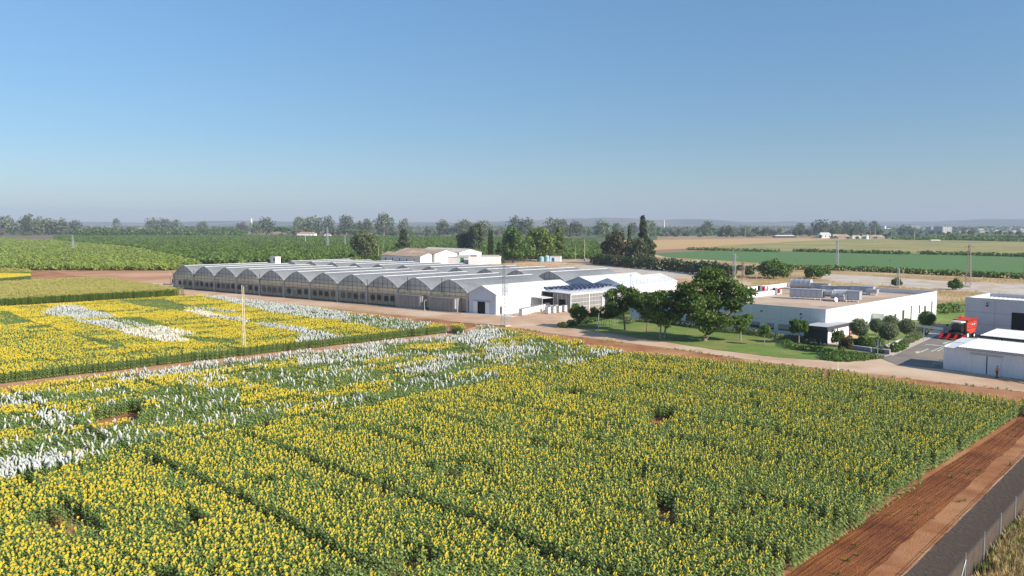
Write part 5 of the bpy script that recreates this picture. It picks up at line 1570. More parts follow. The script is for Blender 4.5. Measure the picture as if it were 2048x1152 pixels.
for i in range(8):
    b = MB(); p = pa.lerp(pb_, i / 7); b.tube([p, p + Vector((0, 0, 1.32))], .04, 5); b.build('baluster', M_alu, t)
low_wall('pale kerb wall below the ramp railing', [(1832, 653), (1886, 661)], .25, .5, name='ramp_wall')
# road signs
def sign(u, vb, vt, w, lab):
    p = P(u, vb); H = HT(u, vb, vt); t = thing('road_sign', lab, 'sign', p)
    b = MB(); b.tube([p, p + Vector((0, 0, H))], .05, 6); b.build('pole', M_alu, t)
    F = Frame(p, DB); b = MB(); b.fbox(F, -w / 2, w / 2, .06, .09, H - .85, H); b.build('panel', mat('sign_back', (.12, .13, .18), rough=.5), t)
    b = MB(); b.fbox(F, w / 2 + .02, w / 2 + .12, .05, .1, H - .7, H - .3); b.build('bracket', M_white, t)
sign(1847, 687, 657, .75, 'road sign on a pole beside the pavement, seen from behind')
sign(1755, 710, 681, .6, 'small road sign on a pole at the car park entrance')
# painted markings and stepping stones
def decal(name, pts, z=.022, m=None):
    b = MB(); q = [P(*p) for p in pts]; b.add([(p.x, p.y, z) for p in q], [tuple(range(len(q)))]); o = b.build(name, m or M_paint, kind='structure')
    if o.data.polygons[0].normal.z < 0: o.data.flip_normals()
decal('road_marking', [(1829, 704), (1840, 702), (1838, 704), (1842, 704.5), (1836, 707), (1832, 706)])
decal('road_marking', [(1840, 703.6), (1856, 697), (1858, 698), (1843, 704.6)])
decal('road_marking', [(1885, 686.5), (1893, 684), (1902, 682.3), (1903, 683), (1895, 685.2), (1897, 686.6), (1886, 688)])
decal('road_marking', [(1850, 688), (1892, 692), (1892, 693), (1850, 689)])
for i in range(3): decal('road_marking', [(1861 + i * 12, 703 - i * .5), (1886 + i * 6, 692.6), (1888 + i * 6, 693), (1864 + i * 12, 703.5 - i * .5)])
for i, (u, v) in enumerate([(1711, 694), (1727, 698), (1743, 701.5), (1762, 705), (1697, 691), (1684, 689)]):
    decal('paving_slab', [(u, v - 1.2), (u + 8, v), (u + 5, v + 1.8), (u - 3, v + .4)], .026, M_white)
decal('kerb_line', [(1757, 714), (1785, 707.5), (1787, 709), (1759, 716)], .026, M_pave)
# kerb of the dirt road before the greenhouse
b = MB(); F = Frame(GF(7.2 * BAY, -3.2), DB); b.fbox(F, 0, 47, -.15, .15, 0, .10); b.build('kerb', M_pave, None, F(0, 0), kind='structure')

# ================================================================== posts, pylons and poles
def pylon(u, vb, vt, w0, w1, arms, label, m=None, group=None, rad=.045, levels=9):
    p = P(u, vb); H = HT(u, vb, vt); t = thing('lattice_pylon', label, 'pylon', p, group=group)
    F = Frame(p, DB); m = m or M_alu
    b = MB()
    cs = [(-1, -1), (1, -1), (1, 1), (-1, 1)]
    hw = lambda z: (w0 + (w1 - w0) * z / H) / 2
    for (x, y) in cs: b.tube([F(x * w0 / 2, y * w0 / 2, 0), F(x * w1 / 2, y * w1 / 2, H)], rad, 4)
    b.build('leg_angles', m, t)
    b = MB()
    for k in range(levels):
        z0, z1 = H * k / levels, H * (k + 1) / levels
        for i in range(4):
            a, c = cs[i], cs[(i + 1) % 4]
            b.tube([F(a[0] * hw(z0), a[1] * hw(z0), z0), F(c[0] * hw(z1), c[1] * hw(z1), z1)], rad * .6, 3, caps=False)
            b.tube([F(c[0] * hw(z0), c[1] * hw(z0), z0), F(a[0] * hw(z1), a[1] * hw(z1), z1)], rad * .6, 3, caps=False)
            b.tube([F(a[0] * hw(z1), a[1] * hw(z1), z1), F(c[0] * hw(z1), c[1] * hw(z1), z1)], rad * .5, 3, caps=False)
    b.build('bracing', m, t)
    for fz, l in arms:
        b = MB(); z = H * fz
        b.tube([F(-l, 0, z - .35), F(0, 0, z), F(l, 0, z - .35)], rad, 4); b.tube([F(-l, 0, z - .35), F(l, 0, z - .35)], rad * .7, 4)
        for s in (-1, 1): b.tube([F(s * l, 0, z - .35), F(s * l, 0, z - .9)], .06, 5)
        b.build('cross_arm', m, t)
    b = MB(); b.fbox(F, -w0 / 2 - .2, w0 / 2 + .2, -w0 / 2 - .2, w0 / 2 + .2, 0, .25); b.build('footing', M_pave, t)
pylon(1010, 652, 529, 1.3, .55, [(.975, 1.3), (.80, 1.4)], 'tall lattice pylon before the white packing shed', levels=16)
pylon(1936, 574, 489, 1.8, .6, [(.97, 1.6)], 'rusty lattice pylon on the concrete apron right of the laboratory', mat('rusty_steel', (.33, .23, .17), (.42, .37, .32), .8, 1, 3), levels=12, rad=.06)
pylon(1468, 556, 508, 1.0, .9, [(.93, 1.6)], 'thick grey lattice pylon rising behind the big shade tree', levels=10, rad=.07)
pylon(1486, 558, 524, 1.0, .8, [(.97, .8)], 'rusty short lattice pylon behind the big shade tree', mat('rusty_steel', (.33, .23, .17)), levels=7, rad=.07)
pylon(1674, 533, 479, 1.4, .7, [(.9, 1.2)], 'slim grey pylon in the green field edge beyond the bushes', levels=9, rad=.07)
pylon(1796, 575, 536, .9, .5, [(.95, 1.5)], 'small pylon standing at the bush behind the laboratory', levels=8, rad=.05)
pylon(146, 504, 470, 2.2, .7, [(.95, 1.5)], 'lattice pylon standing in the pale orchard at left', levels=8, rad=.10)
pylon(655, 499, 455, 2.2, .9, [(.97, 1.5), (.8, 1.5)], 'lattice pylon in the citrus orchard, taller of two', levels=9, rad=.11)
pylon(690, 496, 470, 1.6, .7, [(.95, 2.0)], 'lattice pylon in the citrus orchard, shorter of two', levels=6, rad=.09)
M_wood = mat('weathered_wood', (.47, .38, .25), (.38, .3, .2), .9, 2, 4)
def pole(u, vb, vt, label, r=.13, m=None, arm=0, lean=0, group=None, box=False):
    p = P(u, vb); H = HT(u, vb, vt); t = thing('utility_pole', label, 'pole', p, group=group)
    b = MB(); b.tube([p, p + Vector((lean, 0, H))], [r, r * .7], 7); b.build('shaft', m or M_wood, t)
    if arm:
        b = MB(); F = Frame(p + Vector((lean, 0, 0)), DB); b.fbox(F, -arm, arm, -.07, .07, H - .5, H - .36)
        for s in (-1, 0, 1): b.cyl(F(s * arm * .9, 0, H - .355), F(s * arm * .9, 0, H - .1), .06, 6)
        b.build('cross_arm', m or M_wood, t)
    else:
        b = MB(); b.cyl(p + Vector((lean, 0, H)), p + Vector((lean, 0, H + .12)), r * .8, 7, r1=.03); b.build('cap', M_alu, t)
    if box:
        b = MB(); F = Frame(p, DB); b.fbox(F, -.2, .2, -.45, -.15, 1.2, 1.8); b.build('junction_box', M_cream, t)
pole(487, 708, 572, 'tall weathered wooden pole in the sunflower path, left of the pair', .085, M_cream)
pole(490.5, 709.5, 574, 'tall weathered wooden pole in the sunflower path, right of the pair', .085, M_cream)
pole(757, 521, 491, 'wooden pole with cross arm left of the brown-roofed barns', .2, arm=.9)
pole(767, 503, 488, 'short pale pole in the citrus rows behind the barns', .16, M_alu)
pole(611, 488, 470, 'short white pole in the citrus rows', .2, M_white)
pole(1151, 519, 492, 'short pale pole beside the farm track', .12, M_alu)
pole(1169, 522, 478, 'tall pale concrete pole beside the blue barrel', .16, M_cream)
pole(1490, 484, 453, 'distant pole in the stubble field', .22, M_alu)
pole(1750, 489, 456, 'distant pole in the ripening crop before the farmstead', .2, M_alu)
pole(1740, 480, 458, 'distant white-footed pole beside the farmstead', .2, M_cream, arm=1.2)
pole(1829, 481, 464, 'distant pale pole at the end of the crop field', .2, M_white)
pole(1783, 478, 452, 'distant thin grey pole right of the farmstead trees', .2, M_alu)
pole(1779, 532, 519, 'short dark pole with lamp arm in the green field', .12, M_bark, arm=.5)
pole(1363, 520, 507, 'thin dark pole behind the dark hedge', .1, M_bark)
pole(1592, 545, 518, 'thin dark pole in the grass left of the round bush', .1, M_bark, arm=.4)
pole(2046, 560, 528, 'thin dark pole at the hedge on the right edge', .1, M_bark)
pole(1075, 523, 501, 'dark pole left of the pale blue tanks', .15, M_dkst)
t = thing('water_standpipe', 'curved grey standpipe beside the dirt road before the greenhouse', 'standpipe', P(849, 630))
p = P(849, 630); H = HT(849, 630, 600)
b = MB(); b.tube([p, p + Vector((0, 0, H - .2)), p + Vector((.12, 0, H)), p + Vector((.35, 0, H)), p + Vector((.45, 0, H - .25))], .07, 6); b.build('pipe', M_alu, t)
b = MB(); F = Frame(p, DB); b.fbox(F, -.02, .3, -.2, -.08, .9, 1.5); b.build('meter_box', M_cream, t)
t = thing('marker_stake', 'short metal stake on a flat base in the bare red strip', 'stake', P(951, 652)); p = P(951, 652)
b = MB(); b.tube([p, p + Vector((0, 0, 1.5))], .04, 5); b.build('shaft', M_alu, t); b = MB(); b.fbox(Frame(p, DB), -.6, .6, -.3, .3, .01, .12); b.build('base', M_bark, t)
t = thing('marker_stake', 'short white stake with a round foot at the right stretch of the field edge', 'stake', P(1675, 742)); p = P(1675, 742)
b = MB(); b.tube([p, p + Vector((0, 0, 1.3))], .05, 5); b.build('shaft', M_white, t); b = MB(); b.ball(p + Vector((0, 0, .15)), .2); b.build('foot', M_white, t)
# leaning boom above the eucalyptus tree
p = P(757, 521)
t = thing('leaning_pole', 'pale pole leaning from the eucalyptus down to the wooden pole', 'pole', p + Vector((-.5, 1, 0)))
b = MB(); q = P(757, 521); b.tube([q + Vector((-.3, .5, HT(757, 521, 493))), q + Vector((-9.0, 3, HT(757, 521, 467)))], .16, 6); b.build('shaft', M_wood, t)
b = MB(); b.cyl(q + Vector((-.3, .5, HT(757, 521, 493))), q + Vector((-.3, .5, HT(757, 521, 495))), .25, 6); b.build('clamp', M_alu, t)

# ================================================================== screened fence at the lower right
fb = [P(1885, 1240), P(1966, 1127), P(1998.6, 1086.6), P(2028.6, 1049.5)]
fd = (fb[3] - fb[1]); fdn = fd.normalized(); fs = fd.length / 2
FF = Frame(fb[1], fd)
t = thing('mesh_fence', 'wire fence with brown screening fabric and steel posts along the dirt track', 'fence', FF(0, 0))
FH = HT(1966, 1127, 1067)
N0, N1 = -6, 18
b = MB()
rr = random.Random(2)
for k in range(N0, N1):
    a, c = k * fs, (k + 1) * fs
    for j in range(4):
        x0, x1 = a + (c - a) * j / 4, a + (c - a) * (j + 1) / 4
        sag = lambda q: .05 * math.sin(math.pi * ((q - a) / (c - a)))
        b.quad(FF(x0, .05 + sag(x0), .02), FF(x1, .05 + sag(x1), .02), FF(x1, .05, FH - .18 - sag(x1)), FF(x0, .05, FH - .18 - sag(x0)))
b.build('screen_fabric', mat('brown_screen', (.20, .15, .11), (.16, .115, .085), .9, 1.5, 5, alpha=.93, trans=.55, coord='World'), t)
for k in range(N0, N1 + 1):
    b = MB(); b.tube([FF(k * fs, -.02, 0), FF(k * fs, -.02, FH + .12)], .035, 6); b.build('post', M_alu, t)
b = MB()
for z in (FH - .15, FH - .02, FH + .08): b.tube([FF(N0 * fs, -.05, z), FF(N1 * fs, -.05, z)], .012, 4)
b.build('top_wire', M_dkst, t)
b = MB(); k = -1
for s in (-1, 1): b.tube([FF(k * fs, -.03, FH - .3), FF(k * fs + s * 1.1, .1, 0)], .03, 5)
b.build('brace', M_alu, t)
# dry weeds behind and green weeds along the fence
M_weedy = leafm('dry_weeds', (0.42, 0.30, 0.13), (0.52, 0.39, 0.19), tr=.2, isl=.3)
M_weedg = leafm('green_weeds', (0.13, 0.17, 0.04), (0.19, 0.22, 0.06))
def tuft(seed, m, h=.55, n=26, sp=.22):
    r = random.Random(seed); b = MB()
    for i in range(n):
        a = r.uniform(0, 6.28); d = Vector((math.cos(a), math.sin(a), 0)); s = Vector((-d.y, d.x, 0)) * .018
        p = d * r.uniform(0, sp); e = p + d * r.uniform(.05, .35) * h + Vector((0, 0, h * r.uniform(.5, 1.1)))
        mid = p.lerp(e, .5) + Vector((0, 0, h * .12))
        b.add([p - s, p + s, mid + s, mid - s, e], [(0, 1, 2, 3), (3, 2, 4)])
    return local_mesh('grass_tuft', b, [m])
TF = [tuft(i, M_weedy) for i in range(3)]; TG = [tuft(5 + i, M_weedg, .4, 22, .25) for i in range(2)]
SLABS = [[(1120, 532), (1240, 526), (1330, 536), (1420, 545), (1425, 556), (1340, 556), (1230, 545), (1130, 540)], [(1640, 546), (1700, 550), (1800, 556), (1930, 564), (2200, 572), (2200, 598), (2048, 590), (1850, 577), (1700, 566), (1640, 558)]]
def tufts(name, label, px, n, meshes, lo=.6, hi=1.5, zmod=None, thresh=0):
    pg = poly(px); xs = [q[0] for q in pg]; ys = [q[1] for q in pg]
    x = RNG.uniform(min(xs), max(xs), n * 3); y = RNG.uniform(min(ys), max(ys), n * 3)
    k = in_poly(x, y, pg) & (vnoise(x, y, .35) > thresh)
    if name == 'land_grass':
        for q in SLABS: k &= ~in_poly(x, y, poly(q))
    x, y = x[k][:n], y[k][:n]; m = len(x)
    s = RNG.uniform(lo, hi, m)
    srcs = []
    for q, me in enumerate(meshes):
        i = q
        srcs.append(link('grass_tuft', me, None, (float(x[i]), float(y[i]), 0), None, (float(s[i]),) * 3, label=label, cat='grass tuft', group=name))
        tag(srcs[-1], kind='stuff')
    r = slice(len(meshes), None)
    scatter(name, np.stack([x, y, np.zeros(m)], 1)[r], np.stack([RNG.normal(0, .1, m), RNG.normal(0, .1, m), RNG.random(m) * 6.28], 1)[r], np.repeat(s[:, None], 3, 1)[r],
            [(srcs, np.ones(m - len(meshes), bool), RNG.integers(0, len(meshes), m - len(meshes)))], label=label, cat='grass', kind='stuff')
tufts('dry_grass', 'tall dry grass behind the screened fence', [(2052, 1042), (2300, 950), (2500, 1300), (1900, 1300), (1990, 1118)], 6500, TF, .7, 1.7)
tufts('green_weeds', 'green weeds along the foot of the fence', [(2044, 1045), (2100, 1030), (2060, 1152), (1960, 1152), (1985, 1115)], 700, TG, .8, 2.0, thresh=.45)
tufts('verge_grass', 'dry grass and weeds on the edge between dirt road and bare strip', [(1030, 655), (1120, 668), (1350, 697), (1540, 725), (1700, 742), (1850, 760), (2048, 783), (2048, 786), (1850, 764), (1700, 746), (1540, 729), (1350, 701), (1120, 672), (1030, 659)], 2600, [tuft(31, M_weedg, .3, 18, .3), tuft(32, M_weedy, .3, 18, .3)], .4, 1.3, thresh=.45)
tufts('field_weeds', 'small weeds scattered on the tyre-tracked red soil', [(2048, 840), (2048, 930), (1800, 1152), (1600, 1152), (1800, 1010)], 110, TG, .3, .9, thresh=.5)
# weeds on the dry land behind
tufts('land_grass', 'dry grass covering the waste land behind the buildings', [(1000, 529), (1180, 528), (1340, 548), (1640, 545), (2100, 562), (2100, 612), (1900, 612), (1880, 590), (1360, 590), (1280, 556), (1100, 540)], 9000, [tuft(41, M_weedy, .8, 14, .9), tuft(42, M_weedy, .6, 14, .8)], .5, 1.3, thresh=.5)

# ================================================================== harvester
def harvester():
    A0 = P(1919, 679); th = math.atan2(-DA.y, -DA.x)
    t = thing('harvester', 'red harvester with snouted maize header parked before the warehouse', 'harvester', A0 + Vector((1.5, 2.2, 0)) - Vector((0, 0, 0)), th - 0.12)
    t.scale = (.92, .92, .92)
    M_r = mat('red_paint', (.60, .06, .02), (.40, .04, .018), .5, 1.1, 6, spec=.4)
    M_sn = mat('snout_red', (.30, .006, .005), (.24, .006, .005), .9, 2, 3, spec=.05)
    M_bl = mat('black_parts', (.02, .02, .022), rough=.6)
    # local: x forward, y left, z up
    b = MB()
    prof = [(-3.6, 2.0), (-3.0, 1.2), (-1.0, 1.0), (.9, 1.0), (.9, 3.3), (-2.6, 3.5), (-3.9, 3.6), (-3.9, 2.6)]
    lo = [(x, -1.45, z) for x, z in prof]; hi = [(x, 1.45, z) for x, z in prof]; b.hexa(lo, hi); b.build('body', M_r, t)
    b = MB(); b.hexa([(-3.9, -1.3, 3.55), (.5, -1.3, 3.35), (.5, 1.3, 3.35), (-3.9, 1.3, 3.62)], [(-4.1, -1.6, 4.05), (.6, -1.6, 3.9), (.6, 1.6, 3.9), (-4.1, 1.6, 4.1)]); b.build('grain_tank', M_r, t)
    b = MB()
    for s in (-1, 1):
        y0, y1 = (s * 1.452, s * 1.49)
        b.box(-3.4, .6, min(y0, y1), max(y0, y1), 2.12, 2.22); b.box(-3.3, .7, min(y0, y1), max(y0, y1), 2.72, 2.78)
    b.build('dark_stripe', mat('navy_stripe', (.03, .02, .07), rough=.5), t)
    b = MB()
    for s in (-1, 1):
        y0, y1 = (s * 1.452, s * 1.5)
        for x in (-2.9, -1.9): b.box(x, x + .6, min(y0, y1), max(y0, y1), 2.85, 3.02)
    b.build('white_decal', M_white, t)
    cb = MB(); cb.hexa([(1.0, -.95, 1.6), (2.3, -.95, 1.5), (2.3, .95, 1.5), (1.0, .95, 1.6)], [(1.0, -.95, 3.45), (2.65, -.95, 3.45), (2.65, .95, 3.45), (1.0, .95, 3.45)])
    cab = cb.build('cab', mat('tinted_glass', (.02, .035, .03), rough=.1, spec=.7), t)
    b = MB(); b.hexa([(.7, -1.15, 3.46), (3.0, -1.15, 3.46), (3.0, 1.15, 3.46), (.7, 1.15, 3.46)], [(.85, -1.0, 3.72), (2.8, -1.0, 3.72), (2.8, 1.0, 3.72), (.85, 1.0, 3.72)]); b.build('cab_roof', mat('cab_cream', (.74, .62, .5), rough=.5), cab)
    b = MB()
    for x, y in ((1.02, -.97), (1.02, .97), (2.5, -.97), (2.5, .97), (2.52, 0)): b.tube([(x - .15, y, 1.55), (x, y, 3.45)], .05, 5)
    b.build('cab_pillar', M_bl, cab)
    b = MB(); b.tube([(2.4, 1.0, 3.0), (2.9, 1.7, 3.0)], .03, 4); b.box(2.8, 2.9, 1.55, 1.85, 2.5, 3.05); b.tube([(2.4, -1.0, 3.0), (2.9, -1.7, 3.0)], .03, 4); b.box(2.8, 2.9, -1.85, -1.55, 2.5, 3.05); b.build('mirror', M_bl, t)
    for i, (x, y, r_, w) in enumerate(((1.2, -1.55, .85, .55), (1.2, 1.55, .85, .55), (-2.7, -1.3, .55, .4), (-2.7, 1.3, .55, .4))):
        b = MB(); b.cyl((x, y - w / 2, r_), (x, y + w / 2, r_), r_, 20); o = b.build('wheel', M_bl, t)
        b = MB(); b.cyl((x, y - w / 2 - .02, r_), (x, y + w / 2 + .02, r_), r_ * .5, 14); b.build('rim', M_white, o)
    b = MB(); b.hexa([(1.5, -.6, 1.3), (3.6, -.6, .5), (3.6, .6, .5), (1.5, .6, 1.3)], [(1.5, -.6, 1.9), (3.6, -.6, 1.1), (3.6, .6, 1.1), (1.5, .6, 1.9)]); b.build('feeder', M_bl, t)
    b = MB(); b.box(3.4, 3.9, -2.3, 2.3, .45, 1.25); b.tube([(3.9, -2.2, .75), (3.9, 2.2, .75)], .25, 8); hd = b.build('header', M_bl, t)
    for k, y in enumerate((-2.1, -.72, .72, 2.1)):
        b = MB(); w = .42
        b.add([(3.7, y - w, .5), (3.7, y + w, .5), (3.7, y + w * .8, 1.25), (3.7, y - w * .8, 1.25), (4.8, y - w * .7, .35), (4.8, y + w * .7, .35), (4.7, y, 1.05), (5.9, y, .18)],
              [(0, 3, 2, 1), (0, 4, 6, 3), (3, 6, 2), (2, 6, 5, 1), (4, 7, 6), (6, 7, 5), (0, 1, 5, 4), (4, 5, 7)])
        b.build('snout', M_sn, hd)
    b = MB()
    for k in range(5): b.box(1.3 , 1.6, 1.2 + k * .13, 1.3 + k * .13, 1.5 - k * .28, 1.55 - k * .28)
    b.tube([(1.3, 1.1, 1.6), (1.3, 1.8, .3)], .03, 4); b.tube([(1.6, 1.1, 1.6), (1.6, 1.8, .3)], .03, 4); b.build('ladder', M_bl, t)
    b = MB(); b.tube([(-1.6, -1.0, 3.9), (-1.6, -1.0, 4.3), (-3.9, -1.2, 4.15)], .16, 8); b.build('unloading_auger', M_r, t)
    b = MB(); b.box(2.68, 2.75, -.85, -.6, 3.2, 3.35); b.box(2.68, 2.75, .6, .85, 3.2, 3.35); b.build('headlight', M_white, t)
harvester()

# ================================================================== person by the shed
def person():
    p = P(1993.5, 755.5)
    t = thing('person', 'person in an orange hi-vis vest standing before the sliding doors', 'person', p, math.radians(20))
    H = 1.74
    J = {'pel': (0, 0, .95), 'ch': (0, 0, 1.22), 'nk': (0, .0, 1.46), 'hd': (.01, -.02, 1.56), 'ht': (.01, -.01, 1.70),
         'ls': (-.19, 0, 1.40), 'le': (-.26, .03, 1.13), 'lw': (-.17, -.20, 1.02), 'lh': (-.12, -.27, 1.03),
         'rs': (.19, 0, 1.40), 're': (.25, .04, 1.12), 'rw': (.15, -.20, 1.04), 'rh': (.10, -.27, 1.05),
         'lhip': (-.10, 0, .90), 'lk': (-.12, -.03, .49), 'la': (-.13, .02, .09), 'lt': (-.15, -.14, .03),
         'rhip': (.10, 0, .90), 'rk': (.11, -.02, .49), 'ra': (.13, .03, .09), 'rt': (.16, -.12, .03)}
    R = {'pel': .135, 'ch': .15, 'nk': .055, 'hd': .085, 'ht': .07, 'ls': .065, 'le': .045, 'lw': .03, 'lh': .035, 'rs': .065, 're': .045, 'rw': .03, 'rh': .035,
         'lhip': .09, 'lk': .06, 'la': .045, 'lt': .035, 'rhip': .09, 'rk': .06, 'ra': .045, 'rt': .035}
    E = [('pel', 'ch'), ('ch', 'nk'), ('nk', 'hd'), ('hd', 'ht'), ('ch', 'ls'), ('ls', 'le'), ('le', 'lw'), ('lw', 'lh'), ('ch', 'rs'), ('rs', 're'), ('re', 'rw'), ('rw', 'rh'),
         ('pel', 'lhip'), ('lhip', 'lk'), ('lk', 'la'), ('la', 'lt'), ('pel', 'rhip'), ('rhip', 'rk'), ('rk', 'ra'), ('ra', 'rt')]
    for s, w in (('l', -1), ('r', 1)):
        h = Vector(J[s + 'h'])
        for k in range(4):
            n1, n2 = s + 'f%da' % k, s + 'f%db' % k
            J[n1] = tuple(h + Vector((w * (-.02 + .02 * k - .01), -.045, .01 * k - .01))); J[n2] = tuple(h + Vector((w * (-.05 + .02 * k), -.07, -.03 + .006 * k)))
            R[n1] = .010; R[n2] = .008; E += [(s + 'h', n1), (n1, n2)]
        J[s + 'tb'] = tuple(h + Vector((-w * .03, -.01, .045))); R[s + 'tb'] = .010; E.append((s + 'h', s + 'tb'))
    names = list(J)
    def skin(nm, keys, edges, grow, m, lvl=2):
        me = bpy.data.meshes.new(nm); ix = {k: i for i, k in enumerate(keys)}
        me.from_pydata([J[k] for k in keys], [(ix[a], ix[b_]) for a, b_ in edges], [])
        o = link(nm, me, t)
        md = o.modifiers.new('s', 'SKIN'); md.use_smooth_shade = True
        for i, k in enumerate(keys):
            me.skin_vertices[0].data[i].radius = (R[k] * grow, R[k] * grow * (.78 if k in ('ch', 'pel') else 1))
            me.skin_vertices[0].data[i].use_root = (i == 0)
        sb = o.modifiers.new('d', 'SUBSURF'); sb.levels = sb.render_levels = lvl
        me.materials.append(m)
        return o
    body = skin('body', names, E, 1.0, mat('skin', (.42, .24, .16), rough=.6))
    sub = ['ch', 'pel', 'nk', 'ls', 'rs']; J['nk2'] = (0, 0, 1.43); R['nk2'] = .07
    J['w'] = (0, 0, .88); R['w'] = .14
    skin('vest', ['ch', 'w', 'nk2', 'ls', 'rs'], [('ch', 'w'), ('ch', 'nk2'), ('ch', 'ls'), ('ch', 'rs')], 1.22, mat('hi_vis_orange', (.85, .13, .02), rough=.7))
    J['lh2'] = (-.245, .02, 1.18); J['rh2'] = (.24, .03, 1.18); R['lh2'] = R['rh2'] = .05
    skin('trousers', ['pel', 'lhip', 'rhip', 'lk', 'rk', 'la', 'ra'], [('pel', 'lhip'), ('pel', 'rhip'), ('lhip', 'lk'), ('rhip', 'rk'), ('lk', 'la'), ('rk', 'ra')], 1.16, mat('olive_trousers', (.12, .085, .06), rough=.8))
    b = MB(); b.ball((.01, .012, 1.645), .098, nu=12, nv=8, rz=.10); b.build('hair', mat('dark_hair', (.03, .02, .015), rough=.8), t, smooth=True)
    b = MB(); b.ball((.01, -.105, 1.60), .016); b.tube([(-.02, -.098, 1.565), (.04, -.098, 1.565)], .006, 4); b.ball((-.025, -.094, 1.625), .010); b.ball((.045, -.094, 1.625), .010); b.build('face', mat('face_features', (.3, .15, .1), rough=.6), t)
    b = MB()
    for s in (-1, 1):
        x = s * .14; b.hexa([(x - .055, -.19, 0), (x + .055, -.19, 0), (x + .05, .09, 0), (x - .05, .09, 0)], [(x - .04, -.15, .07), (x + .04, -.15, .07), (x + .045, .08, .13), (x - .045, .08, .13)])
    b.build('boots', M_dark, t)
person()
r = thing('timber_heap', 'low heap of pale boards and soil beside the doorstep of the shed', 'heap', P(2007, 760))
b = MB(); F = Frame(P(1997, 759.5), Vector((.61, -.79)))
rr = random.Random(4)
for k in range(9):
    a, c = rr.uniform(0, 3.2), rr.uniform(-.5, .4); b.fbox(F, a, a + rr.uniform(.8, 1.6), c, c + .18, .02 + .05 * (k % 3), .06 + .05 * (k % 3))
b.build('boards', M_wood, r)

# ================================================================== farmstead behind the greenhouses
M_tileb = mat('brown_fibre_roof', (.36, .255, .18), (.28, .19, .13), .9, .35, 7, c3=(.42, .33, .26), scale3=.15, coord='World')
M_tileg = mat('grey_fibre_roof', (.46, .44, .40), (.38, .36, .32), .9, .4, 6, coord='World')
M_wash = mat('whitewash', (.76, .755, .74), (.70, .69, .67), .8, .4, 4, coord='World')
M_gdoor = mat('green_door', (.02, .16, .05), rough=.6)
def barn(apex0, apex1, ez, rz, W, name, label, roofm, wallm=None, over=.3):
    """ridge line given by its near-right apex and far-left apex; gable end faces right"""
    a0 = P(*apex0, rz); a1 = P(*apex1, rz)
    V = Vector((a1.x - a0.x, a1.y - a0.y, 0)); L = V.length; Vn = V.normalized()
    U = Vector((Vn.y, -Vn.x, 0))
    F = Frame(Vector((a0.x, a0.y, 0)) - U * (W / 2), U, Vn)
    return gabled(name, label, F, W, L, ez, rz, cat='barn', wallm=wallm or M_wash, roofm=roofm, over=over), F, L
g1, Fb1, Lb1 = barn((857, 506.5), (777, 503), 4.2, 6.0, 11, 'barn', 'long low barn with brown roof and small dark windows, nearest the greenhouses', M_tileb)
for k in range(5):
    b = MB(); t = Lb1 * (.14 + k * .18)
    b.fbox(Fb1, -.07, -.02, t, t + .7, 1.2, 2.8) if True else None
    b.build('window', M_dark, g1)
barn((892, 499.5), (812, 496), 5.6, 7.8, 15, 'barn', 'taller white-gabled barn with broad brown roof', M_tileb)
barn((941, 498), (858, 494.5), 5.4, 7.4, 16, 'barn', 'white-gabled barn with pale grey roof at the rear of the farmstead', M_tileg)
YF = Frame(P(881, 527), Vector((1, -.02)), Vector((.1, 1)))
mpp = P(881, 527).y / FPX
g = thing('farm_annexe', 'flat grey-walled annexe with green shutter before the barns', 'annexe', YF(4, 2))
aw = 56 * mpp
b = MB(); b.fbox(YF, 0, aw, 0, 9, 0, 3.6); b.build('wall', M_conc, g)
b = MB(); b.hexa([YF(-.2, -.2, 3.61), YF(aw, -.2, 3.4 + .21), YF(aw, 9, 4.3), YF(-.2, 9, 4.3)], [YF(-.2, -.2, 3.75), YF(aw, -.2, 3.75), YF(aw, 9, 4.45), YF(-.2, 9, 4.45)]); b.build('roof', M_tileg, g)
b = MB(); b.fbox(YF, 40 * mpp, 47 * mpp, -.06, -.004, .8, 3.2); b.build('shutter', M_gdoor, g)
b = MB(); b.fbox(YF, -8 * mpp, -1 * mpp, -.5, -.2, .1, 3.6); b.build('green_gate', M_gdoor, g)
YG = Frame(P(937, 528.5), Vector((1, -.02)), Vector((.1, 1)))
g = thing('yard_wall', 'bright white yard wall at the right end of the farmstead', 'wall', YG(5, 0))
b = MB(); b.fbox(YG, 0, 61 * mpp, 0, .4, 0, 4.2); b.fbox(YG, 61 * mpp - .4, 61 * mpp, .404, 9, 0, 4.2); b.build('wall_body', M_wash, g)
b = MB(); b.fbox(YG, 24 * mpp, 61 * mpp, .1, .2, 4.22, 5.2); b.build('mesh_screen', mat('pale_mesh', (.55, .53, .49), rough=.9, alpha=.7), g)
b = MB(); b.fbox(YG, 2 * mpp, 14 * mpp, 3, 6, .0, 4.9); b.build('red_store', mat('terracotta', (.38, .13, .06), rough=.9), g)
# tanks
for i, (u, vb, vt, w, l) in enumerate(((1083, 523, 513, 10, 'pale blue water tank, left of the three beside the pines'), (1088, 522, 512, 9, 'pale blue water tank, middle of the three beside the pines'), (1094, 523, 511, 9, 'large pale blue water tank nearest the white cabin'))):
    p = P(u, vb); H = HT(u, vb, vt); R_ = w * p.y / FPX / 2
    t = thing('water_tank', l, 'tank', p); b = MB(); b.cyl(p, p + Vector((0, 0, H * .88)), R_, 16); b.build('shell', mat('pale_blue', (.24, .47, .55), rough=.5), t)
    b = MB(); b.cyl(p + Vector((0, 0, H * .88)), p + Vector((0, 0, H)), R_, 16, r1=R_ * .3); b.build('lid', mat('pale_blue2', (.5, .62, .62), rough=.5), t)
CB = Frame(P(1100, 523), Vector((1, -.15)), Vector((.2, 1)))
g = thing('pump_cabin', 'small white cabin with blue door beside the tanks', 'cabin', CB(2, 1))
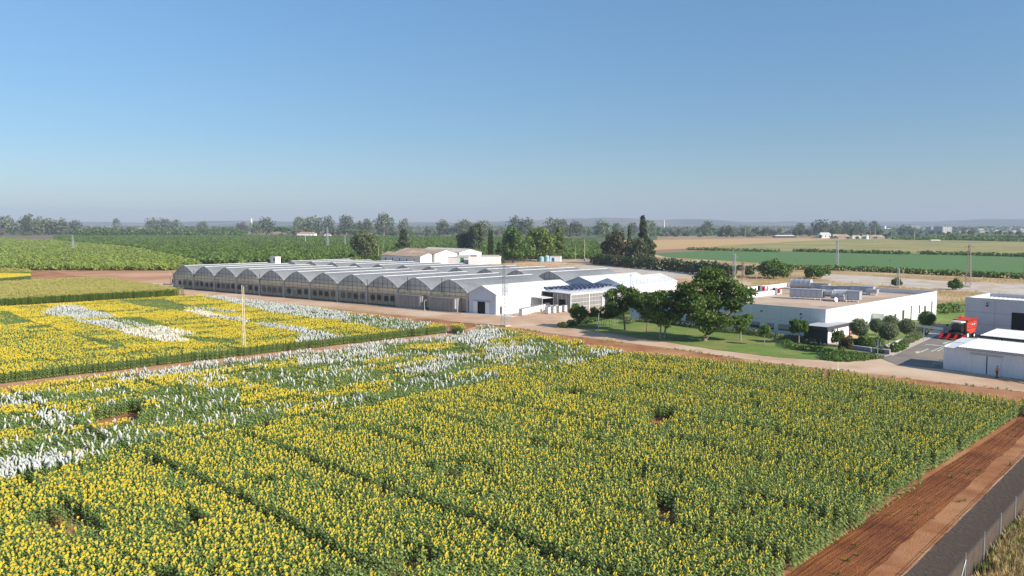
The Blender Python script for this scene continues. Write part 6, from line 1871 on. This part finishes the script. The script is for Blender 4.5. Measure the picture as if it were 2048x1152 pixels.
b = MB(); b.fbox(CB, 0, 6.3, 0, 4, 0, 2.9); b.build('wall', M_wash, g)
b = MB(); b.fbox(CB, -.1, 6.4, -.1, 4.1, 2.903, 3.1); b.build('roof', M_whiteroof, g)
b = MB(); b.fbox(CB, 1.0, 2.6, -.06, -.004, 0, 2.3); b.build('door', mat('blue_door', (.03, .12, .35), rough=.5), g)
p = P(1167, 522); t = thing('blue_barrel', 'small blue barrel at the foot of the tall pale pole', 'barrel', p)
b = MB(); b.cyl(p + Vector((1, 0, 0)), p + Vector((1, 0, 1.5)), .6, 12); b.build('barrel_body', mat('barrel_blue', (.12, .25, .5), rough=.5), t); b = MB(); b.cyl(p + Vector((1, 0, 1.5)), p + Vector((1, 0, 1.6)), .5, 12); b.build('lid', M_white, t)
p = P(1257, 531); t = thing('blue_box', 'small bright blue box at the foot of the dark hedge', 'box', p)
b = MB(); F = Frame(p, DB); b.fbox(F, -.5, .5, 0, .8, .05, 1.3); b.build('box_body', mat('box_blue', (.10, .3, .75), rough=.5), t); b = MB(); b.fbox(F, -.55, .55, -.05, .85, 1.303, 1.4); b.build('lid', M_white, t)
# distant white villa and other houses
def house(u0, u1, vb, vt, label, roofm=None, dep=.6, roof=.3, cat='house', name='house', group=None, wallm=None, rid=True, extra=False):
    p0, p1 = P(u0, vb), P(u1, vb); W = (p1 - p0).length; H = HT(u0, vb, vt); D = max(3, W * dep)
    F = Frame(p0, p1 - p0)
    g = thing(name, label, cat, F(W / 2, 0), group=group)
    he = H * (1 - roof)
    b = MB(); b.fbox(F, 0, W, 0, D, 0, he); b.build('wall', wallm or M_wash, g)
    b = MB(); o = .3
    if roof > .05:
        b.hexa([F(-o, -o, he), F(W + o, -o, he), F(W + o, D + o, he), F(-o, D + o, he)], [F(W * .12, D * .45, H), F(W * .88, D * .45, H), F(W * .88, D * .55, H), F(W * .12, D * .55, H)])
    else:
        b.fbox(F, -o, W + o, -o, D + o, he + .003, H + .05)
    b.build('roof', roofm or M_tileb, g)
    if extra:
        n = max(2, int(W / 5))
        for k in range(n):
            b = MB(); a = W * (k + .5) / n; b.fbox(F, a - .6, a + .6, -.08, -.004, he * .3, he * .7); b.build('window', M_dark, g)
    return g
M_t2 = mat('cream_render', (.42, .36, .29), (.36, .3, .24), .9, .3, 4, coord='World')
house(594, 629, 475.5, 464, 'white villa with low terracotta roof and arched porch among the trees', roofm=mat('pale_terracotta', (.40, .25, .17), (.33, .2, .13), .9, .3, 4, coord='World'), extra=True)
house(648, 661, 476, 467, 'small white outbuilding right of the white villa', extra=True)
house(1550, 1592, 475, 470, 'long open barn with pale metal roof by the tree belt', roofm=M_whiteroof, name='barn', cat='barn', roof=.45, wallm=M_dark, dep=.4)
house(1640, 1662, 476.5, 465, 'white farmhouse at the left of the far farmstead', roofm=M_whiteroof, extra=True)
house(1664, 1700, 477, 468.5, 'long farm building with brown roof in the far farmstead', extra=True, dep=.3, roof=.55, wallm=M_t2)
house(1705, 1722, 477, 470, 'low white farm building with arched end in the far farmstead', extra=True)
house(1722, 1770, 477, 470, 'long low brown-roofed farm wing at the right of the far farmstead', extra=True, dep=.3, roof=.6, wallm=M_t2)
house(1733, 1738, 478.5, 469, 'bright white little tower beside the far farmstead', roof=.15)
house(1862, 1881, 481, 479, 'white low roof lying in the far green rows', roof=.0)
# far towns
rr = random.Random(12)
M_t = [mat('town_white', (.72, .70, .66), rough=.9), mat('town_cream', (.55, .48, .40), rough=.9), mat('town_grey', (.42, .41, .40), rough=.9)]
def townblock(u, vb, w, h, D, label, group, m=None, roofm=None):
    p0 = P(u, vb); s = p0.y / FPX; F = Frame(p0, Vector((1, rr.uniform(-.4, .4))))
    b = MB(); b.fbox(F, 0, w * s, 0, D, 0, h * s, 0); b.fbox(F, -.3, w * s + .3, -.3, D + .3, h * s + .01, h * s + .8, 1)
    nf = max(1, int(h * s / 3.4)); nw = max(2, int(w * s / 5))
    for k in range(nf):
        for j in range(nw):
            a = w * s * (j + .3) / nw; z = h * s * (k + .3) / nf
            b.fbox(F, a, a + w * s * .35 / nw, -.12, -.01, z, z + min(1.6, h * s * .45 / nf), 2)
    b.build('town_building', [m or M_t[rr.choice([0, 0, 1, 2])], roofm or rr.choice([M_tileb, M_t[0], M_t[2]]), M_dark], None, F(0, 0), label=label, cat='building', group=group)
lab_t = ['small pale block in the far town on the right horizon', 'small pale building in the hazy town beyond the left tree belt', 'small white house in the far village beyond the farmstead']
for i in range(95):
    u = rr.uniform(1765, 2046); vb = 458 + rr.uniform(-1.2, 8) * (.5 if u < 1850 else 1)
    townblock(u, max(456.0, vb), rr.uniform(3, 14), rr.uniform(1.6, 4.2), rr.uniform(12, 40), lab_t[0], 'buildings of the right-hand town')
for i in range(42):
    u = rr.choice([rr.uniform(15, 40), rr.uniform(140, 190), rr.uniform(185, 275), rr.uniform(340, 375)]); vb = rr.uniform(456.5, 464)
    townblock(u, vb, rr.uniform(5, 20), rr.uniform(1.8, 4.0), rr.uniform(20, 60), lab_t[1], 'buildings of the left-hand town', m=M_t[0])
for i in range(26):
    u = rr.uniform(820, 985); vb = rr.uniform(456.5, 461)
    townblock(u, vb, rr.uniform(3, 9), rr.uniform(1.5, 3), rr.uniform(15, 40), lab_t[2], 'houses of the middle village')
townblock(1885, 466.5, 23, 12.5, 30, 'large plain pale block, biggest building of the right-hand town', 'buildings of the right-hand town', m=M_t[2])
townblock(1862, 465.5, 21, 11, 30, 'long grey-windowed office block left of the largest town block', 'buildings of the right-hand town', m=M_t[2])
townblock(1797, 459.5, 40, 9.5, 40, 'long white apartment row above the trees of the right-hand town', 'buildings of the right-hand town', m=M_t[0])
townblock(1769, 461, 4, 9, 20, 'white tower block at the left end of the right-hand town', 'buildings of the right-hand town', m=M_t[0])
p = P(503, 462); b = MB(); b.tube([p, p + Vector((0, 0, HT(503, 462, 437)))], [4, 3], 8); b.build('water_tower', M_t[0], None, p, label='thin pale tower far beyond the orchard at left', cat='tower')
p = P(1328, 460); b = MB(); b.tube([p, p + Vector((0, 0, HT(1328, 460, 440)))], [3, 2], 8); b.build('chimney_stack', M_t[0], None, p, label='thin pale chimney on the horizon above the stubble', cat='chimney')

# ================================================================== trees behind
def ptree(u, vb, vt, w, style, m, label, n=1100, size=None, bark=None, seed=None, group=None, name='tree'):
    p = P(u, vb); H = HT(u, vb, vt); W = w * p.y / FPX
    seed = seed or int(u * 7) % 997
    return tree(name, label, 'tree', p, H, W, style, m, bark or M_bark, n=n, size=size or max(.35, W / 16), seed=seed, group=group, key=('pt', u, vb))
ptree(728, 522, 464, 46, 'euc', M_leaf_euc, 'dark eucalyptus with bare lower trunk right of the pylons', 2600, .9, M_bark_pale)
ptree(748, 520, 470, 22, 'euc', M_leaf_bright, 'yellow-green slender tree leaning beside the dark eucalyptus', 900, .8, M_bark_pale)
ptree(807, 505, 459, 38, 'spire', M_leaf_cyp, 'dark dense tree behind the brown barn roofs', 2600, 1.0)
ptree(932, 505, 466, 38, 'euc', M_leaf_euc, 'dark eucalyptus left of the tall cypress pair', 2300, 1.0)
ptree(952, 506, 449, 38, 'euc', M_leaf_euc, 'tallest eucalyptus beside the tall cypress', 2600, 1.0)
ptree(921, 500, 470, 22, 'euc', M_leaf_cyp, 'small dark eucalyptus at the left end of the farm grove', 1100, .9)
ptree(979, 522, 460, 8, 'cypress', M_leaf_cyp, 'very thin tall cypress behind the yard wall, left of two', 900, .7)
ptree(984, 522, 461, 7, 'cypress', M_leaf_cyp, 'very thin tall cypress behind the yard wall, right of two', 900, .7)
ptree(1007, 520, 474, 9, 'cypress', M_leaf_cyp, 'short dark cypress before the broad grove trees', 700, .7)
ptree(999, 527, 486, 26, 'spire', M_leaf_cyp, 'dark conical tree at the end of the yard wall', 1800, .8)
ptree(1026, 526, 460, 54, 'euc', M_leaf_mid, 'broad olive-green tree in the grove by the tanks', 3600, .95)
ptree(1076, 522, 462, 66, 'euc', M_leaf_pine, 'bright yellow-green pine behind the blue tanks', 4200, .95)
ptree(1050, 524, 478, 40, 'bush', M_leaf_mid, 'low green tree filling the middle of the grove', 1800, .9)
ptree(1118, 514, 456, 42, 'spire', M_leaf_pine, 'tall green pine right of the yellow-green one', 3600, .95)
ptree(1229, 527, 466, 48, 'euc', M_leaf_rust, 'bronze-green eucalyptus standing in the dark hedge', 3200, .95)
ptree(1258, 526, 455, 16, 'spire', M_leaf_cyp, 'dark narrow spire beside the twin-topped eucalyptus', 1200, .8)
ptree(1285, 528, 433, 34, 'spire', M_leaf_cyp, 'tallest dark spire-topped eucalyptus in the hedge', 2600, .95)
ptree(1272, 530, 480, 50, 'euc', M_leaf_euc, 'broad dark base tree under the spire', 2600, .95)
ptree(1298, 528, 478, 28, 'euc', M_leaf_euc, 'dark spreading tree at the right of the spire', 1500, .95)
ptree(1547, 557, 515, 62, 'bush', M_leaf_mid, 'big round dark green bush tree in the dry grass', 4200, .6)
ptree(1628, 557, 529, 38, 'bush', M_leaf_dark, 'round dark bush at the start of the concrete apron', 2200, .55)
ptree(1650, 551, 534, 20, 'bush', M_leaf_dark, 'small dark bush beside the round one at the apron', 900, .5)
ptree(1793, 574, 555, 20, 'bush', M_leaf_dark, 'small dark bush at the foot of the small pylon', 1100, .45)
ptree(1910, 579, 557, 28, 'bush', M_leaf_dark, 'dark ragged bush left of the rusty pylon', 1500, .45)
for i, (u, w, l) in enumerate(((1386, 12, 'dry brown bush at the edge of the concrete slab'), (1404, 20, 'grey-green olive bush, first of three by the slab'), (1422, 20, 'grey-green olive bush, second of three by the slab'), (1440, 18, 'grey-green olive bush, third of three by the slab'))):
    ptree(u, 548, 532, w, 'bush', M_leaf_bare if i == 0 else M_leaf_olive, l, 900, .5)
ptree(1498, 553, 535, 18, 'bush', M_leaf_dark, 'dark bush behind the short rusty pylon', 900, .5)
# dark hedges
hedge('hedge', 'tall dark ragged windbreak hedge beyond the concrete slab', [(1183, 528), (1240, 533), (1300, 538), (1360, 543), (1420, 550), (1465, 556)], 5.0, 5.6, M_leaf_cyp, 5, 1.0, 11)
hedge('hedge', 'thin dark hedge row continuing to the round bush', [(1460, 541), (1520, 541.5), (1580, 541)], 3.2, 2.6, M_leaf_cyp, 7, .8, 12)
hedge('hedge', 'long dark hedge bordering the green field on the right', [(1580, 539), (1680, 541), (1800, 546), (1900, 551), (2048, 558), (2200, 565)], 3.0, 2.5, M_leaf_citrus, 8, .8, 13)
# front faces of the far maize
hedge('maize_edge', 'dark front edge of the far ripening crop, left stretch', [(1377, 500), (1450, 501.5), (1560, 504)], 5, 2.3, M_leaf_citrus, 3, 1.2, 14, 'crop edge')
hedge('maize_edge', 'dark front edge of the far ripening crop, middle stretch', [(1587, 503), (1700, 506), (1818, 509)], 5, 2.3, M_leaf_citrus, 3, 1.2, 15, 'crop edge')
hedge('maize_edge', 'dark front edge of the far ripening crop, right stretch', [(1838, 508.5), (1950, 511), (2060, 514)], 5, 2.6, M_leaf_citrus, 3, 1.2, 16, 'crop edge')
hedge('far_orchard_row', 'dark green orchard rows beyond the crop field at the right edge', [(1800, 479), (1950, 481), (2100, 483)], 40, 4, M_leaf_citrus, .35, 3.0, 17, 'orchard rows')
hedge('far_orchard_row', 'second band of dark orchard rows near the right-hand town', [(1890, 474), (1980, 475), (2100, 476)], 60, 5, M_leaf_citrus, .3, 3.5, 18, 'orchard rows')
hedge('poplar_row', 'long row of dense green trees behind the pale orchard', [(150, 474), (300, 473.5), (420, 473), (490, 472)], 22, 15, M_leaf_mid, 1.3, 2.2, 19, 'tree row')

# named distant trees
far_named = [(10, 470, 438, 50), (60, 470, 437, 60), (90, 470, 441, 46), (120, 470, 442, 40), (150, 468, 443, 34), (234, 464, 437, 20), (305, 466, 438, 30), (330, 466, 440, 34), (352, 466, 440, 26), (405, 466, 444, 24),
             (484, 472, 447, 28), (512, 473, 444, 28), (535, 474, 437, 36), (600, 471, 436, 34), (625, 472, 433, 40), (655, 472, 434, 34), (693, 472, 432, 36), (716, 472, 444, 30), (735, 472, 441, 34), (768, 473, 430, 46), (808, 472, 440, 30),
             (886, 474, 442, 34), (925, 474, 444, 44), (965, 474, 443, 44), (1030, 478, 434, 36), (1054, 478, 436, 34), (1105, 478, 436, 40), (1125, 478, 439, 26), (1150, 476, 445, 40), (1205, 476, 444, 42), (1233, 474, 446, 26), (1262, 473, 446, 26), (1297, 473, 444, 40),
             (1415, 470, 444, 30), (1455, 474, 456, 40), (1490, 474, 452, 22), (1600, 472, 447, 26), (1640, 473, 442, 36), (1670, 472, 443, 30), (1690, 472, 443, 22), (1703, 472, 442, 22), (1722, 472, 443, 28), (1748, 472, 442, 24), (1810, 468, 454, 30), (1825, 470, 457, 24)]
near_txt = ['by the left edge', 'left of the left-hand town', 'in the left tree belt', 'before the left-hand town', 'near the pale orchard', 'rising alone above the green tree row', 'above the tree row', 'above the right part of the tree row', 'at the tree row end', 'behind the tree row',
            'left of the villa grove', 'in the villa grove', 'topping the villa grove', 'above the white villa', 'behind the white villa', 'right of the white villa', 'tall beside the villa outbuilding', 'right of the outbuilding', 'in the gap before the tallest', 'tallest of the belt behind the barns', 'behind the dark dense tree',
            'above the barn roofs', 'left of the farm grove', 'behind the cypress pair', 'behind the broad grove trees', 'above the yellow-green pine', 'behind the tall green pine', 'right behind the green pine', 'greyish beyond the farm track', 'grey and wide left of the spire', 'near the bronze eucalyptus', 'between the spires', 'behind the tallest spire',
            'rising from the hazy belt', 'reddish and low in the hazy belt', 'small near the distant pole', 'left of the far farmstead', 'over the white farmhouse', 'over the farm roof', 'slim over the farm wing', 'second slim over the farm wing', 'wide over the farm wing', 'at the right end of the farmstead grove', 'round before the apartment row', 'small before the office block']
for i, (u, vb, vt, w) in enumerate(far_named):
    m = [M_leaf_euc, M_leaf_euc, M_leaf_olive][i % 3]
    if i in (10,): m = M_leaf_bare
    ptree(u, vb, vt, w, 'umbrella' if False else 'euc', m, 'distant tree ' + near_txt[i] , 750, None, M_bark_pale)
ptree(566, 473, 452, 42, 'umbrella', M_leaf_mid, 'flat-topped umbrella pine left of the white villa', 1200, 2.0)
ptree(700, 473, 457, 38, 'umbrella', M_leaf_mid, 'flat-topped umbrella pine right of the white villa', 1200, 2.0)
ptree(1235, 474, 458, 12, 'cypress', M_leaf_mid, 'small pale cone tree behind the bronze eucalyptus', 300, 2.0)

# the hazy belt: individual trees copied from a few kinds
BELT = []
for i in range(7):
    H, W = [(14, 12), (11, 13), (16, 11), (9, 12), (12, 15), (7, 11), (13, 9)][i]
    lb = lobes_for('euc' if i % 2 == 0 else 'bush', H, W, 200 + i)
    V, F = leaf_cloud(lb, 330, 1.9, 200 + i, .8, .4); V[:, 2] = np.maximum(V[:, 2], .1)
    BELT.append(mesh_np('belt_tree', V, F, [M_leaf_euc, M_leaf_olive, M_leaf_mid, M_leaf_euc, M_leaf_bare, M_leaf_citrus, M_leaf_euc][i]))
def belt(u0, u1, v0, v1, n, label, group, s0=.8, s1=1.2, kinds=None):
    for i in range(n):
        u = u0 + (u1 - u0) * (i + rr.uniform(0, 1)) / n; v = rr.uniform(v0, v1); p = P(u, v); s = rr.uniform(s0, s1)
        link('belt_tree', rr.choice([BELT[k] for k in (kinds or range(7))]), None, (p.x, p.y, 0), (0, 0, rr.uniform(0, 6.28)), (s * rr.uniform(.9, 1.3), s * rr.uniform(.9, 1.3), s), label=label, cat='tree', group=group)
belt(1640, 1775, 477.3, 478.6, 9, 'low bush tree standing before the far farmstead', 'bushes before the far farmstead', .35, .55)
belt(0, 200, 465, 473, 60, 'hazy tree in the dense belt behind the pale orchard', 'trees of the left belt', .6, 1.0)
belt(200, 560, 462, 467, 26, 'small hazy tree beyond the green tree row', 'trees beyond the green row')
belt(560, 830, 467, 473, 46, 'low tree filling the belt around the white villa', 'trees of the villa belt', .6, 1.0)
belt(830, 1240, 466, 474, 64, 'low hazy tree in the belt behind the farm grove', 'trees behind the farm grove', .55, .95)
belt(1300, 1760, 466, 475.5, 110, 'grey-green tree in the dense belt behind the stubble field', 'trees of the stubble belt', .7, 1.05)
belt(1750, 2046, 468, 474, 36, 'hazy tree in the belt before the right-hand town', 'trees before the right-hand town', .45, .75)
V, F = leaf_cloud([(rr.uniform(-2600, 2600), rr.uniform(2300, 5600), 3, rr.uniform(30, 120), rr.uniform(20, 60), rr.uniform(7, 12)) for i in range(520)], 30000, 9, 77, .8, .3)
V[:, 2] = np.maximum(V[:, 2], .3)
link('far_woods', mesh_np('far_woods', V, F, M_leaf_euc), label='far-off woods and groves dotting the plain to the hills', cat='woods', kind='stuff')

# ================================================================== haze
def haze():
    b = MB(); b.box(-11000, 11000, -150, 10500, -1.2, 190)
    m = bpy.data.materials.new('haze'); m.use_nodes = True
    nt = m.node_tree; nt.nodes.remove(nt.nodes['Principled BSDF'])
    v = nt.nodes.new('ShaderNodeVolumePrincipled')
    v.inputs['Color'].default_value = (0.56, 0.64, 0.80, 1); v.inputs['Density'].default_value = HAZE
    v.inputs['Anisotropy'].default_value = 0.0
    nt.links.new(v.outputs[0], nt.nodes['Material Output'].inputs['Volume'])
    b.build('haze', m, None, (0, 0, 0), kind='stuff', label='pale summer haze over the whole plain', cat='haze')
HAZE = 0.00012
haze()
